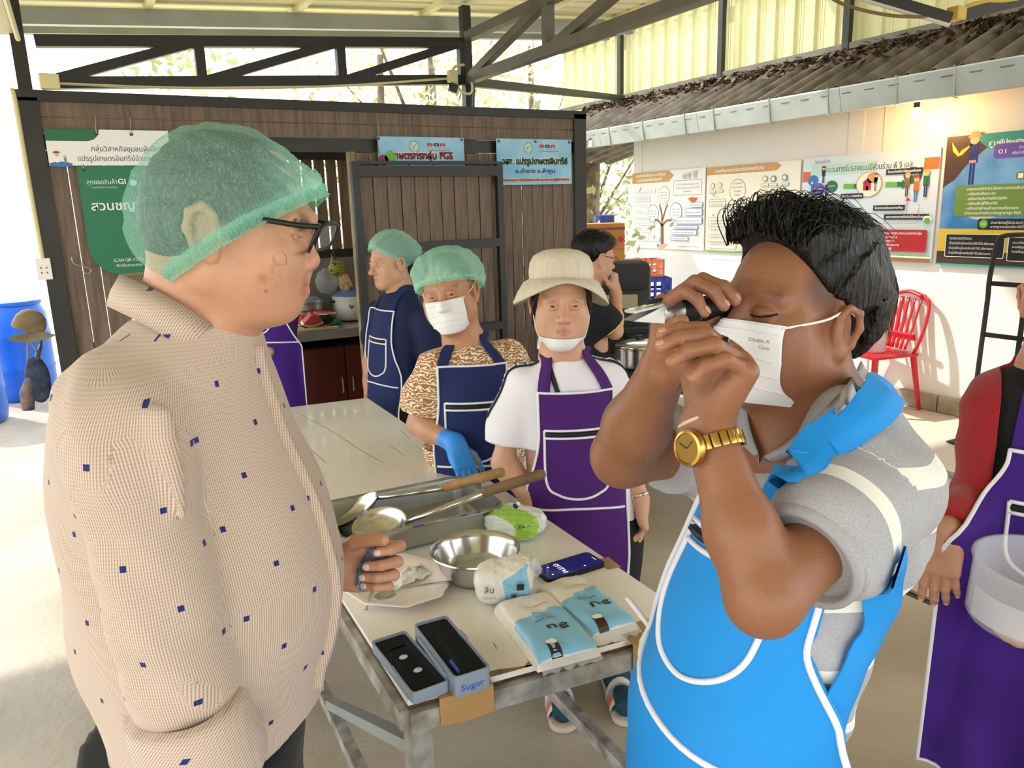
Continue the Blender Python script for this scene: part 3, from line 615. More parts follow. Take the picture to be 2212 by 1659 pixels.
p.rrect(.34, .605, .44, .095, P_pur, .02).layer().text('01', .37, .635, .03, P_wht, w=.05).text('รวมกลุ่มไม่น้อยกว่า 5 คน', .50, .66, .02, P_wht, w=.22).text('เพื่อทำกิจกรรมเกษตรอินทรีย์', .46, .625, .018, P_wht, w=.28)
p.rrect(.50, .46, .17, .05, P_ogn, .02).layer().rect(.515, .468, .032, .032, P_wht).text('ผ่านประเมิน', .56, .475, .018, P_wht, w=.1)
p.rrect(.10, .22, .82, .215, P_ogn, .02).layer()
for i, t in enumerate(('เกษตรกรได้เข้าร่วมโครงการเกษตรอินทรีย์ PGS และ', '- เตรียมดินให้เหมาะสม', '- เตรียมวัสดุในการปรับปรุงดิน', '- เตรียมพันธุ์ให้อินทรีย์', '- เตรียมเข้าสู่การผลิตและจดเครื่องหมาย', 'มีกระบวนการผ่านมาตรฐานกลุ่ม PGS')): p.text(t, .18, .40 - i * .033, .018, P_wht, w=(.5, .2, .28, .22, .36, .38)[i], bold=.01)
p.rect(.72, .23, .17, .12, P_soil).layer().disc(.80, .29, .04, P_ogn)
p.rrect(.28, .13, .64, .075, P_blk, .015).layer().disc(.32, .17, .03, P_lgn).layer().text('02', .32, .16, .02, P_wht, w=.03, align='c').text('เกษตรกรผู้มีประสบการณ์ 1 ปี', .37, .17, .018, P_wht, w=.3).text('มาตรฐานเกษตรอินทรีย์ไม่น้อยกว่าหนึ่งปี', .37, .143, .016, P_wht, w=.36)
p.o = p.o - np.array([0, 0, .125]); p.layer()
p.frame(.06, .06, .42, .165, P_wht, .005, P_blk).frame(.50, .045, .50, .165, P_wht, .005, P_blk)
for i in range(4): p.text('เป็นศูนย์เรียนรู้เกษตรอินทรีย์ PGS เพื่อการขยาย', .09, .185 - i * .034, .017, P_wht, w=(.16, .34, .32, .30)[i])
for i in range(3): p.text('ระบบข้อมูลเครือข่ายเกษตรอินทรีย์จังหวัด', .53, .165 - i * .03, .016, P_wht, w=(.36, .30, .33)[i])
p.rrect(.66, .06, .30, .045, P_wht, .008).rect(0, 0, 1.3, .012, P_tea); p.build('printed_graphics', s)

# ------------------------------------------------------------------ things on and by the boarded wall
sk = thing('wall_socket', 'white double socket plate on the dark wall post', 'socket', ony(95, 605, WY - 0.03))
a = ony(95, 581, WY - 0.03)
mb = MB(); mb.bevbox(a, (0.066, 0.02, 0.105), 0.004); mb.build('plate', mat('white_plastic', '#eceae4', 0.35), sk)
mb = MB()
for dx, dz in ((-.012, .006), (.012, .006), (-.012, -.018), (.012, -.018)): mb.box(a + np.array([dx, -0.0105, dz]), (0.006, 0.003, 0.008))
mb.build('slots', P_brn, sk)
mb = MB(); mb.tube(catmull([a + np.array([0, 0.01, .05]), a + np.array([-.004, 0.01, .4]), a + np.array([-.006, 0.01, .78]), a + np.array([-.01, 0.03, .84])], 5), 0.011, 8); mb.build('conduit', M_ivory, sk)
sh = MB(); sh.tube(catmull([ony(x, y, WY - 0.02) for x, y in ((155, 555), (157, 566), (166, 572), (185, 577), (196, 581), (196, 587), (190, 591), (180, 588))], 5), 0.003, 6)
tag(sh.build('wire_hook', M_zinc, loc=ony(180, 590, WY - 0.02)), 'thin metal S-hook hanging on the wall boards', 'hook')
HY = WY - 0.047
cp = thing('cloth_cap', 'faded tan cap hanging on the wall post', 'cap', ony(65, 745, HY))
c = ony(64, 700, HY)
def cap_mesh():
    mb = MB(); prof = [(0.0, 0.075), (0.03, 0.07), (0.055, 0.05), (0.07, 0.02), (0.072, -0.02), (0.068, -0.04)]
    mb.lathe(prof, c, 24, roty(0.5), 1.0, 0.55); return mb
cap_mesh().build('crown', mat('tan_cloth', '#8b7a5c', 0.85, var=0.4, scale=14), cp, smooth=True)
mb = MB(); G = []
for i in range(9):
    a_ = -1.1 + 2.2 * i / 8; G.append([c + np.array([math.sin(a_) * (0.06 + r), -0.03 - 0.2 * r, -0.03 - 0.7 * r * math.cos(a_) - .01]) for r in (0, .03, .06)])
mb.grid(G); mb.build('brim', mat('tan_cloth', '#8b7a5c'), cp, smooth=True)
bg = thing('hanging_bag', 'dark cloth bag hanging on the wall post below the cap', 'bag', ony(75, 890, HY))
mb = MB(); c2 = ony(82, 820, HY); mb.ball(c2, (0.055, 0.03, 0.12), 16, 10); mb.build('pouch', mat('dark_cloth', '#26262c', 0.85, var=0.5, scale=20, color2='#3a4a6a'), bg, smooth=True)
mb = MB(); mb.tube(catmull([c2 + np.array([-.03, 0, .10]), c2 + np.array([-.01, 0, .2]), c2 + np.array([.03, 0, .10])], 5), 0.006, 6); mb.build('strap', mat('strap_grey', '#7c7f80', 0.6), bg)
um = thing('furled_umbrella', 'furled blue and brown umbrella hanging beside the dark bag', 'umbrella', ony(62, 888, HY))
mb = MB(); mb.tube([ony(88, 745, HY), ony(72, 800, HY), ony(58, 850, HY), ony(62, 885, HY)], [0.008, 0.02, 0.035, 0.028], 10); mb.build('canopy', mat('umbrella_cloth', '#2c3f72', 0.6, var=0.6, scale=22, color2='#8a6a45'), um, smooth=True)
mb = MB(); mb.tube([ony(88, 745, HY), ony(92, 720, HY)], 0.005, 6); mb.build('handle', M_dark, um)
# blue barrels outside
M_brl = mat('barrel_blue', '#1d63cc', 0.35)
def barrel(x, y, h, r, label):
    t = thing('plastic_barrel', label, 'barrel', (x, y, 0))
    mb = MB(); mb.lathe([(r * .86, 0), (r * .95, .03), (r, .12 * h), (r, .3 * h), (r * 1.03, .33 * h), (r, .36 * h), (r * 1.0, .64 * h), (r * 1.03, .67 * h), (r, .7 * h), (r * .97, .88 * h), (r * .85, .97 * h), (r * .84, h)], (x, y, 0), 36); mb.build('drum', M_brl, t, auto=40)
    mb = MB(); mb.lathe([(r * .88, h - .015), (r * .9, h), (r * .88, h + .02), (0, h + .022)], (x, y, 0), 36); mb.build('lid', M_brl, t, auto=40)
barrel(-0.98, 7.6, 0.92, 0.29, 'blue plastic barrel standing in the light beyond the shed'); barrel(-0.62, 8.5, 0.9, 0.28, 'blue plastic barrel nearer the wall post')

# ------------------------------------------------------------------ kitchen behind the doorway
ct = thing('concrete_counter', 'grey concrete kitchen counter behind the doorway', 'counter', (1.2, 5.38, 0))
mb = MB(); mb.box((1.25, 5.41, 0.82), (1.9, 0.60, 0.06)); mb.build('worktop', M_cem, ct)
mb = MB(); mb.box((0.72, 5.43, 0.395), (0.84, 0.52, 0.79)); mb.build('body', M_cem, ct)
mb = MB(); mb.box((2.06, 5.43, 0.395), (0.28, 0.52, 0.79)); mb.build('body', M_cem, ct)
cbn = thing('kitchen_cabinet', 'dark red-brown wooden cabinet set under the counter', 'cabinet', (1.53, 5.4, 0))
M_red = mat('red_wood', '#5c1f14', 0.45, var=0.35, scale=6, stretch=(1, 1, .3))
mb = MB(); mb.box((1.53, 5.45, 0.37), (0.76, 0.46, 0.70)); mb.build('carcass', M_red, cbn)
for x0, x1, hx in ((1.155, 1.52, 1.49), (1.535, 1.905, 1.565)):
    mb = MB(); mb.bevbox(((x0 + x1) / 2, 5.205, 0.375), (x1 - x0, 0.02, 0.68), 0.005); d_ = mb.build('door', M_red, cbn)
    mb = MB(); mb.tube([(hx, 5.195, 0.50), (hx, 5.172, 0.49), (hx, 5.172, 0.40), (hx, 5.195, 0.39)], 0.005, 8); mb.build('handle', M_zinc, d_)
CT = 0.85
bd = MB(); a0, a1 = onz(612, 718, CT + .012), onz(728, 705, CT + .012); bd.bevbox(((a0[0] + a1[0]) / 2, a0[1] + 0.10, CT + 0.01), (a1[0] - a0[0], 0.24, 0.018), 0.004)
tag(bd.build('cutting_board', mat('board_wood', '#cdb48a', 0.55, var=0.2, scale=10), loc=center(bd)), 'wooden cutting board with melon pieces on the counter', 'board')
BZ = CT + 0.019; by = a0[1] + 0.08
M_rind = mat('melon_rind', '#27401f', 0.35, var=0.6, scale=12, color2='#101d0d'); M_pith = mat('melon_pith', '#e8e3b8', 0.5); M_flesh = mat('melon_flesh', '#d4525a', 0.4, var=0.2, scale=30)
def wedge(label, c, R, ang, rz, tilt):
    t = thing('melon_slice', label, 'fruit', c); Rm = rotz(rz) @ rotx(tilt)
    def arc(r0, r1, th, mname, nm, off=0):
        mb = MB(); G = []
        for i in range(15):
            a_ = PI * 1.5 - ang / 2 + ang * i / 14
            G.append([np.array([r * math.cos(a_), y_, r * math.sin(a_) + R]) @ Rm.T + c for r, y_ in ((r0, -th), (r1, -th * .8), (r1, th * .8), (r0, th), (r0, -th))])
        mb.grid(G); mb.add([G[0][k] for k in range(4)], [(0, 1, 2, 3)]); mb.add([G[-1][k] for k in range(4)], [(3, 2, 1, 0)]); mb.build(nm, mname, t)
    arc(R * .94, R, .022, M_rind, 'rind'); arc(R * .82, R * .945, .0225, M_pith, 'pith'); arc(R * .25, R * .83, .023, M_flesh, 'flesh')
pm = onz(648, 698, BZ)
wedge('thin curved watermelon slice on the cutting board', np.array([pm[0] + .02, by, BZ]), 0.14, 1.25, 0.1, 0.5)
wedge('upright watermelon wedge leaning on the thin slice', np.array([pm[0] - .03, by + .07, BZ]), 0.10, 1.3, -0.9, 0.1)
hm = thing('halved_melon', 'dark green half watermelon cut face up on the counter', 'fruit', onz(688, 705, CT)); hc = np.array([onz(688, 700, CT)[0], by + .08, CT + 0.019])
mb = MB(); mb.lathe([(0.02, 0), (.05, .008), (.075, .035), (.086, .075)], hc, 28); mb.build('rind', M_rind, hm, smooth=True)
mb = MB(); mb.lathe([(.086, .0751), (.08, .077), (.079, .0771)], hc, 28); mb.build('pith', M_pith, hm)
mb = MB(); mb.lathe([(.079, .0772), (.04, .082), (0, .083)], hc, 28); mb.build('flesh', M_flesh, hm)
kn = thing('kitchen_knife', 'knife with a blue handle on the board edge', 'knife', (a1[0] - 0.03, a0[1] + 0.03, BZ))
mb = MB(); mb.box((a1[0] - 0.10, a0[1] + 0.03, BZ + 0.004), (0.11, 0.024, 0.002)); mb.build('blade', M_zinc, kn)
mb = MB(); mb.bevbox((a1[0] - 0.01, a0[1] + 0.03, BZ + 0.007), (0.08, 0.02, 0.013), 0.004); mb.build('handle', mat('handle_blue', '#26335e', 0.4), kn)
hb = MB(); hb.ball((hc[0] + .07, hc[1] - .09, BZ + .022), (0.03, 0.02, 0.022), 14, 8); tag(hb.build('green_herb', mat('herb_green', '#2f8a2f', 0.6, var=0.4, scale=60), loc=center(hb), smooth=True), 'small green lime beside the half watermelon', 'fruit')
# rice cooker
rx = 1.70; ry = 5.50; rc_ = thing('rice_cooker', 'white floral rice cooker with a blue lid rim', 'cooker', (rx, ry, CT))
mb = MB(); mb.lathe([(.11, 0.01), (.125, .02), (.137, .05), (.14, .12), (.138, .17), (.142, .178), (.142, .185), (.13, .186)], (rx, ry, CT), 36); bo = mb.build('body', mat('enamel_white', '#e3e2dc', 0.3), rc_, auto=40)
mb = MB(); mb.lathe([(.112, 0), (.114, .012)], (rx, ry, CT), 30); mb.build('foot', M_dark, rc_)
mb = MB(); mb.lathe([(.14, .187), (.138, .195), (.10, .21), (.04, .222), (.0, .224)], (rx, ry, CT), 36); li = mb.build('lid', mat('lid_glass_blue', '#5d7fb5', 0.12, 0.2), rc_, smooth=True)
mb = MB(); mb.lathe([(.012, .222), (.02, .235), (.016, .248), (0, .25)], (rx, ry, CT), 16); mb.build('knob', mat('blue_knob', '#3a5aa0', 0.4), li)
mb = MB(); mb.bevbox((rx + .035, ry - .134, CT + .075), (.036, .02, .055), .006); mb.build('switch', mat('grey_plastic', '#6f7276', 0.4), rc_)
mb = MB(); mb.bevbox((rx - .15, ry - .02, CT + .15), (.035, .03, .016), .005); mb.build('side_handle', M_dark, rc_); 
mb = MB(); mb.bevbox((rx + .15, ry - .02, CT + .15), (.035, .03, .016), .005); mb.build('side_handle', M_dark, rc_)
q = Print((rx, ry - .1405, CT), (1, 0, 0), (0, 0, 1)); q.disc(-.05, .11, .012, P_gry).disc(-.036, .118, .008, P_lgn).disc(-.06, .122, .008, P_gry).disc(-.03, .06, .007, P_gry); q.build('printed_flowers', rc_)
# stacked steamer with wire handle
sx, sy = 1.36, 5.54; st = thing('steamer_pot', 'dull stacked metal steamer with a domed lid', 'pot', (sx, sy, CT))
for i in range(3):
    mb = MB(); z0 = CT + .052 * i; mb.lathe([(.125, 0), (.135, .006), (.135, .044), (.14, .048), (.14, .052), (.126, .052)], (sx, sy, z0), 36); mb.build('tier', mat('dull_aluminium', '#b4b7b8', 0.35, 0.8), st, auto=35)
mb = MB(); mb.lathe([(.137, .156), (.13, .17), (.09, .195), (.03, .21), (.0, .212)], (sx, sy, CT), 36); mb.build('lid', mat('lid_blue_grey', '#9db2cf', 0.25, 0.6), st, smooth=True)
mb = MB(); mb.tube(catmull([(sx - .06, sy, CT + .2), (sx - .03, sy, CT + .25), (sx + .06, sy, CT + .205)], 5), .004, 6); mb.build('wire_handle', M_zinc, st)
# bottle, jar
bx_, by_ = 1.86, 5.60; bo = thing('oil_bottle', 'bottle of amber oil with a green cap behind the cooker', 'bottle', (bx_, by_, CT))
mb = MB(); mb.lathe([(.032, 0), (.034, .01), (.034, .17), (.03, .2), (.014, .24), (.014, .26)], (bx_, by_, CT), 20); mb.build('bottle', mat('amber_oil', '#a8761c', 0.15, trans=0.4), bo, smooth=True)
mb = MB(); mb.lathe([(.016, .255), (.016, .285), (0, .286)], (bx_, by_, CT), 16); mb.build('cap', mat('cap_green', '#7fc02c', 0.4), bo)
jx, jy = 1.965, 5.46; ja = thing('preserve_jar', 'jar with a red lid beside the rice cooker', 'jar', (jx, jy, CT))
mb = MB(); mb.lathe([(.04, 0), (.043, .01), (.043, .09), (.036, .105)], (jx, jy, CT), 20); mb.build('jar', mat('brown_preserve', '#6b5a35', 0.2), ja, smooth=True)
mb = MB(); mb.lathe([(.04, .104), (.041, .145), (0, .146)], (jx, jy, CT), 20); mb.build('lid', mat('lid_red', '#a8261e', 0.4), ja)
# hanging things
pb = thing('plastic_bag', 'clear plastic bag hanging from the kitchen rail', 'bag', ony(706, 660, KY - .1)); pc = ony(706, 608, KY - .07)
mb = MB(); mb.ball(pc, (.085, .04, .095), 20, 14); V = mb.v[0]; V += rng.normal(0, .004, V.shape); mb.build('bag', mat('clear_plastic', '#dfe6ea', 0.15, alpha=0.35), pb, smooth=True)
mb = MB(); mb.tube([pc + (0.03, 0, .09), pc + (.06, 0.02, .17), pc + (.07, .09, .2)], [.012, .006, .006], 6); mb.build('neck', mat('clear_plastic', '#dfe6ea'), pb)
wb = thing('woven_ball', 'yellow-green woven wicker ball hanging by the doorway', 'decoration', ony(727, 596, KY - .12)); wc_ = ony(727, 580, KY - .14)
mb = MB()
for i in range(14):
    Rm = rotz(i * 1.3) @ rotx(i * 0.9); a_ = np.linspace(0, 2 * PI, 20)[:-1]; mb.tube(np.column_stack([np.cos(a_), np.sin(a_), 0 * a_]) @ Rm.T * .055 + wc_, .006, 5, closed=True)
mb.build('weave', mat('wicker_green', '#a8a040', 0.6, var=0.3, scale=20), wb)
mb = MB(); mb.tube([wc_ + (0, 0, .05), wc_ + (.0, .06, .13)], .004, 5); mb.build('string', M_dark, wb)
pp = thing('paper_bag', 'crumpled tan paper bag hanging by the doorway', 'bag', ony(745, 640, KY - .15)); pq = ony(748, 618, KY - .15)
mb = MB(); mb.ball(pq, (.045, .03, .10), 12, 10, roty(-.35)); V = mb.v[0]; V += rng.normal(0, .006, V.shape); mb.build('bag', mat('kraft_tan', '#c9ab80', 0.8, bump=0.4, bscale=50), pp)

# ------------------------------------------------------------------ behind the hat woman: cartons, crates, table with pots
def carton(c, size, rz, label, prints=True):
    t = thing('carton', label, 'box', (c[0], c[1], c[2]), rz)
    mb = MB(); mb.bevbox((0, 0, size[2] / 2), size, 0.004); mb.build('box', mat('orange_carton', '#c98a3e', 0.7, var=0.12, scale=6), t, world=False)
    if prints:
        w, h = size[0], size[2]; q = Print((-w / 2, -size[1] / 2 - .0005, 0), (1, 0, 0), (0, 0, 1)); q.rect(0, h - .05, w, .018, P_mar).rect(0, .05, w, .012, P_mar).rect(0, h * .45, w, .004, P_mar).layer()
        q.rrect(w * .42, h * .6, w * .3, .045, P_red, .02).layer().text('ขาว ท.1', w * .57, h * .6 + .012, .022, P_crm, w=w * .22, align='c', bold=.03).text('ขนมขาไก่เพื่อสุขภาพ', w * .25, h * .82, .02, P_org, w=w * .55).text('จังหวัดลำพูน', w * .4, h * .3, .02, P_mar, w=w * .3)
        for x in (.17, .9): q.disc(w * x, h * .66, .025, P_red).disc(w * x + .02, h * .62, .018, P_org)
        for k in range(9): q.rect(w * .1 * k, h * .52 + .006 * (k % 2), w * .1, .004, P_red)
        q.build('printed_lettering', t, False)
    return t
cx_, cy_ = 3.62, 5.15
for k in range(4):
    carton((cx_ + 0.01 * k, cy_, 0.37 * k), (0.36, 0.30, 0.37), -0.35, 'orange printed carton %s' % ('at the foot of the carton stack', 'second from the foot of the carton stack', 'third from the foot of the carton stack', 'on top of the carton stack')[k], k >= 2)
M_cr = mat('crate_blue', '#2440b8', 0.45)
def crate(c, size, m, label, name='plastic_crate'):
    t = thing(name, label, 'crate', c, -0.45); w, d, h = size
    mb = MB(); mb.box((0, 0, .006), (w, d, .012)); mb.build('base', m, t, world=False)
    for sx_, sy_, ax in ((0, -1, 0), (0, 1, 0), (-1, 0, 1), (1, 0, 1)):
        mb = MB(); L = w if ax == 0 else d
        def wb_(u0, u1, z0, z1):
            if ax == 0: mb.box(((u0 + u1) / 2, sy_ * (d / 2 - .006), (z0 + z1) / 2), (u1 - u0, .012, z1 - z0))
            else: mb.box((sx_ * (w / 2 - .006), (u0 + u1) / 2, (z0 + z1) / 2), (.012, u1 - u0, z1 - z0))
        wb_(-L / 2, L / 2, 0, .03); wb_(-L / 2, L / 2, h - .035, h); wb_(-L / 2, L / 2, h * .45, h * .55)
        for k in range(8): u = -L / 2 + L * k / 7; wb_(max(-L / 2, u - .008), min(L / 2, u + .008), 0, h)
        mb.build('side', m, t, world=False)
    return t
crx, cry = 4.55, 5.75
for k in range(4): crate((crx, cry, 0.24 * k), (0.52, 0.36, 0.235), M_cr, 'blue plastic crate ' + ('at the foot of the crate stack', 'second from the foot of the crate stack', 'third from the foot of the crate stack', 'topmost blue one of the crate stack')[k])
crate((crx, cry, 0.96), (0.40, 0.28, 0.16), mat('crate_salmon', '#e08a6a', 0.5), 'salmon plastic basket on top of the blue crates', 'plastic_basket')
wj = thing('water_jug', 'blue water jug behind the salmon basket', 'jug', (4.62, 6.4, 0))
mb = MB(); mb.lathe([(.13, 0), (.14, .02), (.14, .3), (.135, 1.15), (.14, 1.25), (.12, 1.4), (.05, 1.46)], (4.62, 6.4, 0), 28); mb.build('jug', mat('jug_blue', '#2f6fd0', 0.3), wj, smooth=True)
mb = MB(); mb.lathe([(.10, 1.44), (.10, 1.52), (0, 1.53)], (4.62, 6.4, 0), 24); mb.build('cap', mat('jug_navy', '#2a3f90', 0.4), wj)
# folding table with pots
px, py = 3.05, 3.55; tb = thing('pot_table', 'low metal-framed table with a dark blue cloth and pots', 'table', (px, py, 0), -0.35)
mb = MB(); mb.bevbox((0, 0, .64), (0.9, 0.6, .04), .006); mb.build('top', mat('navy_cloth', '#1d2c50', 0.7), tb, world=False)
mb = MB(); mb.bevbox((0, 0, .585), (0.92, 0.62, .07), .004); mb.build('cloth_edge', mat('navy_cloth', '#1d2c50'), tb, world=False)
for sx_ in (-1, 1):
    for sy_ in (-1, 1): mb = MB(); mb.bar((sx_ * .42, sy_ * .27, 0), (sx_ * .42, sy_ * .27, .56), .028, .028, (0, 1, 0)); mb.build('leg', M_dark, tb, world=False)
for sy_ in (-1, 1): mb = MB(); mb.bar((-.42, sy_ * .27, .18), (.42, sy_ * .27, .18), .026, .026); mb.build('stretcher', M_dark, tb, world=False)
for sx_ in (-1, 1): mb = MB(); mb.bar((sx_ * .42, -.27, .18), (sx_ * .42, .27, .18), .026, .026); mb.build('stretcher', M_dark, tb, world=False)
M_ss = mat('stainless', '#c9c9c6', 0.2, 1.0); M_ssb = mat('stainless_brushed', '#b9b9b4', 0.32, 1.0, var=0.1, scale=20)
def pot(x, y, z, r, h, label):
    t = thing('steel_pot', label, 'pot', (x, y, z)); mb = MB(); mb.lathe([(r * .9, 0), (r, .02), (r, h), (r * 1.06, h + .004), (r * 1.06, h + .01), (r * .97, h + .01)], (x, y, z), 40); mb.build('pot', M_ss, t, auto=35)
    mb = MB(); mb.lathe([(r * 1.03, h + .011), (r * .9, h + .03), (r * .4, h + .05), (0, h + .055)], (x, y, z), 40); l = mb.build('lid', M_ss, t, smooth=True)
    mb = MB(); mb.lathe([(.012, h + .05), (.022, h + .075), (0, h + .08)], (x, y, z), 14); mb.build('knob', M_dark, l)
pot(2.86, 3.62, .66, .15, .12, 'larger covered stainless pot on the blue table'); pot(3.22, 3.42, .66, .13, .10, 'smaller covered stainless pot on the blue table')
bk = thing('black_backpack', 'black ribbed bag with a carry strap standing behind the blue table', 'bag', (3.12, 4.17, 0), -0.5)
mb = MB(); mb.bevbox((0, 0, .62), (.42, .22, 1.2), .06); mb.build('body', mat('black_nylon', '#1f2022', 0.6, var=0.3, scale=12), bk, world=False, auto=40)
mb = MB(); mb.bevbox((0.02, -.04, 1.16), (.36, .2, .20), .05); mb.build('headrest', mat('black_mesh', '#2b2c2e', 0.7, bump=0.5, bscale=120), bk, world=False, auto=40)
for k in range(7): mb = MB(); mb.bevbox((0, -.115, .52 + .055 * k), (.38, .02, .03), .008); mb.build('rib', mat('black_nylon', '#1f2022'), bk, world=False)
mb = MB(); mb.tube(catmull([(-.12, -.125, 1.05), (-.05, -.14, .9), (.12, -.14, .68), (.2, -.13, .55)], 5), .016, 6, flat=.3); mb.build('strap', mat('strap_black', '#151515', 0.6), bk, world=False)
mb = MB(); mb.box((-.02, -.122, 1.0), (.26, .012, .09)); mb.build('label_patch', mat('tan_patch', '#a39a78', 0.7), bk, world=False)
# red chair with a tub of plastic cups, hand truck
rcx, rcy = onz(1935, 880, 0.02)[:2]; rcx -= .12; rcy += .12
rd = thing('plastic_chair', 'red plastic garden chair by the white wall', 'chair', (rcx, rcy, 0.02), -1.75)
M_rp = mat('red_plastic', '#c21a26', 0.28)
mb = MB(); mb.bevbox((0, 0, .43), (.42, .42, .025), .01); mb.build('seat', M_rp, rd, world=False, auto=40)
for sx_ in (-1, 1):
    for sy_ in (-1, 1):
        mb = MB(); a_ = np.array([sx_ * .18, sy_ * .18, .42]); b_ = np.array([sx_ * .23, sy_ * .23, 0]); mb.tube([a_, b_], [.03, .02], 6, flat=.7); mb.build('leg', M_rp, rd, world=False)
for sx_ in (-1, 1):
    mb = MB(); mb.tube(catmull([(sx_ * .19, .17, .43), (sx_ * .22, .22, .62), (sx_ * .2, .27, .80), (sx_ * .13, .28, .86)], 5), .022, 8, flat=.6); mb.build('back_post', M_rp, rd, world=False, smooth=True)
mb = MB(); mb.tube(catmull([(-.14, .28, .855), (0, .285, .885), (.14, .28, .855)], 5), .03, 8, flat=.5); mb.build('top_rail', M_rp, rd, world=False, smooth=True)
for k in range(5):
    x = -.12 + .06 * k; mb = MB(); mb.tube(catmull([(x * .7, .19, .45), (x * .85, .235, .62), (x, .275, .84)], 4), .017, 6, flat=.4); mb.build('back_slat', M_rp, rd, world=False, smooth=True)
mb = MB(); mb.bevbox((0, .215, .55), (.30, .02, .05), .006, rotx(.25)); mb.build('back_rail', M_rp, rd, world=False)
tc_ = thing('plastic_tub', 'clear plastic tub of cups on the red chair', 'tub', (rcx, rcy, .463))
mb = MB(); mb.lathe([(.07, 0), (.085, .01), (.10, .21), (.104, .215), (.10, .216), (.082, .015)], (rcx - .04, rcy, .463), 28); mb.build('tub', mat('frosted_plastic', '#e6e2df', 0.25, alpha=0.55), tc_, smooth=True)
mb = MB(); mb.lathe([(.104, .215), (.10, .235), (0, .24)], (rcx - .04, rcy, .463), 28); mb.build('lid', mat('frosted_white', '#efece6', 0.35), tc_)
ht_ = thing('hand_truck', 'black steel hand truck leaning on the white wall', 'trolley', (5.0, 2.95, 0.02))
def HT(px_, py_, z):           # a point of the truck frame: it leans from the floor back to the wall
    d = ray(px_, py_); lo = np.array([5.05, 0, .1]); n_ = nrm(np.array([-1.75, 0, .32])); return EYE + d * (((lo - EYE) @ n_) / (d @ n_))
M_ht = mat('truck_black', '#2a2825', 0.5, 0.3, var=0.3, scale=10)
left = [HT(x, y, 0) for x, y in ((2153, 525), (2138, 600), (2133, 650), (2118, 760), (2104, 870))]
side = np.array([0.0, -0.46, 0.0])
mb = MB(); mb.tube(catmull(left, 4), .016, 8); mb.build('side_tube', M_ht, ht_)
mb = MB(); mb.tube(catmull([p_ + side for p_ in left], 4), .016, 8); mb.build('side_tube', M_ht, ht_)
mb = MB(); mb.tube(catmull([left[0], left[0] + (0.02, -.05, .05), left[0] + side + (0.02, .05, .05), left[0] + side], 4), .016, 8); mb.build('handle', M_ht, ht_)
for y_ in (612, 722, 828):
    a_ = HT(*((2139, 612) if y_ == 612 else (2124, 722) if y_ == 722 else (2110, 828)), 0); mb = MB(); mb.bar(a_, a_ + side, .03, .012, (1, 0, 0)); mb.build('crossbar', M_ht, ht_)
for f_ in (.5,):
    mb = MB(); a_ = HT(2139, 612, 0) + side * f_; b_ = HT(2104, 870, 0) + side * f_; mb.bar(a_, b_, .03, .01, (1, 0, 0)); mb.build('upright', M_ht, ht_)
for s_ in (0.03, -0.49):
    w_ = left[-1] + np.array([0.06, s_, 0.0]); w_[2] = 0.12; mb = MB(); mb.lathe([(.03, -.02), (.095, -.022), (.10, 0), (.095, .022), (.03, .02)], w_, 24, rotx(PI / 2)); wl = mb.build('wheel', mat('rubber', '#4a443c', 0.8), ht_, auto=40)
    mb = MB(); mb.cyl(w_ + (0, -.024, 0), w_ + (0, .024, 0), .03, None, 14); mb.build('hub', M_zinc, wl)
mb = MB(); mb.bevbox(left[-1] + np.array([-0.12, -.23, 0]) * 1 + np.array([0, 0, .03 - left[-1][2]]), (.24, .5, .008), .002); mb.build('toe_plate', M_ht, ht_)
# ------------------------------------------------------------------ the work table
TZ = 0.76
NL, NR, FR, FL = np.array([.41, 1.175]), np.array([1.035, 1.105]), np.array([1.105, 3.45]), np.array([.47, 3.52])
tb = thing('work_table', 'long white-topped work table with a rusty galvanised frame', 'table', (*((NL + NR + FR + FL) / 4), 0))
M_top = mat('white_laminate', '#f4f0e8', 0.16, var=0.10, scale=2.2, color2='#e8e1d4', bump=0.05, bscale=12, detail=6)
def scuff_top():
    m = M_top; nt = m.node_tree; b = nt.nodes['Principled BSDF']; tc = nt.nodes.new('ShaderNodeTexCoord'); n = nt.nodes.new('ShaderNodeTexNoise'); n.inputs['Scale'].default_value = 3.0; n.inputs['Detail'].default_value = 8
    mr = nt.nodes.new('ShaderNodeMapRange'); mr.inputs['From Min'].default_value = .35; mr.inputs['From Max'].default_value = .7; mr.inputs['To Min'].default_value = .08; mr.inputs['To Max'].default_value = .34
    nt.links.new(tc.outputs['Object'], n.inputs['Vector']); nt.links.new(n.outputs['Fac'], mr.inputs['Value']); nt.links.new(mr.outputs[0], b.inputs['Roughness'])
scuff_top()
M_gal = mat('rusty_galvanised', '#b4b2aa', 0.45, 0.35, var=0.35, scale=18, color2='#7d7468'); M_rust = mat('rusty_edge', '#6b4a33', 0.9, var=0.5, scale=30, color2='#3f2a1c')
mb = MB(); mb.prism([NL, NR, FR, FL], TZ - 0.012, TZ); mb.build('top', M_top, tb)
mb = MB(); mb.prism([NL, NR, FR, FL], TZ - 0.018, TZ - 0.0121); mb.build('rusty_seam', M_rust, tb)
for a_, b_ in ((NL, NR), (NR, FR), (FR, FL), (FL, NL)):
    mb = MB(); mb.bar((*a_, TZ - 0.039), (*b_, TZ - 0.039), 0.034, 0.04); mb.build('frame_rail', M_gal, tb)
def inset(p, q, r, d): return p + nrm(q - p) * d + nrm(r - p) * d
lg = [inset(NL, NR, FL, .022), inset(NR, NL, FR, .022), inset(FR, NR, FL, .022), inset(FL, FR, NL, .022)]
for p_ in lg: mb = MB(); mb.bar((*p_, 0), (*p_, TZ - 0.06), .042, .042, (0, 1, 0)); mb.build('leg', M_gal, tb)
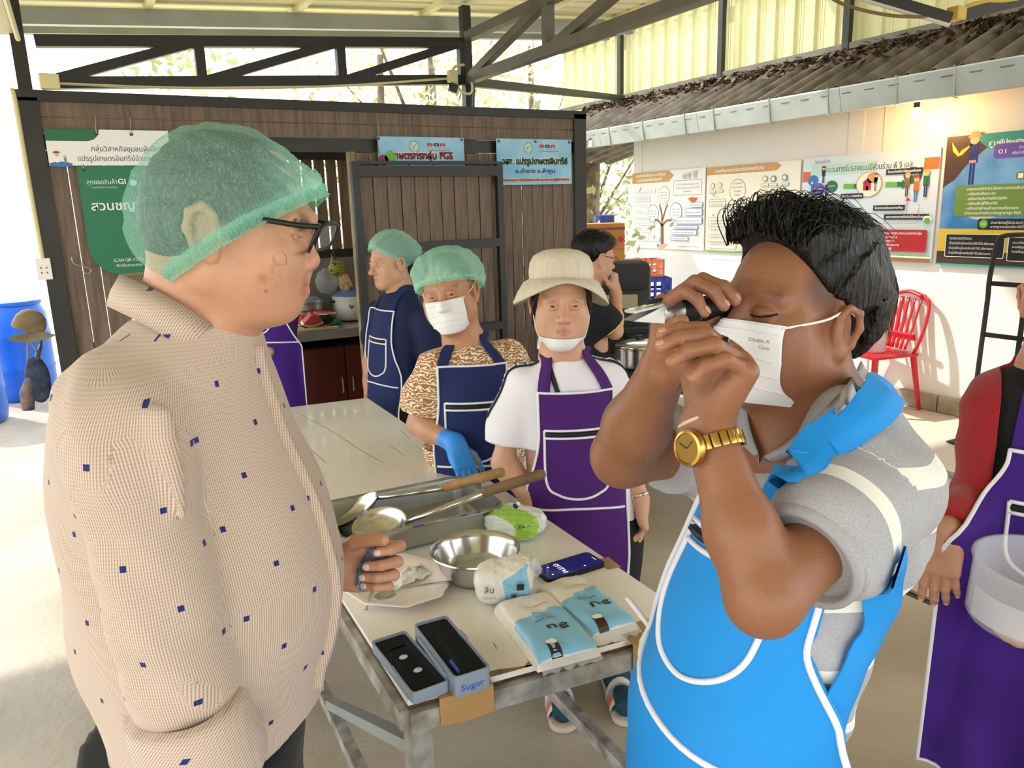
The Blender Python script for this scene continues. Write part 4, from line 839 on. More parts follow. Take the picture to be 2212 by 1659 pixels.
for i in range(4):
    if i == 0: continue
    a_, b_ = lg[i], lg[(i + 1) % 4]; mb = MB(); mb.bar((*a_, .25), (*b_, .25), .03, .035); mb.build('stretcher', M_gal, tb)
mb = MB(); mb.bar((*lg[0], TZ - .12), (lg[0][0] + .02, lg[0][1] + .75, 0.27), .03, .025); mb.build('brace', M_zinc, tb)
# worn edge and scratches of the top
p = Print((0, 0, TZ), (1, 0, 0), (0, 1, 0)); e = NR - NL; en = np.array([-e[1], e[0]]) / np.linalg.norm(e)
M_ply = mat('bare_ply', '#9a7a58', 0.85, var=0.4, scale=40); M_scr = mat('scratch_grey', '#8a8478', 0.7)
def edge_patch(t0, t1, w):
    n = 9; P = [NL + e * (t0 + (t1 - t0) * k / n) + en * 0.0005 for k in range(n + 1)]
    Q = [NL + e * (t0 + (t1 - t0) * k / n) + en * w * (0.25 + 0.75 * rng.random()) * math.sin(PI * (k + .4) / (n + .8)) for k in range(n + 1)]
    p.poly([*P, *Q[::-1]], M_ply)
for t0, t1, w in ((.14, .42, .022), (.37, .43, .05), (.47, .53, .02), (.50, .72, .010), (.02, .1, .012)): edge_patch(t0, t1, w)
for (x, y) in ((1000, 1430), (1196, 1434)): c_ = onz(x, y, TZ); p.disc(c_[0], c_[1], .004, P_blk)
for pts in (((640, 890), (705, 925), (735, 943), (775, 970), (800, 985), (830, 1000)), ((615, 937), (660, 962), (705, 1000)), ((865, 930), (885, 948)), ((895, 960), (930, 985), (955, 1005)), ((700, 1042), (707, 1058)), ((1066, 1388), (1073, 1402)), ((843, 963), (873, 984))):
    q_ = [onz(x, y, TZ)[:2] for x, y in pts]; p.line(q_, .0022, M_scr)
for k in range(26):
    x, y = rng.uniform(.5, 1.05), rng.uniform(1.3, 3.3); p.disc(x, y, rng.uniform(.0012, .003), M_scr)
p.build('worn_marks', tb); bpy.data.objects['worn_marks']['kind'] = 'stuff'
M_tape = mat('brown_tape', '#b28b55', 0.3, var=0.15, scale=10)
def tape(t, w, depth, label):
    c0 = NL + e * t; u = nrm(e); o_ = (*c0, TZ); mb = MB(); G = []
    for k in range(3):
        x = c0 + u * w * (k / 2); G.append([(*(x + en * depth), TZ + .0012), (*(x + en * .0), TZ + .0012), (*(x - en * .003 - en * .0166), TZ - .002), (*(x - en * .0205), TZ - .018), (*(x - en * .0205), TZ - .058 - .004 * (k % 2))])
    mb.grid(G); tag(mb.build('packing_tape', M_tape, loc=o_), label, 'tape')
tape(.085, .105, .045, 'brown packing tape wrapped over the table corner beside the case'); tape(.73, .085, .05, 'brown packing tape on the table edge in front of the sugar bags')
c_ = onz(1288, 1212, TZ); mb = MB(); mb.prism([(1.015, 1.395), (1.05, 1.39), (1.056, 1.45), (1.02, 1.455)], TZ + .0004, TZ + .0012); tag(mb.build('packing_tape', M_tape, loc=(1.03, 1.42, TZ)), 'brown packing tape on the table side behind the phone', 'tape')

# ------------------------------------------------------------------ tray and ladles
tc = np.array([.70, 1.885]); tr = thing('steel_tray', 'deep rectangular stainless tray holding two ladles', 'tray', (*tc, TZ), -0.03)
def rr(w, d, r, n=6):
    P = []
    for sx_, sy_, a0 in ((1, -1, -90), (1, 1, 0), (-1, 1, 90), (-1, -1, 180)):
        for k in range(n): a_ = math.radians(a0 + 90 * k / (n - 1)); P.append((sx_ * (w / 2 - r) + r * math.cos(a_), sy_ * (d / 2 - r) + r * math.sin(a_)))
    return P
def rings(mb, specs):
    R_ = [[(x, y, z) for x, y in rr(w, d, r)] for w, d, r, z in specs]; n = len(R_[0]); G = np.array([r_ + [r_[0]] for r_ in R_]); mb.grid(G); return R_
mb = MB(); R_ = rings(mb, [(.40, .24, .03, .002), (.42, .262, .035, .012), (.435, .275, .04, .066), (.455, .295, .05, .07), (.462, .302, .053, .068), (.462, .302, .053, .072), (.455, .295, .05, .0745), (.43, .27, .038, .071), (.41, .25, .03, .010), (.39, .23, .03, .006)])
mb.add(R_[-1], [tuple(range(len(R_[-1])))]); mb.add(R_[0], [tuple(range(len(R_[0])))[::-1]]); mb.build('pan', M_ssb, tr, world=False, auto=40)
q = Print((-.05, -.1486, .0), (1, 0, 0), (0, 0, 1)); M_bp = mat('blue_paint', '#1f4fa0', 0.4); 
mb = MB(); mb.use(M_bp)
for x, y, w in ((-.03, -.15, .03), (.10, -.149, .018), (.14, -.15, .012)): mb.bevbox((x, y, .0735), (w, .006, .003), .001)
mb.build('paint_spots', None, tr, world=False)
M_wh = mat('ladle_wood', '#b98f5c', 0.6, var=0.35, scale=20, stretch=(1, 1, 1)); M_wh2 = mat('ladle_wood_dark', '#7f6248', 0.65, var=0.35, scale=20)
def ladle(label, bc, tip, ferr, bowl_r, wood, hr, up):
    t = thing('ladle', label, 'ladle', bc); bc = np.asarray(bc, float); tip = np.asarray(tip, float); d = nrm(tip - bc)
    up = nrm(up); side = nrm(np.cross(up, [d[0], d[1], 0])); fw = np.cross(side, up); Rm = np.column_stack([fw, side, up])
    mb = MB(); r = bowl_r; prof = [(0.0, -.36 * r), (.35 * r, -.33 * r), (.65 * r, -.22 * r), (.88 * r, -.06 * r), (r, .12 * r), (1.02 * r, .13 * r), (.97 * r, .12 * r), (.85 * r, -.04 * r), (.6 * r, -.19 * r), (.3 * r, -.3 * r), (0, -.33 * r)]
    mb.lathe(prof, bc, 32, Rm, 1.25, 1.0); mb.build('bowl', M_ss, t, auto=50)
    L = np.linalg.norm(tip - bc); a_ = bc + fw * r * 1.15 + up * .08 * r; mb = MB(); f_ = bc + (tip - bc) * ferr; mb.tube([a_, a_ * .75 + f_ * .25, f_], [.006, hr * .62, hr * .9], 12, flat=.9); mb.build('shaft', M_ss, t, smooth=True)
    mb = MB(); mb.tube([f_, f_ + (tip - f_) * .03, f_ + (tip - f_) * .5, tip - (tip - f_) * .04, tip], [hr * .95, hr * 1.05, hr * 1.12, hr * 1.05, hr * .7], 14); mb.build('handle', wood, t, smooth=True)
ladle('ladle with a light wooden handle across the tray', (.575, 1.965, TZ + .055), dep(1090, 1018, 2.08), .60, .062, M_wh, .0125, (-.5, .15, .85))
ladle('ladle with a dark wooden handle across the tray', (.60, 1.845, TZ + .05), dep(1177, 1022, 1.93), .64, .060, M_wh2, .0125, (-.35, -.25, .9))
# ------------------------------------------------------------------ basin, plate, spoon, bowl
bc = np.array([.727, 1.532]); bs = thing('steel_basin', 'round stainless basin of water beside the sugar bags', 'basin', (*bc, TZ))
mb = MB(); mb.lathe([(.055, 0), (.065, .003), (.085, .03), (.098, .065), (.105, .073), (.108, .074), (.107, .077), (.099, .074), (.094, .062), (.081, .03), (.062, .0055), (0, .005)], (*bc, TZ), 56); mb.build('bowl', M_ss, bs, auto=60)
mb = MB(); mb.lathe([(.0795, .027), (.04, .0272), (0, .0272)], (*bc, TZ), 48); mb.build('water', mat('water', '#f4fbff', 0.02, trans=1.0, ior=1.33), bs)
pc_ = np.array([.545, 1.592]); plt = thing('melamine_plate', 'pale pink oval plate with a wavy rim under the tissue', 'plate', (*pc_, TZ))
wob = lambda a_, z: 0.028 * math.cos(9 * a_) + 0.012 * math.cos(18 * a_) if z > .008 else 0
mb = MB(); mb.lathe([(.06, 0), (.075, .002), (.10, .012), (.128, .02), (.13, .022), (.127, .023), (.10, .0155), (.074, .006), (0, .005)], (*pc_, TZ), 64, rotz(.25), .92, 1.12, wob); mb.build('plate', mat('pink_melamine', '#f6e9e1', 0.18), plt, smooth=True)
ts = MB(); g = 12; G = []
for i in range(g):
    row = []
    for j in range(g):
        u, v = i / (g - 1) - .5, j / (g - 1) - .5; row.append((pc_[0] + .035 + u * .10 + rng.normal(0, .004), pc_[1] + .005 + v * .055 + .02 * u + rng.normal(0, .003), TZ + .010 + .016 * (1 - (2 * u) ** 2) * (1 - (2 * v) ** 2) + abs(rng.normal(0, .005))))
    G.append(row)
ts.grid(G); tag(ts.build('tissue', mat('tissue_white', '#fafaf4', 0.85), loc=(pc_[0], pc_[1], TZ + .006), smooth=True), 'crumpled damp white tissue lying on the pink plate', 'tissue')
def spoon(label, a_, b_, r):
    t = thing('spoon', label, 'spoon', a_); a_ = np.asarray(a_); b_ = np.asarray(b_); d = nrm((b_ - a_) * np.array([1, 1, 0])); s_ = np.array([-d[1], d[0], 0]); Rm = np.column_stack([d, s_, [0, 0, 1]])
    mb = MB(); mb.lathe([(0, -.008), (.5 * r, -.006), (.85 * r, -.002), (r, .001), (.97 * r, .0018), (.8 * r, -.0005), (.45 * r, -.0045), (0, -.0062)], a_ + d * r * .2, 24, Rm, 1.45, 1.0); mb.build('bowl', M_ss, t, smooth=True)
    mb = MB(); mb.tube(catmull([a_ + d * r * 1.5, a_ * .6 + b_ * .4 + np.array([0, 0, .008]), b_], 6), np.linspace(.0028, .0052, 13), 8, flat=.45); mb.build('handle', M_ss, t, smooth=True)
spoon('steel tablespoon resting across the pink plate rim', (.485, 1.502, TZ + .035), (.645, 1.50, TZ + .026), .019)
fk = MB(); fk.tube(catmull([onz(815, 1268, TZ + .03), onz(800, 1285, TZ + .028), onz(789, 1318, TZ + .005)], 5), .005, 8, flat=.4); tag(fk.build('fork_handle', M_ss, loc=onz(789, 1318, TZ)), 'steel fork handle sticking out from the pink plate', 'fork')
wb_ = onz(722, 1182, TZ); bw = thing('white_bowl', 'small white bowl half hidden behind the tray corner', 'bowl', (.50, 1.735 - .02, TZ)); wcx = np.array([.452, 1.80])
mb = MB(); mb.lathe([(.02, 0), (.025, .004), (.036, .03), (.04, .045), (.038, .045), (.033, .03), (.02, .008), (0, .007)], (*wcx, TZ), 28); mb.build('bowl', mat('white_china', '#f0efec', 0.2), bw, smooth=True)
# ------------------------------------------------------------------ refractometer case
M_case = mat('grey_case', '#8f9bab', 0.4); M_foam = mat('black_foam', '#131316', 0.95, bump=0.4, bscale=300)
ca = thing('instrument_case', 'open grey plastic instrument case with black foam', 'case', (.50, 1.25, TZ), 0)
def tray_box(name, c0, w, d, h, rz, cuts, foam_name):
    Rm = rotz(rz); T_ = lambda V: np.asarray(V) @ Rm.T + np.array([*c0, TZ])
    mb = MB(); R_ = [[(x, y, z) for x, y in rr(ww, dd, .008, 4)] for ww, dd, z in ((w - .006, d - .006, 0), (w, d, .004), (w, d, h), (w - .006, d - .006, h), (w - .006, d - .006, h - .006))]
    n = len(R_[0]); mb.grid(np.array([T_(r_ + [r_[0]]) for r_ in R_])); mb.add(T_(R_[0]), [tuple(range(n))[::-1]]); b_ = mb.build(name, M_case, ca, auto=40)
    mb = MB(); mb.prism(rr(w - .006, d - .006, .006, 4), h - .03 if h > .03 else .004, h - .0055, T_); fo = mb.build(foam_name, M_foam, b_)
    mb = MB(); mb.use(mat('foam_hollow_shade', '#070709', 1.0))  # flat darker patches paint the shade of hollows; the foam is uncut
    for (x0, x1, y0, y1) in cuts: mb.add(T_([(x0, y0, h - .0051), (x1, y0, h - .0051), (x1, y1, h - .0051), (x0, y1, h - .0051)]), [(0, 1, 2, 3)])
    mb.build('cutout_shade', None, b_)
    return b_, T_
b1, T1 = tray_box('base', (.523, 1.233), .072, .212, .045, -.035, [(-.002, .026, -.09, .06), (-.012, .03, .06, .085), (-.026, -.014, -.085, .055)], 'foam')
b2, T2 = tray_box('lid', (.445, 1.255), .074, .205, .026, .03, [(-.014, .016, -.09, .06), (-.03, .018, .055, .08)], 'foam')
mb = MB(); mb.prism([(-.003 + .008 * math.cos(t), .0 + .006 * math.sin(t) + yy) for yy in (0,) for t in np.linspace(0, 2 * PI, 12)[:-1]], .0262, .0268, T2); V = mb.v[0]; 
for yy, xx in ((.02, -.002), (-.035, .004)):
    mb = MB(); mb.lathe([(.009, .0), (.008, .002), (0, .0025)], T2([(xx, yy, .0212)])[0] - np.array([0, 0, 0.0]), 16, None, 1, .75); mb.build('screw_cap', mat('pearl_white', '#cfd6e4', 0.3), b2, smooth=True)
mb = MB(); mb.tube([T1([(-.020, -.088, .042)])[0], T1([(-.020, -.05, .043)])[0]], .0035, 8); mb.build('pipette_end', mat('pipette_blue', '#2b4fb0', 0.3), b1)
for (T_, x, y0, par, zz) in ((T1, .036, .02, b1, .043), (T2, -.037, -.02, b2, .024)):
    mb = MB(); mb.bevbox(T_([(x, y0, zz)])[0], (.008, .036, .008), .002); mb.build('latch', M_case, par)
mb = MB(); mb.tube([T1([(-.038, -.07, .03)])[0], T1([(-.038, .07, .03)])[0]], .004, 8); mb.build('hinge', M_case, ca)
p = Print(T1([(-.036, -.1062, 0)])[0], rotz(-.035) @ np.array([1, 0, 0]), (0, 0, 1)); p.text('Sugar', .012, .014, .013, mat('blue_ink', '#1f4fc0', 0.5), w=.046); p.build('handwriting', b1)
# ------------------------------------------------------------------ phone
pc2 = np.array([.938, 1.448]); ph = thing('smartphone', 'black smartphone showing a timer beside the sugar bags', 'phone', (*pc2, TZ), 0.02)
mb = MB(); mb.prism(rr(.164, .078, .012, 6), 0, .010); mb.build('body', mat('phone_black', '#0d0d0f', 0.35), ph, world=False, auto=40)
mb = MB(); mb.prism(rr(.156, .070, .009, 6), .0101, .0104); mb.build('screen', mat('screen_navy', '#161a4a', 0.08, emit='#1c2466', estr=0.5), ph, world=False)
p = Print((-.078, -.035, .0106), (1, 0, 0), (0, 1, 0)); S_w = mat('screen_white', '#ffffff', 0.3, emit='#ffffff', estr=0.9)
p.u, p.v = np.array([0., 1., 0]), np.array([-1., 0, 0]); p.o = np.array([-.02, -.032, .0106]); p.text('04:23.63', .004, .0, .014, S_w, w=.052)
for x, y in ((.01, -.05), (.05, .03), (.014, .04)): p.disc(x, y, .0025, S_w)
p.rect(.02, -.092, .018, .0015, S_w); p.build('screen_digits', ph, False)
# ------------------------------------------------------------------ sugar bags
M_sug = mat('sugar_film', '#efe8dc', 0.35, var=0.08, scale=40); M_bblue = mat('bag_blue', '#8cc9e8', 0.3, var=0.1, scale=20); M_bdk = mat('bag_brown', '#3a2417', 0.4); M_clear = mat('clear_film', '#f2f4f4', 0.12, alpha=0.4)
def sugar_bag(label, c0, L, W, H, rz, seed):
    rg = np.random.default_rng(seed); t = thing('sugar_bag', label, 'sugar bag', (*c0, TZ), rz)
    ph_ = rg.uniform(0, 6, 8)
    def hgt(x, y):
        u, v = np.clip(abs(2 * x / W), 0, 1), np.clip(abs(2 * y / L), 0, 1)
        b = (1 - u ** 7) ** .45 * (1 - v ** 9) ** .45
        return H * b + b * (.0014 * np.sin(x * 120 + ph_[0] + 2 * np.sin(y * 40 + ph_[1])) + .0012 * np.sin(y * 90 + ph_[2] + 2 * np.sin(x * 60)))
    nx, ny = 26, 40; X = np.sin(np.linspace(-1, 1, nx) * PI / 2 * .9) / math.sin(PI / 2 * .9) * W / 2; Y = np.sin(np.linspace(-1, 1, ny) * PI / 2 * .9) / math.sin(PI / 2 * .9) * L / 2
    mb = MB(); mb.use(M_sug); mb.use(M_bblue)
    G = np.array([[(x, y, max(0.0005, float(hgt(x, y)))) for y in Y] for x in X]); Gb = G.copy(); Gb[:, :, 2] = 0.0003
    V = np.vstack([G.reshape(-1, 3), Gb.reshape(-1, 3)]); Fc = []; mi = []
    for i in range(nx - 1):
        for j in range(ny - 1):
            x, y = (X[i] + X[i + 1]) / 2, (Y[j] + Y[j + 1]) / 2; Fc.append((i * ny + j, (i + 1) * ny + j, (i + 1) * ny + j + 1, i * ny + j + 1)); mi.append(1 if (y < .022 * L / .24 + .03 * x / W and abs(x) < W * .46 and y > -L * .485) or y > L * .465 else 0)
    mb.v = [V]; mb.f = Fc; mb.m = mi; mb.n = len(V); mb.build('bag', None, t, world=False, smooth=True)
    def put(s_, x, y, h, m, w, flip=True, name='lettering', bold=0.0):
        Vt, Ft = text_geo(s_, bold)
        P = Vt[:, :2].copy(); P[:, 0] -= (P[:, 0].max() + P[:, 0].min()) / 2; P[:, 0] *= w / np.ptp(P[:, 0]); P[:, 1] *= h / .72
        if flip: P = -P
        P += np.array([x, y]); mb = MB(); mb.use(m); mb.add(np.column_stack([P, hgt(P[:, 0], P[:, 1]) + .0012]), Ft); mb.build(name, None, t, world=False)
    put('ลิน', .012, -.035, .02, M_bdk, .045, bold=.02); put('CLARIFIED', .0, .004, .006, P_gry, .036); put('WHITE SUGAR', .0, -.006, .007, P_nvy, .045); put('น้ำตาลทรายขาว 1 กก.', .005, .05, .006, P_brn, .05)
    mb = MB(); mb.use(M_bdk); P = np.array([(x, y) for y in np.linspace(-L * .49, -L * .37, 6) for x in (-.036, -.012)]); mb.add(np.column_stack([P, np.maximum(hgt(P[:, 0], P[:, 1]), .004) + .0012]), [(2 * i, 2 * i + 1, 2 * i + 3, 2 * i + 2) for i in range(5)]); mb.build('printed_ribbon', None, t, world=False)
    mb = MB(); mb.use(P_wht); P = np.array([(-.034, -L * .395), (-.014, -L * .395), (-.012, -L * .35), (-.02, -L * .335), (-.036, -L * .35)]); mb.add(np.column_stack([P, hgt(P[:, 0], P[:, 1]) + .0018]), [(0, 1, 2, 3, 4)]); mb.build('printed_emblem', None, t, world=False)
    # side lettering and crimped end film
    q = Print((-W / 2 * 1.002, L * .30, .0), (0, -1, 0), (.25, 0, .97)); q.o = np.array([-W / 2 * .985, L * .26, .004]); q.text('ลิน', .0, .006, .013, M_bdk, w=.022).text('WHITE SUGAR', .03, .008, .007, M_bdk, w=.05); q.build('side_lettering', t, False)
    for sgn in (-1, 1):
        mb = MB(); xs_ = np.linspace(-W * .47, W * .47, 14); G = [[(x, sgn * (L * .49 + a_ * .022), max(.002, H * .45 - a_ * H * .3 + .004 * math.sin(i * 2.1 + ph_[3]) * a_ + .003 * math.sin(i * 3.7) * a_)) for a_ in (0, .5, 1)] for i, x in enumerate(xs_)]
        mb.grid(G); mb.build('crimped_film', M_clear, t, world=False, smooth=True)
    return t
sugar_bag('flat sealed sugar bag lying nearest the instrument case', (.735, 1.235), .245, .135, .038, -.13, 1)
sugar_bag('flat sealed sugar bag lying beside the phone', (.855, 1.262), .235, .115, .038, -.04, 2)
oa = np.array([.735, 1.405]); ob = thing('sugar_bag', 'opened crumpled sugar bag propped upright behind the flat ones', 'sugar bag', (*oa, TZ))
bm = bmesh.new(); bmesh.ops.create_icosphere(bm, subdivisions=5, radius=1.0); V = np.array([v.co[:] for v in bm.verts]); Fc = [[v.index for v in f.verts] for f in bm.faces]; bm.free()
S_ = V / (np.abs(V) ** 3.2).sum(1, keepdims=True) ** (1 / 3.2)
U = S_ * np.array([.068, .05, .045]); crease = sum(a_ * np.abs(np.sin(V @ k_ + f_)) for a_, k_, f_ in ((.004, np.array([7., 3, 5]), 0.), (.003, np.array([-6., 9, 2]), 1.), (.002, np.array([15., -9, 11]), 2.), (.0015, np.array([-12., -19, 21]), .5)))
U *= (1 - crease * 7 * (.4 + .6 * (V[:, :1] > -.1).ravel()))[:, None] if False else (1 - (crease * 9)[:, None] * (.35 + .65 * (V[:, 0:1] > -.2)))
U[:, 2] += .012 * np.clip(S_[:, 0], 0, 1) * (S_[:, 2] > 0); U = U @ roty(-.12).T @ rotz(-.5).T; U[:, 2] -= U[:, 2].min(); U[:, 2] += .0005
mb = MB(); mb.use(M_sug); mb.use(M_bblue); mb.add(U + np.array([*oa, TZ]), Fc); fc = V[np.array(Fc)].mean(1); mb.m = [1 if (-.0 < c3[0] < .75 and c3[1] < .25 and -.75 < c3[2] < .45 + .2 * c3[0]) else 0 for c3 in fc]; mb.build('bag', None, ob, smooth=False)
q = Print(np.array([*oa, TZ]), rotz(-.5) @ np.array([1, 0, 0]), (0, -.12, .99)); q.o = np.array([*oa, TZ]) + rotz(-.5) @ np.array([0, -.0515, 0]); q.text('ลิน', -.045, .045, .016, M_bdk, w=.02).text('ลิน', .012, .022, .018, M_bdk, w=.032, bold=.02).rect(.025, .05, .016, .016, M_bdk).text('โอลิโกซูการ์', -.05, .03, .006, P_brn, w=.03); q.build('lettering', ob)
mb = MB(); G = []
for i in range(12):
    a_ = i * 2 * PI / 12; G.append([np.array([*oa, TZ]) + rotz(-.5) @ np.array([.055 + r * 1.0 * .3 + (.03 - .012 * k) * math.cos(a_) * (1 + .3 * math.sin(3 * a_ + k)), .02 + (.03 - .008 * k) * math.sin(a_), .05 + .02 * k + .006 * math.sin(5 * a_)]) for k, r in enumerate((0, .02, .03))])
mb.grid(G, True); mb.build('torn_neck', M_clear, ob, smooth=True)
# ------------------------------------------------------------------ snack bag of tissues
gb = np.array([.93, 1.70]); gbt = thing('tissue_pack', 'crumpled clear and lime-green tissue packet beside the tray', 'packet', (*gb, TZ))
U = S_ * np.array([.07, .085, .038]); U *= (1 - (crease * 12)[:, None]); U = U @ rotz(.5).T; U[:, 2] -= U[:, 2].min()
mb = MB(); M_lime = mat('film_lime', '#9fd04a', 0.25); M_tis = mat('film_tissue', '#e6ebe2', 0.25, var=0.12, scale=30); mb.use(M_tis); mb.use(M_lime); mb.add(U + np.array([*gb, TZ + .0005]), Fc); mb.m = [1 if -.75 < c3[0] - .25 * c3[1] < .12 and c3[2] > -.5 else 0 for c3 in fc]; mb.build('packet', None, gbt)
q = Print((gb[0] - .035, gb[1] - .075, TZ + .058), rotz(.1) @ np.array([1, 0, 0]), (0, .75, .66)); q.text('สะอาด', .0, -.01, .014, P_nvy, w=.035, bold=.02); q.disc(.048, .008, .007, P_org); q.disc(.02, .055, .008, P_nvy); q.disc(.03, .06, .006, P_wht)
q.build('printed_logo', gbt)['kind'] = 'stuff'
# ------------------------------------------------------------------ smooth solid modelling for people
def smin(a, b, k):
    h = np.clip(0.5 + 0.5 * (b - a) / k, 0, 1); return b + (a - b) * h - k * h * (1 - h)
class Solid:
    """Smooth union of round cones, ellipsoids and lofts, meshed by surface nets."""
    def __init__(s): s.p = []; s.disp = None; s.cuts = []
    def add(s, f, c, R, k, sub=False, g=0): s.p.append((f, np.asarray(c, float), float(R), k, sub, g)); return s
    def rc(s, a, b, ra, rb=None, k=0.02, sub=False, g=0):
        a = np.asarray(a, float); b = np.asarray(b, float); rb = ra if rb is None else rb; d = b - a; L2 = max(d @ d, 1e-12)
        def f(P):
            t = np.clip((P - a) @ d / L2, 0, 1); return np.linalg.norm(P - a - t[:, None] * d, axis=1) - (ra + (rb - ra) * t)
        return s.add(f, (a + b) / 2, math.sqrt(L2) / 2 + max(ra, rb), k, sub, g)
    def chain(s, pts, rad, k=0.02, g=0):
        for i in range(len(pts) - 1): s.rc(pts[i], pts[i + 1], rad[i], rad[i + 1], k, False, g)
        return s
    def ell(s, c, r, R=None, k=0.02, sub=False, g=0):
        c = np.asarray(c, float); r = np.asarray(r, float); R = np.eye(3) if R is None else np.asarray(R)
        def f(P):
            q = (P - c) @ R; k0 = np.linalg.norm(q / r, axis=1); k1 = np.linalg.norm(q / (r * r), axis=1) + 1e-9; return np.where(k0 < 1e-6, -r.min(), k0 * (k0 - 1) / k1)
        return s.add(f, c, r.max(), k, sub, g)
    def loft(s, keys, side, fwd, k=0.03, n=3, g=0):
        """keys: (centre, half width along side, half depth along fwd)."""
        C = catmull([q[0] for q in keys], n + 2); W = catmull([[q[1], q[2], 0] for q in keys], n + 2); side = nrm(side); fwd = nrm(fwd)
        ax = nrm(C[-1] - C[0]); T = (C - C[0]) @ ax; T = np.maximum.accumulate(T + np.arange(len(T)) * 1e-7); up = nrm(np.cross(side, fwd))
        def f(P):
            h = (P - C[0]) @ ax; hc = np.clip(h, T[0], T[-1]); q = P - np.stack([np.interp(hc, T, C[:, i]) for i in range(3)], 1)
            rx = np.interp(hc, T, W[:, 0]); ry = np.interp(hc, T, W[:, 1]); rz = np.minimum(rx, ry) * .6
            x = q @ side; y = q @ fwd; z = h - hc
            k0 = np.sqrt((x / rx) ** 2 + (y / ry) ** 2 + (z / rz) ** 2); k1 = np.sqrt((x / rx ** 2) ** 2 + (y / ry ** 2) ** 2 + (z / rz ** 2) ** 2) + 1e-9
            return np.where(k0 < 1e-6, -np.minimum(rx, ry), k0 * (k0 - 1) / k1)
        c = C.mean(0); return s.add(f, c, np.linalg.norm(C - c, axis=1).max() + W.max(), k, False, g)
    def ev(s, P, cull=None):
        """cull: (block centres, half diagonal) to skip far pieces; P is then (blocks, m, 3)."""
        if cull is None:
            d = np.full(len(P), 9.0)
            for f, c, R, k, sub, g in s.p:
                v = f(P); d = smin(d, v, k) if not sub else -smin(-d, v, k)
            if s.disp is not None: d = d + s.disp(P)
            for f in s.cuts: d = np.maximum(d, f(P))
            return d
        Bc, hd = cull; B, m, _ = P.shape; d = np.full((B, m), 9.0)
        for f, c, R, k, sub, g in s.p:
            idx = np.nonzero(np.linalg.norm(Bc - c, axis=1) < R * 1.05 + hd + max(k, 0.01) * 1.5 + 0.02)[0]
            if not len(idx): continue
            v = f(P[idx].reshape(-1, 3)).reshape(-1, m); d[idx] = smin(d[idx], v, k) if not sub else -smin(-d[idx], v, k)
        Q = P.reshape(-1, 3); d = d.reshape(-1)
        if s.disp is not None: d = d + s.disp(Q)
        for f in s.cuts: d = np.maximum(d, f(Q))
        return d.reshape(B, m)
    def bounds(s):
        lo = np.min([c - R for f, c, R, k, sub, g in s.p if not sub], axis=0); hi = np.max([c + R for f, c, R, k, sub, g in s.p if not sub], axis=0); return lo - .02, hi + .02
    def mesh(s, h, lo=None, hi=None):
        if lo is None: lo, hi = s.bounds()
        lo = np.asarray(lo, float); hi = np.asarray(hi, float); nb = np.maximum(1, np.ceil((hi - lo) / (8 * h)).astype(int)); n = nb * 8 + 1
        ii = np.stack(np.meshgrid(*[np.arange(q) for q in nb], indexing='ij'), -1).reshape(-1, 3); Bc = lo + (ii * 8 + 4) * h; hd = 4 * h * 1.7321
        dc = s.ev(Bc); act = np.abs(dc) < hd * 1.9 + 0.004; ii = ii[act]; Bc = Bc[act]
        D = np.full(tuple(n), 1.0, np.float32); D.reshape(-1)
        # fill inside far blocks with negative sign
        neg = np.zeros(tuple(nb), bool); all_i = np.stack(np.meshgrid(*[np.arange(q) for q in nb], indexing='ij'), -1).reshape(-1, 3); neg[tuple(all_i.T)] = dc < 0
        D[:-1, :-1, :-1] = np.where(np.repeat(np.repeat(np.repeat(neg, 8, 0), 8, 1), 8, 2), -1.0, 1.0)
        loc = np.stack(np.meshgrid(*[np.arange(9)] * 3, indexing='ij'), -1).reshape(-1, 3)
        for st in range(0, len(ii), 1500):
            sl = slice(st, st + 1500); G = (ii[sl, None, :] * 8 + loc[None]); P = lo + G * h; v = s.ev(P, (Bc[sl], hd)); D[G[..., 0], G[..., 1], G[..., 2]] = v
        S = D < 0
        cnt = np.zeros(tuple(n - 1), np.uint8)
        for a in (0, 1):
            for b in (0, 1):
                for c in (0, 1): cnt += S[a:n[0] - 1 + a, b:n[1] - 1 + b, c:n[2] - 1 + c]
        cells = np.argwhere((cnt > 0) & (cnt < 8)); idm = np.full(tuple(n - 1), -1, np.int32); idm[tuple(cells.T)] = np.arange(len(cells))
        co = np.array([(a, b, c) for a in (0, 1) for b in (0, 1) for c in (0, 1)]); vals = np.stack([D[tuple((cells + o).T)] for o in co], 1)
        acc = np.zeros((len(cells), 3)); num = np.zeros(len(cells))
        for i in range(8):
            for j in range(i + 1, 8):
                if np.abs(co[i] - co[j]).sum() != 1: continue
                m = (vals[:, i] < 0) != (vals[:, j] < 0); t = np.zeros(len(cells)); t[m] = vals[m, i] / (vals[m, i] - vals[m, j]); acc[m] += co[i] + t[m, None] * (co[j] - co[i]); num[m] += 1
        V = lo + (cells + acc / np.maximum(num, 1)[:, None]) * h; Q = []
        for ax in range(3):
            o1, o2 = [(1, 2), (2, 0), (0, 1)][ax]; sl0 = [slice(None)] * 3; sl1 = [slice(None)] * 3; sl0[ax] = slice(0, -1); sl1[ax] = slice(1, None); A, Bq = S[tuple(sl0)], S[tuple(sl1)]
            e = np.argwhere(A != Bq); e = e[(e[:, o1] > 0) & (e[:, o2] > 0) & (e[:, o1] < n[o1] - 1) & (e[:, o2] < n[o2] - 1)]
            if not len(e): continue
            u1 = np.zeros(3, int); u1[o1] = 1; u2 = np.zeros(3, int); u2[o2] = 1
            q = np.stack([idm[tuple((e - u1 - u2).T)], idm[tuple((e - u2).T)], idm[tuple(e.T)], idm[tuple((e - u1).T)]], 1); ins = A[tuple(e.T)]; q[~ins] = q[~ins][:, ::-1]; Q.append(q[(q >= 0).all(1)])
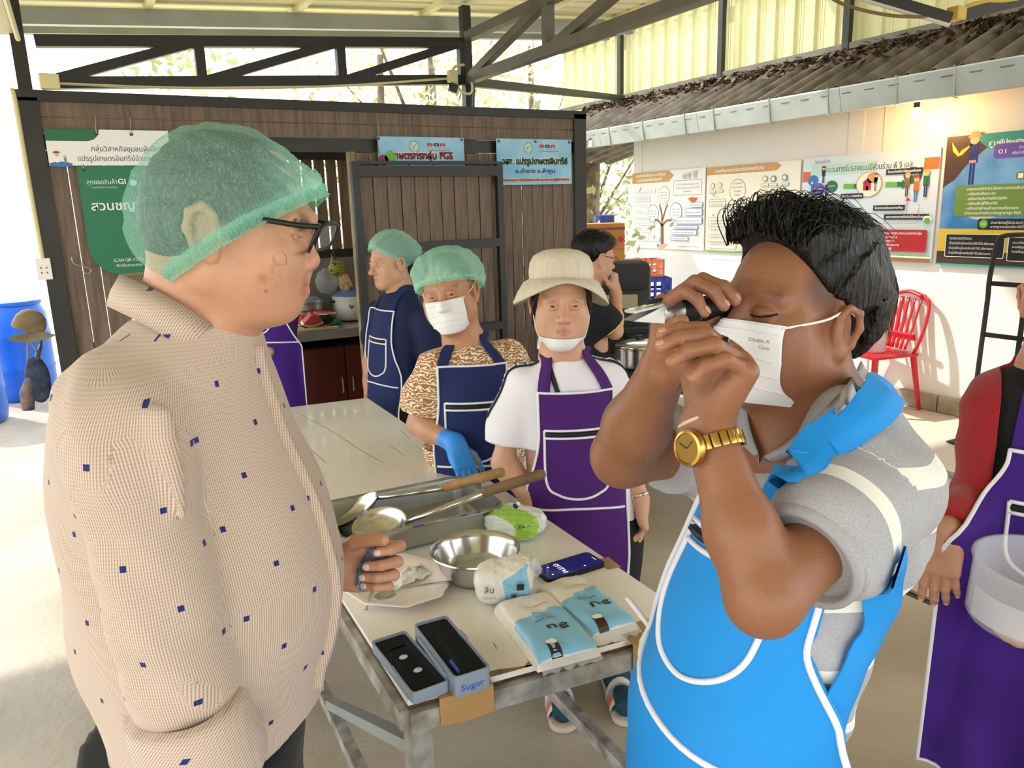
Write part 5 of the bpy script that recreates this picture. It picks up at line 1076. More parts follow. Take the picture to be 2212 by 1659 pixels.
        Q = np.vstack(Q) if Q else np.zeros((0, 4), int)
        # one projection step onto the surface for smooth shading
        return V, Q
def relax(V, Q, it=1, lam=0.5):
    E = np.vstack([Q[:, [0, 1]], Q[:, [1, 2]], Q[:, [2, 3]], Q[:, [3, 0]]]); n = len(V)
    deg = np.bincount(E.ravel(), minlength=n).astype(float)
    for _ in range(it):
        for l in (lam, -lam * 1.05):
            A = np.zeros_like(V)
            for ax in range(3): A[:, ax] = np.bincount(E[:, 0], V[E[:, 1], ax], n) + np.bincount(E[:, 1], V[E[:, 0], ax], n)
            V = V + l * (A / np.maximum(deg, 1)[:, None] - V)
    return V
def quad_obj(name, V, Q, material, parent, attrs=None, smooth=True):
    used = np.zeros(len(V), bool); used[Q.ravel()] = True; mp = np.cumsum(used) - 1; Q = mp[Q]; keep = used; V = V[keep]
    V2 = V - wloc(parent) if parent is not None else V
    me = bpy.data.meshes.new(name); me.vertices.add(len(V2)); me.vertices.foreach_set('co', V2.astype(np.float32).ravel())
    me.loops.add(len(Q) * 4); me.loops.foreach_set('vertex_index', Q.astype(np.int32).ravel()); me.polygons.add(len(Q))
    me.polygons.foreach_set('loop_start', np.arange(0, len(Q) * 4, 4, dtype=np.int32))
    me.polygons.foreach_set('use_smooth', np.full(len(Q), smooth)); me.update(calc_edges=True)
    for an, arr in (attrs or {}).items():
        arr = np.asarray(arr)[keep]
        if arr.ndim == 1: at = me.attributes.new(an, 'FLOAT', 'POINT'); at.data.foreach_set('value', arr.astype(np.float32))
        elif arr.shape[1] == 3 and an.startswith('v'): at = me.attributes.new(an, 'FLOAT_VECTOR', 'POINT'); at.data.foreach_set('vector', arr.astype(np.float32).ravel())
        else:
            if arr.shape[1] == 3: arr = np.column_stack([arr, np.ones(len(arr))])
            at = me.attributes.new(an, 'FLOAT_COLOR', 'POINT'); at.data.foreach_set('color', arr.astype(np.float32).ravel())
    me.materials.append(material); o = bpy.data.objects.new(name, me); COL.objects.link(o)
    if parent is not None: o.parent = parent
    return o
def inbox(P, b): return np.all((P > b[0]) & (P < b[1]), axis=1)
def body_mesh(name, S, res, fine, material, parent, color=None, skip=None, it=2):
    """One mesh: the whole figure at res, the boxes in fine (lo, hi, res) meshed closer."""
    V, Q = S.mesh(res); V = relax(V, Q, it); c = V[Q].mean(1); keep = np.ones(len(Q), bool)
    for lo, hi, r in fine: keep &= ~inbox(c, (np.asarray(lo) + r * 3, np.asarray(hi) - r * 3))
    if skip is not None: keep &= ~skip(c)
    Vs, Qs = [V], [Q[keep]]; off = len(V)
    for lo, hi, r in fine:
        v, q = S.mesh(r, lo, hi); v = relax(v, q, it); Vs.append(v); Qs.append(q + off); off += len(v)
    V = np.vstack(Vs); Q = np.vstack(Qs); return quad_obj(name, V, Q, material, parent, {'Col': color(V)} if color else None), V

def boundary(V, Q):
    """Longest open border of a quad mesh, ordered and smoothed."""
    E = np.vstack([Q[:, [0, 1]], Q[:, [1, 2]], Q[:, [2, 3]], Q[:, [3, 0]]]); key = np.sort(E, 1); _, inv, cnt = np.unique(key, axis=0, return_inverse=True, return_counts=True); E = E[cnt[inv.ravel()] == 1]
    nx = {int(a): int(b) for a, b in E}; best = []
    while nx:
        a, _b = next(iter(nx.items())); loop = [a]
        while loop[-1] in nx:
            n_ = nx.pop(loop[-1])
            if n_ == a: break
            loop.append(n_)
        if len(loop) > len(best): best = loop
    P = V[best]
    for _ in range(6): P = (np.roll(P, 1, 0) + P * 2 + np.roll(P, -1, 0)) / 4
    return P
def resample(P, n):
    P = np.vstack([P, P[:1]]); d = np.r_[0, np.cumsum(np.linalg.norm(np.diff(P, axis=0), axis=1))]; t = np.linspace(0, d[-1], n + 1)[:-1]; return np.stack([np.interp(t, d, P[:, i]) for i in range(3)], 1)
def frill(V, Q, nvec, material, parent, n=240, w=.011, amp=.003, every=4):
    """Gathered elastic edge along the open border of a cap."""
    P = resample(boundary(V, Q), n); c = P.mean(0); G = []
    for i, p in enumerate(P):
        o = p - c; o = nrm(o - (o @ nvec) * nvec); s_ = amp * (1 if i % every < every / 2 else -.5); G.append([p + nvec * w * .9 - o * .001, p + nvec * w * .2 + o * (.002 + s_), p - nvec * w * .45 + o * (.0005 - s_ * .5), p - nvec * w * .9 + o * s_])
    mb = MB(); mb.grid(np.array(G), True); ob = mb.build('elastic_rim', material, parent, smooth=True); ob.data.attributes.new('dens', 'FLOAT', 'POINT'); return ob

# ---- materials that read per-vertex data
def attr_mat(name, rough=0.5, mott=0.12, mscale=60, bump=0.15, bscale=250, sss=0.0, spec=0.4, sheen=0.0):
    m = bpy.data.materials.new(name); m.use_nodes = True; nt = m.node_tree; b = nt.nodes['Principled BSDF']; b.inputs['Roughness'].default_value = rough; b.inputs['Specular IOR Level'].default_value = spec
    at = nt.nodes.new('ShaderNodeAttribute'); at.attribute_name = 'Col'; tc = nt.nodes.new('ShaderNodeTexCoord'); n = nt.nodes.new('ShaderNodeTexNoise'); n.inputs['Scale'].default_value = mscale; n.inputs['Detail'].default_value = 5
    nt.links.new(tc.outputs['Object'], n.inputs['Vector']); mr = nt.nodes.new('ShaderNodeMapRange'); mr.inputs['From Min'].default_value = .3; mr.inputs['From Max'].default_value = .7; mr.inputs['To Min'].default_value = 1 - mott; mr.inputs['To Max'].default_value = 1 + mott * .6
    nt.links.new(n.outputs['Fac'], mr.inputs['Value']); mx = nt.nodes.new('ShaderNodeVectorMath'); mx.operation = 'SCALE'; nt.links.new(at.outputs['Color'], mx.inputs[0]); nt.links.new(mr.outputs[0], mx.inputs['Scale']); nt.links.new(mx.outputs[0], b.inputs['Base Color'])
    if bump:
        n2 = nt.nodes.new('ShaderNodeTexNoise'); n2.inputs['Scale'].default_value = bscale; n2.inputs['Detail'].default_value = 3; nt.links.new(tc.outputs['Object'], n2.inputs['Vector']); bp = nt.nodes.new('ShaderNodeBump'); bp.inputs['Strength'].default_value = bump; bp.inputs['Distance'].default_value = .002; nt.links.new(n2.outputs['Fac'], bp.inputs['Height']); nt.links.new(bp.outputs[0], b.inputs['Normal'])
    if sss: b.inputs['Subsurface Weight'].default_value = sss; b.inputs['Subsurface Radius'].default_value = (.010, .004, .002); b.inputs['Subsurface Scale'].default_value = .6
    if sheen: b.inputs['Sheen Weight'].default_value = sheen
    return m
M_skin = attr_mat('skin', 0.42, 0.045, 90, 0.25, 320, sss=0.10, spec=0.45)
M_hair = mat('black_hair', '#070607', 0.38, var=0.4, scale=140, stretch=(1, 1, .15), bump=0.6, bscale=200, color2='#110e0d', spec=.3)
M_eyew = mat('eye_white', '#e8e2da', 0.15); M_iris = mat('eye_dark', '#1c120c', 0.1)
M_mask = mat('mask_white', '#eef0f2', 0.8, bump=0.08, bscale=500)
M_pipe = mat('white_piping', '#f1f1f5', 0.7)

class Fr:
    """A local frame: x = the person's right, y = forward, z = up."""
    def __init__(s, c, fwd, up=(0, 0, 1), sc=1.0):
        s.c = np.asarray(c, float); y = nrm(fwd); x = nrm(np.cross(y, np.asarray(up, float))); s.R = np.column_stack([x, y, np.cross(x, y)]); s.s = sc
    def p(s, x, y, z): return s.c + s.R @ (np.array([x, y, z]) * s.s)
    def d(s, x, y, z): return s.R @ np.array([x, y, z], float)
    def inv(s, P): return ((P - s.c) @ s.R) / s.s

def head(S, f, fat=0.0, nose=1.0, female=False, eyes='open', k=1.0):
    """Adds a head with a face to the solid S in frame f (origin between the eyes' level and the skull axis)."""
    q = f.s; E = lambda c, r, R=None, k=.02, sub=False, g=0: S.ell(f.p(*c), np.array(r) * q, f.R if R is None else f.R @ R, k * q, sub, g)
    C = lambda a, b, ra, rb=None, k=.012, sub=False, g=0: S.rc(f.p(*a), f.p(*b), ra * q, None if rb is None else rb * q, k * q, sub, g)
    jw = .046 if female else .052
    E((0, -.014, .036), (.075, .094, .082)); E((0, .028, -.028), (.062 + fat * .6, .056, .088), k=.03)
    for sx in (-1, 1):
        C((sx * jw, .002, -.062), (sx * .016, .058, -.098), .024 + fat, .020 + fat * .5, .03); E((sx * .040, .046, -.022), (.026 + fat, .026, .024), k=.025); E((sx * .040, .036, -.055), (.022 + fat * 1.4, .03, .03), k=.03)
        C((sx * .012, .078, .022), (sx * .046, .066, .020), .0095, .008, .016)
        E((sx * .031, .090, .002), (.0155, .0125, .0105), k=.012, sub=True)
    E((0, .062, -.098), (.021, .021, .018), k=.022); E((0, .068, -.068), (.028, .018, .030), k=.02)
    C((0, .078, .012), (0, .098 + .008 * nose, -.030), .0075, .0115, .014); E((0, .099 + .008 * nose, -.034), (.0125, .011, .0105), k=.008)
    for sx in (-1, 1): E((sx * .0135, .090, -.037), (.0085, .010, .0085), k=.006); E((sx * .0065, .101, -.0445), (.0042, .006, .003), k=.003, sub=True)
    mw = .022
    for sx in (-1, 1):
        C((0, .0855, -.0640), (sx * mw, .075, -.0678), .0052, .003, .005, g=5); C((0, .0845, -.0752), (sx * mw, .075, -.0690), .0058, .003, .005, g=5); C((0, .0925, -.0695), (sx * mw, .0785, -.0690), .0016, .001, .002, sub=True)
    for sx in (-1, 1):        # lids
        ex, ey, ez = sx * .031, .0735, .001
        if eyes == 'shut': E((ex, ey + .004, ez - .001), (.0165, .0105, .0095), k=.006); C((ex - .014, ey + .010, ez - .004), (ex + .014, ey + .010, ez - .004), .0012, None, .002, sub=True); continue
        up = .0042
        for dz, r in ((up + .0028, .0042), (-.0062 , .0036)):
            pts = [(ex - .016, ey + .001, ez + dz * .25 - .001), (ex - .008, ey + .0105, ez + dz * .85), (ex, ey + .0128, ez + dz), (ex + .008, ey + .0095, ez + dz * .9), (ex + .016, ey - .001, ez + dz * .3 + .001)]
            if sx < 0: pts = [(2 * ex - a, b, c) for a, b, c in pts]
            for a, b in zip(pts[:-1], pts[1:]): C(a, b, r, None, .004)
    for sx in (-1, 1): ear(S, f, sx)
    nk = .052 if female else .058
    S.rc(f.p(0, -.018, -.05), f.p(0, -.035, -.18), nk * q, (nk + .004) * q, .035 * q)
def ear(S, f, sx, x=.074, y=-.014, z=-.012, sc=1.0):
    q = f.s; tilt = rotz(sx * -.35)
    S.ell(f.p(sx * (x + .002), y, z), np.array([.009, .019, .031]) * q * sc, f.R @ tilt, .008 * q)
    pts = [(x + .004, y + .012, z - .002), (x + .008, y + .013, z + .018), (x + .012, y + .003, z + .030), (x + .015, y - .012, z + .025), (x + .014, y - .018, z + .006), (x + .010, y - .012, z - .016), (x + .006, y - .002, z - .028)]
    for a, b in zip(pts[:-1], pts[1:]): S.rc(f.p(sx * a[0], a[1], a[2]), f.p(sx * b[0], b[1], b[2]), .0045 * q * sc, None, .004 * q)
    S.ell(f.p(sx * (x + .006), y + .004, z - .026), np.array([.005, .008, .009]) * q * sc, f.R, .005 * q)
    S.ell(f.p(sx * (x + .016), y + .000, z + .002), np.array([.007, .009, .017]) * q * sc, f.R @ tilt, .006 * q, True)
def eyes_mesh(f, parent, look=(0, 1, 0)):
    for sx in (-1, 1):
        c = f.p(sx * .031, .0735, .001); mb = MB(); mb.ball(c, .0118 * f.s, 16, 12); e = mb.build('eye', M_eyew, parent, smooth=True)
        d = nrm(f.R @ np.array(look, float)); mb = MB(); u, v, a = frame(d); mb.lathe([(.0056 * f.s, .0103 * f.s), (.004 * f.s, .0115 * f.s), (0, .0121 * f.s)], c, 16, np.column_stack([u, v, a])); mb.build('iris', M_iris, e, smooth=True)
def brows(f, n=1):
    """Eyebrow spots for the skin colour: (centre, radius)."""
    return [(f.p(sx * (.016 + .0075 * i), .081 - .0028 * i, .0215 + .0014 * math.sin(i * .8)), .0062 * f.s) for sx in (-1, 1) for i in range(5)]
def lips_pts(f): return [(f.p(sx * x, .088 - abs(x) * .45, z), .0062 * f.s) for sx in (-1, 1) for x, z in ((0, -.064), (.008, -.0645), (.016, -.0665), (0, -.0755), (.008, -.075), (.015, -.0725))]
def skin_color(base, spots):
    """spots: (centre, radius, colour, strength)."""
    base = np.array(lin(base))
    def fn(V):
        c = np.tile(base, (len(V), 1))
        for p, r, col, st in spots:
            d = np.linalg.norm(V - p, axis=1); w = np.clip(1.5 - d / r, 0, 1)[:, None] * st; c = c * (1 - w) + np.array(lin(col)) * w
        return c
    return fn

def hand(S, w, d, pn, side, curls, thumb=(.5, .5), sc=1.0, spread=.10, k=.005, fan=0.0, rs=1.0):
    """Hand from wrist w pointing along d; pn = palm normal; side +1 when the thumb lies along cross(d, pn).  Returns finger joints."""
    d = nrm(d); pn = nrm(np.asarray(pn, float) - (np.asarray(pn, float) @ d) * d); t = np.cross(d, pn) * side
    P = lambda a, b, c: np.asarray(w, float) + (d * a + t * b + pn * c) * sc
    out = []
    S.rc(P(-.01, 0, 0), P(.025, 0, 0), .026 * sc, .025 * sc, .02 * sc)
    for b in (-.026, -.009, .009, .026): S.rc(P(.015, b * .7, 0), P(.082 - abs(b + .005) * .12, b, -.003), .0155 * sc, .0125 * sc, .012 * sc)
    S.ell(P(.038, .026, .012), np.array([.03, .016, .015]) * sc, np.column_stack([d, t, pn]), .012 * sc); S.ell(P(.045, -.026, .010), np.array([.03, .012, .012]) * sc, np.column_stack([d, t, pn]), .012 * sc)
    for i, (b, L) in enumerate(((.027, (.041, .025, .021)), (.009, (.046, .029, .022)), (-.009, (.042, .027, .022)), (-.026, (.033, .020, .019)))):
        c = curls[i]; c = (c, c, c) if np.isscalar(c) else c; base = P(.083 - abs(b + .005) * .14, b, -.003); ang = 0.0; sp = spread * (b / .027) + fan; pts = [base]
        for j in range(3):
            ang += c[j]; dirn = math.cos(ang) * (d * math.cos(sp) + t * math.sin(sp)) + math.sin(ang) * pn; pts.append(pts[-1] + dirn * L[j] * sc)
        r = np.array([.0100, .0090, .0082, .0070]) * sc * rs * (1.0 if i < 3 else .88)
        for j in range(3): S.rc(pts[j], pts[j + 1], r[j], r[j + 1], k * sc)
        out.append((pts, nrm(np.cross(dirn, np.cross(pn, dirn)))))
    a, b = thumb; q0 = P(.022, .026, .008); q1 = q0 + (d * .6 + t * .7 * (1 - a * .5) + pn * .55 * a) / 1.08 * .040 * sc; dd = nrm(d * (.85) + t * (.5 - b * .9) + pn * (.2 + .55 * b)); q2 = q1 + dd * .030 * sc; dd2 = nrm(dd + (-t * .5 + pn * .2) * b); q3 = q2 + dd2 * .024 * sc
    for p0, p1, r0, r1 in ((q0, q1, .014, .0115), (q1, q2, .0115, .0105), (q2, q3, .0105, .0085)): S.rc(p0, p1, r0 * sc, r1 * sc, k * sc)
    out.append(([q0, q1, q2, q3], None)); return out
def nails(parent, fingers, pn, sc=1.0, col='#e6b9a2'):
    m = mat('nail_' + col, col, 0.25)
    for pts, _ in fingers:
        a, b = np.asarray(pts[-2]), np.asarray(pts[-1]); d = nrm(b - a); bend = np.asarray(pts[-1]) - 2 * np.asarray(pts[-2]) + np.asarray(pts[-3]); up = -(bend - (bend @ d) * d)
        if np.linalg.norm(up) < 1e-4: up = -(np.asarray(pn) - (np.asarray(pn) @ d) * d)
        up = nrm(up); s_ = np.cross(d, up); mb = MB(); mb.ball(b + up * .0058 * sc - d * .001, np.array([.0058, .0048, .0018]) * sc, 12, 8, np.column_stack([d, s_, up])); mb.build('nail', m, parent, smooth=True)

def march(S, o, d, far=0.6, it=40):
    """First hit of rays with a solid (nan when missed)."""
    t = np.zeros(len(o))
    for _ in range(it): t = t + np.clip(S.ev(o + t[:, None] * d), -.05, .06) * .85
    hit = (np.abs(S.ev(o + t[:, None] * d)) < .006) & (t < far); t[~hit] = np.nan; return t

def drape(S, f, outline, zr, name, m, parent, off=.008, hang=True, nx=60, nz=90, start=.6, keep_max=False, wave=0.0, t0=None, maxgap=.14):
    """Cloth panel in front of a solid: outline(z) -> (x left edge, x right edge) in frame f, zr = (top, bottom).  Returns a function (x, z) -> point."""
    zs = np.linspace(zr[0], zr[1], nz); Y = np.full((nz, nx), np.nan); X = np.zeros((nz, nx))
    for i, z in enumerate(zs):
        a, b = outline(z); X[i] = np.linspace(a, b, nx)
    o = f.c + (np.stack([X.ravel(), np.full(X.size, start), np.repeat(zs, nx)], 1) * f.s) @ f.R.T; d = np.tile(-f.R[:, 1], (len(o), 1)); t = march(S, o, d, start * f.s + maxgap); Y = (start - t / f.s).reshape(nz, nx)
    for i in range(nz):                 # fill misses sideways
        r = Y[i]; ok = ~np.isnan(r)
        if ok.any(): Y[i] = np.interp(np.arange(nx), np.nonzero(ok)[0], r[ok])
        elif i: Y[i] = Y[i - 1]
    if np.isnan(Y).any(): Y = np.where(np.isnan(Y), np.nanmean(Y), Y)
    if hang:
        for i in range(1, nz): Y[i] = np.maximum(Y[i], Y[i - 1] - .30 * (zs[i - 1] - zs[i]))
    for _ in range(4):
        Z = Y.copy(); Z[1:-1] = np.maximum(Y[1:-1], (Y[:-2] + Y[2:] + Y[1:-1] * 2) / 4); Z[:, 1:-1] = np.maximum(Z[:, 1:-1] - .001, (Z[:, :-2] + Z[:, 2:] + 2 * Z[:, 1:-1]) / 4); Y = Z
    Y = Y + off
    if wave:
        T = np.clip((zs[0] - zs) / (zs[0] - zs[-1] + 1e-9), 0, 1)[:, None]; U = np.linspace(0, 1, nx)[None]; Y = Y + wave * T ** 1.5 * (np.sin(U * 17 + 1) * .6 + np.sin(U * 9.3 + T * 2) * .5)
    G = f.c + (np.stack([X, Y, np.repeat(zs[:, None], nx, 1)], -1) * f.s) @ f.R.T
    B = f.c + (np.stack([X, Y - .003, np.repeat(zs[:, None], nx, 1)], -1) * f.s) @ f.R.T
    mb = MB(); mb.grid(G); mb.grid(B[:, ::-1]); 
    e = np.concatenate([G[0, :], G[1:, -1], G[-1, ::-1][1:], G[::-1, 0][1:-1]]); eb = np.concatenate([B[0, :], B[1:, -1], B[-1, ::-1][1:], B[::-1, 0][1:-1]]); mb.grid(np.stack([e, eb], 1), True)
    ob = mb.build(name, m, parent, smooth=True)
    def at(x, z, lift=.002):
        fi = np.clip((z - zs[0]) / (zs[-1] - zs[0]) * (nz - 1), 0, nz - 1.001); i = int(fi); a, b = outline(z); fj = np.clip((x - a) / (b - a) * (nx - 1), 0, nx - 1.001); j = int(fj); u, v = fi - i, fj - j
        y = (Y[i, j] * (1 - u) * (1 - v) + Y[i + 1, j] * u * (1 - v) + Y[i, j + 1] * (1 - u) * v + Y[i + 1, j + 1] * u * v); return f.p(x, y + lift, z)
    return ob, at
def piping(ob, at, pts, r=.0042, name='piping', m=None, lift=.002, n=6, flat=.5, smooth=True):
    P = catmull(pts, n) if smooth and len(pts) > 2 else np.asarray(pts, float)
    if not smooth:
        Q_ = []; 
        for a, b in zip(P[:-1], P[1:]): Q_ += [a + (b - a) * t for t in np.linspace(0, 1, 12)[:-1]]
        P = np.array(Q_ + [P[-1]])
    W = [at(x, z, lift) for x, z in P]; mb = MB(); mb.tube(W, r, 6, flat=1.0); return mb.build(name, m or M_pipe, ob, smooth=True)
# ------------------------------------------------------------------ fabrics
def shirt_check():
    m = bpy.data.materials.new('pinstripe_shirt'); m.use_nodes = True; nt = m.node_tree; N = nt.nodes.new; L = nt.links.new; b = nt.nodes['Principled BSDF']; b.inputs['Roughness'].default_value = .75; b.inputs['Specular IOR Level'].default_value = .2; b.inputs['Sheen Weight'].default_value = .15
    at = N('ShaderNodeAttribute'); at.attribute_name = 'vuv'; sp = N('ShaderNodeSeparateXYZ'); L(at.outputs['Vector'], sp.inputs[0])
    def M(op, a, bb=None, c=None):
        n = N('ShaderNodeMath'); n.operation = op
        for i, v in enumerate((a, bb, c)):
            if v is None: continue
            if isinstance(v, (int, float)): n.inputs[i].default_value = v
            else: L(v, n.inputs[i])
        return n.outputs[0]
    u, v = sp.outputs[0], sp.outputs[1]
    st = M('ADD', M('MULTIPLY', M('SINE', M('MULTIPLY', u, 2 * PI / .0031)), .5), .5); sh = M('ADD', M('MULTIPLY', M('SINE', M('MULTIPLY', v, 2 * PI / .0042)), .5), .5)
    fac = M('MULTIPLY', M('POWER', st, 1.2), M('ADD', .62, M('MULTIPLY', sh, .38)))
    mx = N('ShaderNodeMix'); mx.data_type = 'RGBA'; L(fac, mx.inputs['Factor']); mx.inputs['A'].default_value = (*lin('#d3c5b8'), 1); mx.inputs['B'].default_value = (*lin('#a5836a'), 1)
    ch, cw = .058, .105; row = M('FLOOR', M('DIVIDE', v, ch)); off = M('MULTIPLY', M('MODULO', M('ABSOLUTE', row), 2.0), cw / 2)
    du = M('ABSOLUTE', M('SUBTRACT', M('FLOORED_MODULO', M('ADD', u, off), cw), cw / 2)); dv = M('ABSOLUTE', M('SUBTRACT', M('FLOORED_MODULO', v, ch), ch / 2))
    dot = M('MULTIPLY', M('LESS_THAN', du, .0036), M('LESS_THAN', dv, .0036))
    mx2 = N('ShaderNodeMix'); mx2.data_type = 'RGBA'; L(dot, mx2.inputs['Factor']); L(mx.outputs['Result'], mx2.inputs['A']); mx2.inputs['B'].default_value = (*lin('#232a72'), 1); L(mx2.outputs['Result'], b.inputs['Base Color'])
    return m
def net_mat(name, col, alpha=.62):
    m = bpy.data.materials.new(name); m.use_nodes = True; nt = m.node_tree; N = nt.nodes.new; L = nt.links.new; out = nt.nodes['Material Output']; nt.nodes.remove(nt.nodes['Principled BSDF'])
    tr = N('ShaderNodeBsdfTransparent'); df = N('ShaderNodeBsdfDiffuse'); tl = N('ShaderNodeBsdfTranslucent'); ms = N('ShaderNodeMixShader'); mt = N('ShaderNodeMixShader'); df.inputs[0].default_value = (*lin(col), 1); tl.inputs[0].default_value = (*lin(col), 1); tr.inputs[0].default_value = (.93, 1, .97, 1)
    ms.inputs[0].default_value = .35; L(df.outputs[0], ms.inputs[1]); L(tl.outputs[0], ms.inputs[2])
    tc = N('ShaderNodeTexCoord'); n = N('ShaderNodeTexNoise'); n.inputs['Scale'].default_value = 520; n.inputs['Detail'].default_value = 5; mp = N('ShaderNodeMapping'); mp.inputs['Scale'].default_value = (1, 1, .35); L(tc.outputs['Object'], mp.inputs[0]); L(mp.outputs[0], n.inputs['Vector'])
    lw = N('ShaderNodeAttribute'); lw.attribute_name = 'dens'
    ad = N('ShaderNodeMath'); ad.operation = 'MULTIPLY_ADD'; L(n.outputs['Fac'], ad.inputs[0]); ad.inputs[1].default_value = .55; ad.inputs[2].default_value = alpha - .275; ad2 = N('ShaderNodeMath'); ad2.operation = 'ADD'; ad2.use_clamp = True; L(ad.outputs[0], ad2.inputs[0]); L(lw.outputs['Fac'], ad2.inputs[1])
    L(ad2.outputs[0], mt.inputs[0]); L(tr.outputs[0], mt.inputs[1]); L(ms.outputs[0], mt.inputs[2]); L(mt.outputs[0], out.inputs[0]); return m
M_net = net_mat('hairnet_green', '#b4ecdc', .30)
M_blackcloth = mat('black_trousers', '#0d0d10', 0.85, sheen=.1)
M_glass = mat('lens', '#ffffff', 0.02, alpha=.12)
def folds(terms):
    """Cloth relief: sums of bent sine ridges, terms (amplitude, wave vector, bend vector, bend amount, phase)."""
    terms = [(a, np.asarray(k, float), np.asarray(b, float), ba, ph) for a, k, b, ba, ph in terms]
    def f(P):
        d = 0.0
        for a, k, b, ba, ph in terms: d = d + a * np.sin(P @ k + ba * np.sin(P @ b + ph) + ph)
        return d
    return f

# ------------------------------------------------------------------ man in the checked shirt (profile, left of the table)
D1 = 1.02
def h1(x, y, s=0.0): return hd(x, y, D1 - abs(s)) + FWH * (2 * abs(s) if s < 0 else 0.0)   # s: towards his right side (nearer the camera)
def t1(x, y, s=.09): return hd(x, y, D1 - s) + FWH * s          # middle-plane point under an outline seen on the near side
mm = D1 / F                                                   # metres per pixel on his middle plane
m1 = thing('person', 'man in a green hairnet, glasses and pale checked shirt beside the table', 'person', (*h1(430, 1600)[:2], 0))
AX = np.column_stack([RTH, -FWH, np.array([0, 0, 1.0])])      # forward, side, up
B = Solid()
def e1(x, y, s, rx, ry, rz, k=.02, sub=False, g=0): B.ell(h1(x, y, s), (rx * mm, rz, ry * mm), AX, k, sub, g)
def c1(a, b, ra, rb, k=.012, sub=False, g=0): B.rc(h1(*a), h1(*b), ra * mm, rb * mm, k, sub, g)
e1(488, 445, 0, 165, 150, .078); e1(566, 540, 0, 92, 135, .062, .03); e1(550, 600, 0, 80, 76, .066, .03); e1(600, 560, .035, 45, 50, .03, .025); e1(600, 560, -.035, 45, 50, .03, .025)
for s_ in (-1, 1):
    c1((632, 476, s_ * .042), (655, 478, s_ * .012), 20, 21, .014); c1((462, 588, s_ * .056), (590, 655, s_ * .018), 40, 28, .03)
    e1(664, 500, s_ * .034, 22, 17, .015, .012, True)
    e1(662, 574, s_ * .0125, 15, 13, .009, .006); e1(668, 584, s_ * .006, 8, 5, .0042, .003, True)
    c1((655, 603, 0), (630, 610, s_ * .024), 11, 7, .003, False, 5); c1((653, 629, 0), (630, 620, s_ * .024), 13, 7, .003, False, 5); c1((665, 615.5, 0), (634, 615, s_ * .027), 4.5, 3.5, .002, True)
    for dz, r in ((-12, 6.5), (9, 6)): c1((648, 497 + dz, s_ * .022), (650, 497 + dz, s_ * .034), r, r, .004); c1((650, 497 + dz, s_ * .034), (634, 497 + dz * .5, s_ * .047), r, r * .8, .004)
e1(624, 604, 0, 29, 44, .032); e1(612, 656, 0, 30, 26, .022, .02); e1(540, 664, 0, 74, 30, .048, .03)
c1((654, 500, 0), (670, 552, 0), 11, 15, .012); e1(673, 563, 0, 16, 15, .013, .008)
c1((432, 560, 0), (392, 760, 0), 98, 105, .04); c1((600, 585, .064), (618, 640, .052), 3, 3, .012, True)
fe = Fr(hd(478, 512, D1 - .08) + FWH * .08, RTH); 
for sx in (-1, 1): ear(B, fe, sx, .077, -.018, .006, 1.12)
# body under the clothes
B.loft([(t1(385, 770), .08, .06), (t1(345, 870), .135, .09), (t1(355, 1000), .14, .11), (t1(400, 1200), .14, .14), (t1(420, 1400), .14, .14), (t1(410, 1560), .14, .11), (t1(410, 1680), .13, .10)], -FWH, RTH, .05)
def sh1(x, y, s): return h1(x, y, s)
aR = [h1(285, 890, .13), h1(342, 1290, .18), h1(440, 1640, .17)]; B.chain(aR, (.042, .040, .028), .03)
handR = hand(B, aR[2], nrm(aR[2] - aR[1]) + np.array([0, 0, -.3]), FWH, 1, (.25, .3, .35, .4), (.2, .2))
wL = hd(714, 1224, 1.165); eL = hd(580, 1300, 1.24); sL, mL = hd(335, 880, D1 + .13), hd(480, 1180, D1 + .20); B.chain([sL, mL, eL, wL], (.045, .042, .042, .029), .03)
hd1 = hand(B, wL, RTH + np.array([0, 0, .02]), -FWH + np.array([0, 0, .25]), -1, ((.65, 1.35, .9), (.95, 1.4, .9), (1.1, 1.4, .9), (1.2, 1.45, .9)), (.95, .36), 1.08, .10, .0022, 0.0, .94)
for s_ in (-1, 1):
    hp = h1(410, 1640, s_ * .085); kn = np.array([hp[0] + .02, hp[1] - .01, .50]); an = np.array([hp[0], hp[1], .09]); B.chain([hp, kn, an], (.085, .055, .04), .04); B.rc(an + (0, 0, -.04), an + RTH * .15 + (0, 0, -.05), .035, .03, .03)
sp1 = [(h1(545, 572, .06), .0045, '#a8674a', .7), (h1(567, 599, .062), .007, '#b0684c', .7), (h1(520, 600, .068), .004, '#b87556', .6), (h1(536, 570, .065), .003, '#a8674a', .6), (h1(600, 530, .055), .010, '#c08060', .4), (h1(574, 628, .06), .002, '#7a4a38', .8)]
sp1 += [(h1(650, 480, s_), .010, '#4a3a32', .75) for s_ in (.012, .022, .032, .040)] + [(h1(x, y, s_), .0072, '#bb6f62', .8) for s_ in (0, .008, .015) for x, y in ((655, 604), (655, 628))] + [(h1(690, 570, 0), .02, '#d98a72', .35)] + [(h1(x, 615, s_), .0040, '#5a2a22', 1.0) for x, s_ in ((659, 0), (656, .006), (651, .012), (644, .018), (637, .024))]
for pts, _ in hd1: sp1.append((pts[-1], .012, '#e0a088', .35))
col1 = skin_color('#cb9778', sp1)
bo, bv = body_mesh('body', B, .010, [(h1(300, 560, .15) - .02, None, 0)][:0] + [(np.minimum(h1(260, 250, .12), h1(720, 760, -.12)) - .02, np.maximum(h1(720, 250, -.12), h1(260, 760, .12)) + .02, .0022), (wL + RTH * .07 - .12, wL + RTH * .07 + .12, .0020)], M_skin, m1, col1)
nails(m1, hd1, -FWH, 1.08, '#eec9b6')
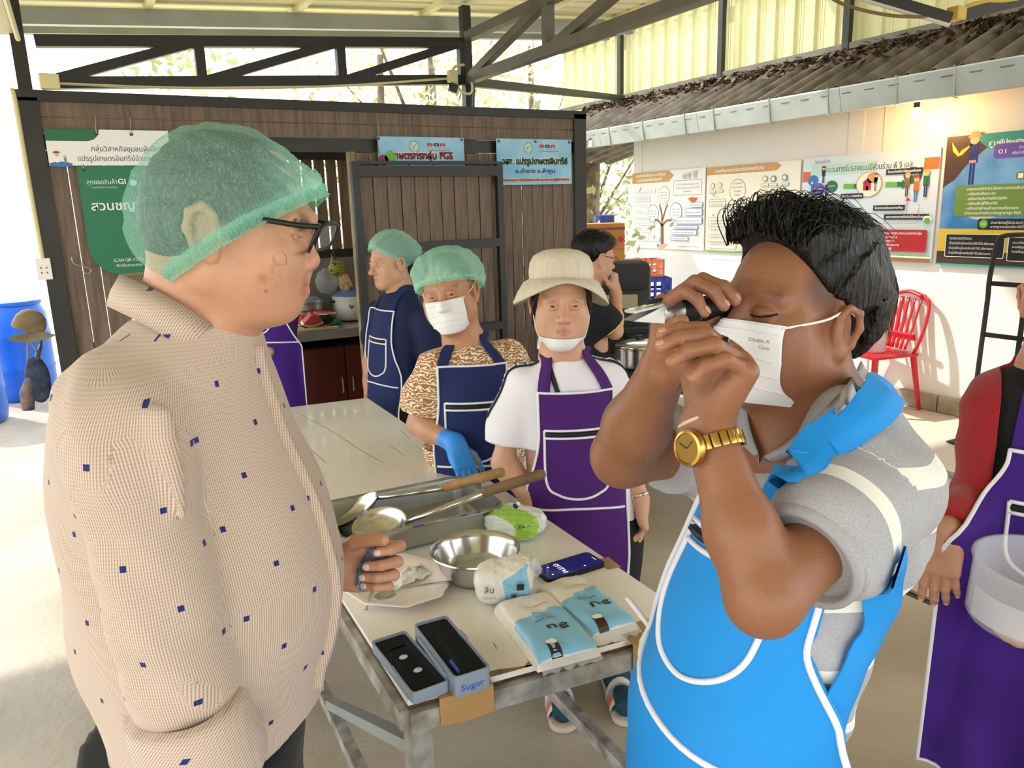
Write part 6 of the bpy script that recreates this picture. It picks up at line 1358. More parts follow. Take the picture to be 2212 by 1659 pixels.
for s_ in (-1, 1):
    c = h1(629, 497, s_ * .031); mb = MB(); mb.ball(c, .0122, 16, 12); e_ = mb.build('eye', M_eyew, m1, smooth=True); mb = MB(); u, v, a_ = frame(RTH + -FWH * s_ * .25); mb.lathe([(.0068, .0102), (.005, .0122), (0, .0130)], c, 16, np.column_stack([u, v, a_])); mb.build('iris', M_iris, e_, smooth=True)
for s_ in (-1, 1):
    mb = MB(); mb.tube(catmull([h1(652, 489, s_ * .024), h1(652, 488, s_ * .034), h1(640, 490, s_ * .044), h1(630, 495, s_ * .049)], 4), .0016, 6); mb.build('eyelash', M_iris, m1)
# hair under the net
H = Solid(); H.ell(h1(484, 448), (168 * mm, .088, 158 * mm), AX, .02); H.ell(h1(420, 502), (88 * mm, .072, 72 * mm), AX, .03); 
a_, b_ = h1(668, 436), h1(400, 585); nn = nrm(np.cross(b_ - a_, FWH)); nn = nn if nn[2] > 0 else -nn
H.cuts.append(lambda P: -((P - (a_ - nn * .004)) @ nn)); H.cuts.append(lambda P: (1 - np.linalg.norm(((P - fe.p(.08, -.02, .004)) @ AX) / np.array([.026, .06, .040]), axis=1)) * .03); H.disp = folds([(.0012, (90, 60, 300), (20, 20, 20), 2, 0)])
V, Q = H.mesh(.004); quad_obj('hair', relax(V, Q, 1), Q, mat('greying_hair', '#23211f', 0.5, var=.6, scale=160, stretch=(1, 1, .2), color2='#4a4744'), m1)
# hairnet
Nn = Solid(); Nn.ell(h1(480, 450), (180 * mm, .110, 170 * mm), AX, .03); Nn.ell(h1(412, 500), (96 * mm, .084, 84 * mm), AX, .04); Nn.rc(h1(600, 420), h1(668, 404), 62 * mm, 24 * mm, .05)
def ndisp(P):
    q = (P - h1(690, 405)) @ AX; r = np.linalg.norm(q, axis=1) + 1e-6; th = np.arctan2(q[:, 2], -q[:, 0]); ph = np.arctan2(q[:, 1], -q[:, 0] + .02)
    return .0016 * np.sin(th * 26 + 3 * np.sin(r * 40)) * np.clip(1.3 - r / .2, .15, 1) + .0013 * np.sin(ph * 22 + r * 50) + .0016 * np.sin(P @ np.array([150, 90, 60]) + 2 * np.sin(P @ np.array([30, -40, 80])))
Nn.disp = ndisp; V, Q = Nn.mesh(.0038); V = relax(V, Q, 1)
c0, c1_ = h1(694, 414), h1(398, 596); nn2 = nrm(np.cross(c1_ - c0, FWH)); nn2 = nn2 if nn2[2] > 0 else -nn2; sd = (V - c0) @ nn2; Q = Q[(sd[Q] > -.0005).all(1)]; tipd = np.linalg.norm(V - h1(692, 408), axis=1)
rb = (c1_ - c0); dens = np.clip(.5 - tipd / .2, 0, .45) + np.clip(.30 - sd / .06, 0, .30); quad_obj('hairnet', V, Q, M_net, m1, {'dens': dens}); net1 = bpy.data.objects[[o.name for o in m1.children if o.name.startswith('hairnet')][0]]
frill(V, Q, nn2, net_mat('hairnet_rim', '#9fe6cd', .62), net1, 260)
# glasses
gl = []
M_gf = mat('black_frame', '#17171a', 0.3)
gp = lambda u, v, s: h1(676 - u * .0 - (v - 515) * .38 + 2, v, s)      # lens plane leans in towards the cheek
gl0 = None
for s_ in (-1, 1):
    P = []
    for k in range(28):
        t = 2 * PI * k / 28; ce, se = math.cos(t), math.sin(t); ce = np.sign(ce) * abs(ce) ** .6; se = np.sign(se) * abs(se) ** .6; P.append(gp(0, 515 - se * 30, s_ * .034 + ce * .026))
    mb = MB(); mb.tube(P, .0022, 6, closed=True)
    if gl0 is None: gl0 = mb.build('glasses', M_gf, m1, smooth=True)
    else: mb.build('rim', M_gf, gl0, smooth=True)
    mb = MB(); mb.add(P, [tuple(range(28))]); mb.build('lens', M_glass, gl0)
    mb = MB(); mb.tube(catmull([gp(0, 490, s_ * .062), h1(640, 486, s_ * .072), h1(560, 474, s_ * .079), h1(450, 470, s_ * .082)], 4), .0028, 6, flat=1.4); mb.build('temple', M_gf, gl0, smooth=True)
mb = MB(); mb.tube([gp(0, 500, -.009), gp(-4, 496, 0), gp(0, 500, .009)], .002, 6); mb.build('bridge', M_gf, gl0)
# shirt
S1 = Solid()
rows = [(662, 285, 455, .06), (700, 230, 485, .085), (745, 180, 502, .12), (800, 125, 520, .165), (900, 62, 572, .19), (1000, 42, 618, .19), (1100, 45, 664, .193), (1200, 55, 708, .198), (1290, 65, 738, .20), (1400, 78, 735, .20), (1490, 95, 708, .195), (1580, 130, 690, .19), (1660, 165, 680, .185)]
S1.loft([(t1((a + b) / 2, y), w * .86, (b - a) / 2 * mm * .91) for y, a, b, w in rows], -FWH, RTH, .03)
slv = [(h1(240, 868, .105), .068), (h1(268, 930, .150), .064), (h1(302, 1050, .175), .062), (h1(325, 1200, .18), .060), (h1(352, 1330, .18), .060), (h1(385, 1450, .175), .060), (h1(412, 1545, .17), .059)]
S1.chain([q[0] for q in slv], [q[1] for q in slv], .028, 1)
S1.chain([sL, mL, eL, wL - RTH * .07], [.06, .062, .060, .050], .035, 1)
S1.cuts.append(lambda P: .066 - np.linalg.norm((P - h1(410, 700)) - ((P - h1(410, 700)) @ nrm(h1(395, 760) - h1(430, 560)))[:, None] * nrm(h1(395, 760) - h1(430, 560)), axis=1) + np.where((P - h1(395, 800)) [:, 2] > 0, 0, -1))
hem = lambda P: ((1585 - 85 * np.clip(((P - h1(560, 1500)) @ RTH) / .13, 0, 1.3)) - (CY - F * ((P - EYE) @ RCW[:, 1]) / ((P - EYE) @ FWD)))
hz0 = h1(300, 1590)[2]; hz1 = h1(705, 1495)[2]
S1.cuts.append(lambda P: (hz0 + (hz1 - hz0) * np.clip(((P - h1(470, 1590)) @ RTH) / ((h1(705, 1495) - h1(470, 1590)) @ RTH), 0, 1) ** 1.3 - P[:, 2]) * np.where(((P - h1(400, 1500)) @ -FWH) > .155 - .0, 0, 1) + np.where(((P - h1(400, 1500)) @ -FWH) > .155 - .0, -1, 0) * 1.0)
S1.cuts.append(lambda P: -((P - slv[-1][0]) @ nrm(slv[-2][0] - slv[-1][0])) * np.where(((P - h1(400, 1500)) @ -FWH) > .155 - .0, 1, 0) + np.where(((P - h1(400, 1500)) @ -FWH) > .155 - .0, 0, -1))
f_ = lambda a, z: RTH * a + np.array([0, 0, z])
S1.disp = folds([(.0022, f_(45, 14), f_(8, 14), 1.6, .4), (.0035, f_(20, -14), f_(6, 12), 1.2, 1.9), (.0016, f_(80, 40), f_(20, 9), 1.5, 4.0)])
for (pa, pb, r, kk) in (((250, 1330, .225), (300, 1490, .22), .006, .03), ((350, 900, .20), (395, 1120, .215), .008, .03)): S1.rc(h1(*pa), h1(*pb), r, r * .7, kk)
V, Q = S1.mesh(.0042); V = relax(V, Q, 2); A_ = (V - h1(400, 1000)) @ RTH; S_l = (V - h1(400, 1000)) @ -FWH; arm = np.min([np.linalg.norm(V - (q0[0] + np.clip((V - q0[0]) @ (q1[0] - q0[0]) / ((q1[0] - q0[0]) @ (q1[0] - q0[0])), 0, 1)[:, None] * (q1[0] - q0[0])), axis=1) for q0, q1 in zip(slv[:-1], slv[1:])], axis=0) < .072; ax = nrm(slv[-1][0] - slv[1][0]); zq = [t1(0, y)[2] for y, *_ in rows][::-1]; ry_ = np.interp(V[:, 2], zq, [(b - a) / 2 * mm * .91 for y, a, b, w in rows][::-1]); rx_ = np.interp(V[:, 2], zq, [w * .86 for y, a, b, w in rows][::-1]); ac_ = np.interp(V[:, 2], zq, [(t1((a + b) / 2, y) - h1(400, 1000)) @ RTH for y, a, b, w in rows][::-1])
sz = [q[0][2] for q in slv][::-1]; sq = np.stack([np.interp(V[:, 2], sz, [q[0][i] for q in slv][::-1]) for i in range(3)], 1); u_ = np.where(arm, .066 * np.arctan2((V - sq) @ RTH, (V - sq) @ -FWH), .19 * np.arctan2((A_ - ac_) / ry_, S_l / rx_)); M_sh1 = shirt_check(); so = quad_obj('shirt', V, Q, M_sh1, m1, {'vuv': np.column_stack([u_, V[:, 2], S_l])})
def flat_uv(o, ax1=RTH):
    me = o.data; n = len(me.vertices); c = np.zeros(n * 3, np.float32); me.vertices.foreach_get('co', c); c = c.reshape(-1, 3); at = me.attributes.new('vuv', 'FLOAT_VECTOR', 'POINT'); at.data.foreach_set('vector', np.column_stack([c @ ax1, c[:, 2], 0 * c[:, 0]]).astype(np.float32).ravel())
# collar: stand and two leaves
for sg in (-1, 1):
    top = catmull([h1(258, 592, 0), h1(275, 598, sg * .035), h1(335, 625, sg * .066), h1(410, 668, sg * .074), h1(470, 710, sg * .058), h1(505, 742, sg * .022)], 5)
    bot = catmull([h1(228, 660, 0), h1(245, 668, sg * .045), h1(310, 700, sg * .086), h1(380, 742, sg * .092), h1(425, 768, sg * .078), h1(452, 786, sg * .055)], 5)
    inn = top - (top - h1(395, 690)) * np.array([.10, .10, 0]) - np.array([0, 0, .035])
    mb = MB(); mb.grid(np.stack([inn, top + (0, 0, .0), top * .5 + bot * .5 + nrm(-FWH * sg) * .006, bot, bot - nrm(-FWH * sg) * .003, top - (top - h1(395, 690)) * np.array([.03, .03, 0]) - np.array([0, 0, .004])], 1)); flat_uv(mb.build('collar', M_sh1, so, smooth=True), nrm(bot[-1] - bot[3]))
# rolled cuff
ca_, cb_ = h1(412, 1540, .19), h1(462, 1680, .185); u, v, a2 = frame(cb_ - ca_, RTH); mb = MB(); G = []
for i in range(36):
    t = 2 * PI * i / 36; o_ = lambda r, z: ca_ + a2 * z + (u * math.cos(t) + v * math.sin(t)) * (r + .003 * math.sin(3 * t + 1)); G.append([o_(.050, -.012), o_(.066, -.014), o_(.071, .0), o_(.077, .075), o_(.072, .085), o_(.058, .08)])
mb.grid(G, True); flat_uv(mb.build('rolled_cuff', M_sh1, so, smooth=True), nrm(RTH * .8 + np.array([0, 0, -.6])))
# placket and buttons on the shirt front
pl_ = [hd(507, 748, D1 - .022), hd(548, 850, D1 - .03), hd(600, 965, D1 - .035), hd(652, 1075, D1 - .04), hd(700, 1190, D1 - .04), hd(736, 1300, D1 - .04), hd(728, 1420, D1 - .04), hd(704, 1490, D1 - .04)]
t_ = march(S1, np.array([p_ + RTH * .15 for p_ in catmull(pl_, 5)]), np.tile(-RTH, (36, 1)), .4); pp_ = np.array([p_ + RTH * (.15 - tt + .002) for p_, tt in zip(catmull(pl_, 5), t_) if not np.isnan(tt)])
mb = MB(); mb.tube(pp_, .012, 6, flat=.25, hint=tuple(FWH)); flat_uv(mb.build('placket', M_sh1, so, smooth=True))
# trousers and shoes
T1s = Solid(); T1s.loft([(h1(415, 1540), .165, .155), (h1(430, 1640), .17, .15), (h1(430, 1760), .165, .135)], -FWH, RTH, .04)
for s_ in (-1, 1):
    hp = h1(425, 1720, s_ * .085); T1s.chain([hp, np.array([hp[0] + .01, hp[1], .5]), np.array([hp[0], hp[1], .07])], (.10, .075, .062), .04)
T1s.cuts.append(lambda P: P[:, 2] - (h1(430, 1560)[2])); T1s.disp = folds([(.002, (20, 10, 30), (5, 5, 10), 1, 0)]); V, Q = T1s.mesh(.012); quad_obj('trousers', relax(V, Q, 1), Q, M_blackcloth, m1)
def shoe(parent, an, d, m, L=.26):
    d = nrm(np.array([d[0], d[1], 0])); S = Solid(); c = np.array([an[0], an[1], 0]); S.rc(c - d * .05 + (0, 0, .045), c + d * (L - .11) + (0, 0, .032), .045, .038, .02); S.rc(c - d * .04 + (0, 0, .07), c + (0, 0, .09), .045, .042, .03); S.cuts.append(lambda P: .002 - P[:, 2]); V, Q = S.mesh(.007); quad_obj('shoe', relax(V, Q, 1), Q, m, parent)
M_shoe = mat('black_shoe', '#141414', .4)
for s_ in (-1, 1): shoe(m1, h1(425, 1720, s_ * .085), RTH, M_shoe)
# wrapper in his hand
wr_ = thing('plastic_wrapper', 'crumpled blue plastic wrapper held in the fist of the man in glasses', 'wrapper', wL + RTH * .055 - FWH * .02)
U = S_ * np.array([.020, .020, .045]); U *= (1 - (crease * 22)[:, None]); U = U @ roty(.5).T; mb = MB(); M_wr = mat('wrapper_blue', '#8fb3cc', .3, var=.6, scale=60, color2='#3a5f86'); mb.add(U + (wL + RTH * .070 - FWH * .018 + np.array([0, 0, .006])), Fc); mb.build('wrapper', M_wr, wr_)
# ------------------------------------------------------------------ man looking through the refractometer
def snap(S, P, off=.004, it=6):
    P = np.array(P, float); e = 1e-3
    for _ in range(it):
        d = S.ev(P) - off; g = np.stack([(S.ev(P + np.eye(3)[i] * e) - S.ev(P - np.eye(3)[i] * e)) / (2 * e) for i in range(3)], 1); g /= np.linalg.norm(g, axis=1, keepdims=True) + 1e-9; P = P - g * np.clip(d, -.05, .05)[:, None]
    return P, g
def ribbon(S, pts, width, name, m, parent, off=.005, n=8, gdir=None):
    """A strap lying on a solid along pts."""
    P = catmull(pts, n); P2, g = snap(S, P, off)
    if gdir is not None: g = g * .35 + np.asarray(gdir); g /= np.linalg.norm(g, axis=1, keepdims=True)
    for _ in range(5): g[1:-1] = (g[:-2] + g[2:] + 2 * g[1:-1]) / 4; P2[1:-1] = (P2[:-2] + P2[2:] + 2 * P2[1:-1]) / 4
    T = np.gradient(P2, axis=0); W = np.cross(T, g); W /= np.linalg.norm(W, axis=1, keepdims=True) + 1e-9; w = np.broadcast_to(width, (len(P2),))[:, None] / 2; L, R_ = P2 - W * w, P2 + W * w
    mb = MB(); mb.grid(np.stack([L, P2, R_, R_ - g * .003, P2 - g * .003, L - g * .003, L], 1)); return mb.build(name, m, parent, smooth=True)
def onS(S, px):
    o = np.tile(EYE, (len(px), 1)); d = np.array([ray(*p) for p in px]); t = np.full(len(px), .45)
    for _ in range(60): t = t + np.clip(S.ev(o + t[:, None] * d), -.05, .06) * .8
    return [EYE + d[i] * t[i] for i in range(len(px))]
def stripe_mat(name, base, band, pitch, width):
    m = bpy.data.materials.new(name); m.use_nodes = True; nt = m.node_tree; N = nt.nodes.new; L = nt.links.new; b = nt.nodes['Principled BSDF']; b.inputs['Roughness'].default_value = .85; b.inputs['Specular IOR Level'].default_value = .15
    at = N('ShaderNodeAttribute'); at.attribute_name = 'stripe'; md = N('ShaderNodeMath'); md.operation = 'FLOORED_MODULO'; L(at.outputs['Fac'], md.inputs[0]); md.inputs[1].default_value = pitch; lt = N('ShaderNodeMath'); lt.operation = 'LESS_THAN'; L(md.outputs[0], lt.inputs[0]); lt.inputs[1].default_value = width
    tc = N('ShaderNodeTexCoord'); n = N('ShaderNodeTexNoise'); n.inputs['Scale'].default_value = 420; n.inputs['Detail'].default_value = 2; L(tc.outputs['Object'], n.inputs['Vector']); r = N('ShaderNodeValToRGB'); r.color_ramp.elements[0].position = .35; r.color_ramp.elements[0].color = (*[x * .82 for x in lin(base)], 1); r.color_ramp.elements[1].position = .65; r.color_ramp.elements[1].color = (*lin(base), 1); L(n.outputs['Fac'], r.inputs[0])
    mx = N('ShaderNodeMix'); mx.data_type = 'RGBA'; L(lt.outputs[0], mx.inputs['Factor']); L(r.outputs[0], mx.inputs['A']); mx.inputs['B'].default_value = (*lin(band), 1); L(mx.outputs['Result'], b.inputs['Base Color']); return m
D2 = 1.02; th = math.radians(26); fw2 = nrm(-RTH * math.cos(th) - FWH * math.sin(th)); UP = np.array([0, 0, 1.0])
fw2 = nrm(fw2 + UP * .16); f2 = Fr(hd(1704, 680, D2), fw2, UP, 1.0); NEAR = -f2.R[:, 0]            # his left side, nearer the camera
m2 = thing('person', 'man in a bright blue apron peering through a refractometer', 'person', (*hd(1640, 1560, D2)[:2], 0))
B2 = Solid(); head(B2, f2, .004, 1.0, False, 'shut'); BH2 = Solid(); BH2.p = list(B2.p)
B2.p = [q for q in B2.p]; B2.rc(f2.p(0, -.02, -.06), hd(1795, 905, 1.03), .058, .062, .04)
thb = math.radians(30); fwB = nrm(-RTH * math.cos(thb) - FWH * math.sin(thb)); fB = Fr(hd(1636, 1400, 1.03), fwB, UP); sdB = fB.R[:, 0]
nkb, chs, bel, hip2 = hd(1790, 905, 1.03), hd(1752, 1080, 1.04), hd(1655, 1320, 1.03), hd(1590, 1560, 1.03)
B2.loft([(nkb, .075, .06), (nkb * .5 + chs * .5, .14, .085), (chs, .15, .10), (bel, .145, .115), (hip2, .15, .11)], sdB, fwB, .05)
shN, elN, wrN = hd(1888, 1060, .885), hd(1650, 1292, .75), hd(1531, 930, .845)
shF, elF, wrF = hd(1545, 955, 1.19), hd(1345, 985, 1.10), hd(1432, 800, .985)
B2.chain([shN, elN], (.045, .037), .03); B2.chain([elN, elN * .62 + wrN * .38, wrN], (.037, .037, .0275), .025)
B2.chain([shF, elF], (.050, .043), .03); B2.chain([elF, elF * .62 + wrF * .38, wrF], (.044, .045, .031), .025)
V3 = lambda r, f, u: RTH * r + FWH * f + UP * u
hN = hand(B2, wrN + nrm(wrN - elN) * .012, V3(.30, -.25, .92), V3(-.8, -.25, .25), -1, ((1.15, .55, .35), (1.2, .65, .4), (1.25, .7, .45), (1.3, .8, .5)), (.9, .3), 1.02, .05, .004)
hF = hand(B2, wrF + nrm(wrF - elF) * .012, V3(.12, .0, .99), V3(.75, -.6, .05), 1, ((.75, .9, .5), (.8, .95, .5), (.85, 1.0, .5), (.95, 1.0, .5)), (.8, .2), 1.0, .04, .004)
for sg in (-1, 1):
    hp = hip2 + sdB * sg * .085 + UP * -.06; B2.chain([hp, np.array([hp[0], hp[1], .5]), np.array([hp[0], hp[1], .09])], (.085, .055, .04), .04); an = np.array([hp[0], hp[1], .05]); B2.rc(an, an + fwB * .14, .035, .03, .03)
spt = [(p_, r_, '#2a1a12', .8) for p_, r_ in brows(f2)] + [(f2.p(-.072, y, z), .016, '#553524', .6) for y, z in ((.03, .03), (.015, .022), (.0, .03), (.035, .045), (-.05, -.01), (-.06, -.035), (-.07, -.06), (.02, .04))]
spt += [(f2.p(sx * .031 + dx, .084 - abs(dx) * .35, -.001), .0032, '#3a2015', .85) for sx in (-1, 1) for dx in (-.012, -.006, 0, .006, .012)] + [(hN[i][0][-1], .011, '#b98468', .5) for i in range(5)] + [(hF[i][0][-1], .011, '#b98468', .5) for i in range(5)] + [(wrF + UP * .04 + V3(.02, -.02, 0), .04, '#b9745a', .5)]
hb0, hb1 = f2.p(0, 0, 0) - .17, f2.p(0, 0, 0) + .17; hb0[2] = f2.c[2] - .21; ce = wrN + V3(.02, -.01, .09); cf = wrF + V3(.03, -.02, .09)
bo2, _ = body_mesh('body', B2, .008, [(hb0, hb1, .0022), (ce - .10, ce + .10, .0020), (cf - .10, cf + .10, .0020)], M_skin, m2, skin_color('#976549', spt))
nails(m2, hF[:4], V3(.75, -.6, 0), 1.0, '#c99b84'); nails(m2, hN[:2], V3(-.8, 0, .2), 1.0, '#c99b84')
mb = MB(); mb.tube(catmull([f2.p(-.019, .085, -.004), f2.p(-.026, .0882, -.0052), f2.p(-.036, .0878, -.0052), f2.p(-.045, .083, -.003), f2.p(-.053, .0745, .001)], 4), .0014, 6); mb.build('eyelash', M_iris, m2)
# hair: swept-back mass and loose strands
H2 = Solid(); lc = lambda c, r, k=.03, sub=False: H2.ell(f2.p(*c), np.array(r), f2.R, k, sub)
lc((0, -.030, .052), (.084, .106, .090)); lc((0, .040, .100), (.056, .056, .032)); lc((0, -.03, .110), (.066, .08, .034)); lc((0, -.10, .02), (.068, .045, .075))
ly, lz = [-.16, -.10, -.06, -.035, -.012, .012, .03, .045, .06, .075, .13], [-.085, -.08, -.055, -.01, .026, .030, .05, .070, .096, .110, .120]
def cutline(P): q = f2.inv(P); return (np.interp(q[:, 1], ly, lz) - q[:, 2]) * .75
H2.cuts.append(cutline); H2.disp = lambda P: .0022 * np.sin(f2.inv(P) @ np.array([260., 30, 30]) + 2.5 * np.sin(f2.inv(P) @ np.array([20., 60, 40]))) + .0012 * np.sin(f2.inv(P) @ np.array([520., -60, 90]))
V, Q = H2.mesh(.0032); ho = quad_obj('hair', relax(V, Q, 1), Q, M_hair, m2)
mb = MB(); rg = np.random.default_rng(5)
for i in range(900):
    x = rg.uniform(-.062, .062); fr = rg.random(); y0 = .092 - .35 * x * x / .06 - fr * .09; z0 = .096 + .022 * fr - 4 * x * x
    kick = rg.uniform(0, 1) ** 2; r0 = np.array([x, y0, z0]); q = [r0, r0 + (rg.normal(0, .004), .022 * kick + rg.normal(0, .004), .018 + .012 * kick)]
    L = rg.uniform(.04, .10) if rg.random() < .65 else rg.uniform(.02, .05); b_ = q[1]
    q += [b_ + np.array([x * .05, -.4 * L + .012 * kick, .010 + .010 * kick]), b_ + np.array([x * .15, -1.0 * L, -.16 * L + .008 * kick + rg.normal(0, .004)])]
    P = np.array([f2.p(*v) for v in catmull(q, 3)]); mb.tube(P, np.linspace(.0011, .00025, len(P)), 3, cap=False)
for i in range(160):       # strands over the back of the head
    x = rg.uniform(-.05, .05); q = [(x, -.05, .135 - 4 * x * x), (x * 1.05, -.10, .10 - 3 * x * x), (x * 1.05, -.138 + rg.normal(0, .003), .05), (x, -.142 + rg.normal(0, .003), .0 - rg.uniform(0, .02))]; P = np.array([f2.p(*v) for v in catmull(q, 3)]); mb.tube(P, np.linspace(.0011, .0003, len(P)), 3, cap=False)
so_ = mb.build('loose_strands', M_hair, ho); so_['kind'] = 'stuff'
# mask
def make_mask(S, f, parent, hw=.064, z0=-.012, z1=-.116, off=.007, name='face_mask'):
    ob, at = drape(S, f, lambda z: (-hw + .010 * max(0, (-z - .06) / .06), hw - .010 * max(0, (-z - .06) / .06)), (z0, z1), name, M_mask, parent, off, False, 40, 36, .25, maxgap=.30)
    for z in (z0 - .003, z0 - .012): piping(ob, at, [(x, z) for x in np.linspace(-hw * .97, hw * .97, 9)], .0011, 'seam', M_mask, .0004)
    for z in (-.058, -.078, -.096): piping(ob, at, [(x, z + .004 * math.cos(x * 30)) for x in np.linspace(-hw * .92, hw * .92, 9)], .0016, 'pleat', M_mask, .0002)
    for sx in (-1, 1):
        top, bot = at(sx * hw * .97, z0 - .004, 0), at(sx * (hw - .012), z1 + .02, 0)
        mb = MB(); mb.tube(catmull([top, f.p(sx * .078, .02, .0), f.p(sx * .083, -.008, .014), f.p(sx * .084, -.030, .008)], 5), .0017, 6); mb.build('ear_loop', M_mask, ob, smooth=True)
        mb = MB(); mb.tube(catmull([bot, f.p(sx * .074, .015, -.060), f.p(sx * .078, -.012, -.042), f.p(sx * .082, -.030, -.012)], 5), .0017, 6); mb.build('ear_loop', M_mask, ob, smooth=True)
    return ob, at
mo, mat_ = make_mask(BH2, f2, m2)
def mask_text(ob, f, at, lines, sx=-1):
    for t, x0, z, h, w in lines:
        Vt, Ft = text_geo(t); P = Vt[:, :2].copy(); P[:, 0] -= P[:, 0].min(); P[:, 0] *= w / P[:, 0].max(); P[:, 1] *= h / .72; mb = MB(); mb.use(P_gry); mb.add([at(x0 - a, z + b, .001) for a, b in P], Ft); mb.build('lettering', None, ob)
mask_text(mo, f2, mat_, (('Double A', -.028, -.036, .0045, .026), ('Care', -.042, -.044, .0045, .012)))
# refractometer
rey = f2.p(.031, .094, .0); tipD = rey @ FWH - .085; tip = hd(1357, 682, tipD); axr = nrm(tip - rey); Lr = np.linalg.norm(tip - rey)
rf = thing('refractometer', 'silver and black hand refractometer held to the eye of the man in blue', 'instrument', rey); u, v, _ = frame(axr, UP); Rr = np.column_stack([u, v, axr]); M_blk = mat('black_rubber', '#151517', .5); M_alu = mat('brushed_aluminium', '#c4c6c8', .28, .9)
mb = MB(); mb.lathe([(.013, .004), (.0205, .0), (.0215, .003), (.0175, .016), (.0165, .022), (.0165, .040), (.0, .041)], rey, 32, Rr); mb.build('eyecup', M_blk, rf, auto=40)
mb = MB(); mb.lathe([(.015, .041), (.0153, .0425), (.0153, .044), (.0143, .044)], rey, 32, Rr); mb.build('ring', M_alu, rf)
mb = MB(); mb.lathe([(.0145, .044)] + [(.0148 if k % 2 else .0140, .0445 + .0013 * k) for k in range(22)] + [(.0142, .074)], rey, 32, Rr); mb.build('grip', M_blk, rf)
mb = MB(); mb.lathe([(.0135, .074), (.0135, Lr * .60), (.0145, Lr * .61), (.0145, Lr * .68), (.013, Lr * .69)], rey, 32, Rr); mb.build('barrel', M_alu, rf, auto=40)
tr_ = lambda a, b, c: rey + u * a + v * b + axr * c
mb = MB(); mb.prism([(-.012, Lr * .69), (.012, Lr * .69), (.010, Lr), (-.010, Lr)], 0, 1, lambda V: np.array([tr_(x, (-.012 + (y - Lr * .69) / (Lr * .31) * .006) if z < .5 else (.010 - (y - Lr * .69) / (Lr * .31) * .016), y) for x, y, z in V])); mb.build('prism_body', M_alu, rf)
mb = MB(); mb.bevbox(tr_(0, .0075, Lr * .84), (.020, .004, Lr * .30), .0015, Rr @ rotx(.12)); mb.build('cover_plate', mat('clear_plate', '#dfe3e6', .08, .35, coat=.5), rf)
mb = MB(); mb.cyl(tr_(0, .016, Lr * .66), tr_(0, .014, Lr * .82), .003, .003, 10); mb.build('hinge_rod', M_blk, rf)
mb = MB(); mb.ball(tr_(0, .019, Lr * .60), .006, 14, 10); mb.build('screw', M_blk, rf, smooth=True)
mb = MB(); mb.bevbox(tr_(0, -.019, Lr * .62), (.010, .012, .010), .002, Rr); mb.build('mount_tab', mat('white_tab', '#d9d6ce', .4), rf)
# shirt
S2 = Solid()
S2.loft([(nkb + UP * .01, .075, .066), (nkb * .6 + chs * .4, .16, .10), (chs, .165, .122), (chs * .5 + bel * .5, .155, .130), (bel, .150, .138), (hip2, .155, .135), (hip2 + UP * -.07, .155, .13)], sdB, fwB, .04)
S2.chain([hd(1846, 968, .93), shN, shN * .6 + elN * .4, shN * .38 + elN * .62], [.075, .073, .065, .062], .035, 1); S2.chain([hd(1600, 930, 1.14), shF, shF * .35 + elF * .65], [.075, .075, .070], .035, 2)
dN, dF = nrm(elN - shN), nrm(elF - shF); endN, endF = shN * .38 + elN * .62, shF * .40 + elF * .60
S2.cuts.append(lambda P: np.where(np.linalg.norm(P - endN, axis=1) < .13, (P - endN) @ dN, -1)); S2.cuts.append(lambda P: np.where(np.linalg.norm(P - endF, axis=1) < .12, (P - endF) @ dF, -1))
nka = nrm(f2.p(0, -.02, -.06) - nkb); S2.cuts.append(lambda P: np.where((P - (nkb - nka * .02)) @ nka > 0, .064 - np.linalg.norm((P - nkb) - ((P - nkb) @ nka)[:, None] * nka, axis=1), -1))
S2.cuts.append(lambda P: hip2[2] - .075 - P[:, 2])
S2.disp = folds([(.0035, V3(10, 20, 55), V3(14, 6, 8), 1.4, .3), (.003, V3(40, -18, 26), V3(8, 12, 10), 1.2, 2.0), (.0015, V3(70, 60, 40), V3(20, 10, 20), 1.0, 1.0)])
for pa, pb, r in (((1745, 1170, .87), (1840, 1110, .84), .006), ((1750, 1110, .90), (1840, 1050, .88), .006)): S2.rc(hd(*pa), hd(*pb), r, r * .6, .03)
V, Q = S2.mesh(.0042); V = relax(V, Q, 2); tN = (V - shN) @ dN; tF = (V - shF) @ dF; inN = (tN > .03) & (np.linalg.norm(V - shN - tN[:, None] * dN, axis=1) < .105); inF = (tF > .0) & (np.linalg.norm(V - shF - tF[:, None] * dF, axis=1) < .11)
stp = np.where(inN, tN + .028, np.where(inF, tF + .03, nkb[2] - V[:, 2] + .25 * ((V - chs) @ fwB) * 0)); s2 = quad_obj('polo_shirt', V, Q, stripe_mat('grey_stripe_knit', '#b3b3b8', '#eceae2', .098, .022), m2, {'stripe': stp})
for sg, en in ((1, endN), ):
    mb = MB(); u_, v_, a_ = frame(dN); G = []
    for i in range(40):
        t = 2 * PI * i / 40; o_ = en + (u_ * math.cos(t) + v_ * math.sin(t)); G.append([en + (u_ * math.cos(t) + v_ * math.sin(t)) * r_ + dN * z_ for r_, z_ in ((.060, -.02), (.0655, -.004), (.065, .012), (.056, .012), (.054, -.02))])
    mb.grid(G, True); cu = mb.build('sleeve_hem', s2.data.materials[0], s2, smooth=True); cu.data.attributes.new('stripe', 'FLOAT', 'POINT').data.foreach_set('value', np.full(len(cu.data.vertices), .05, np.float32))
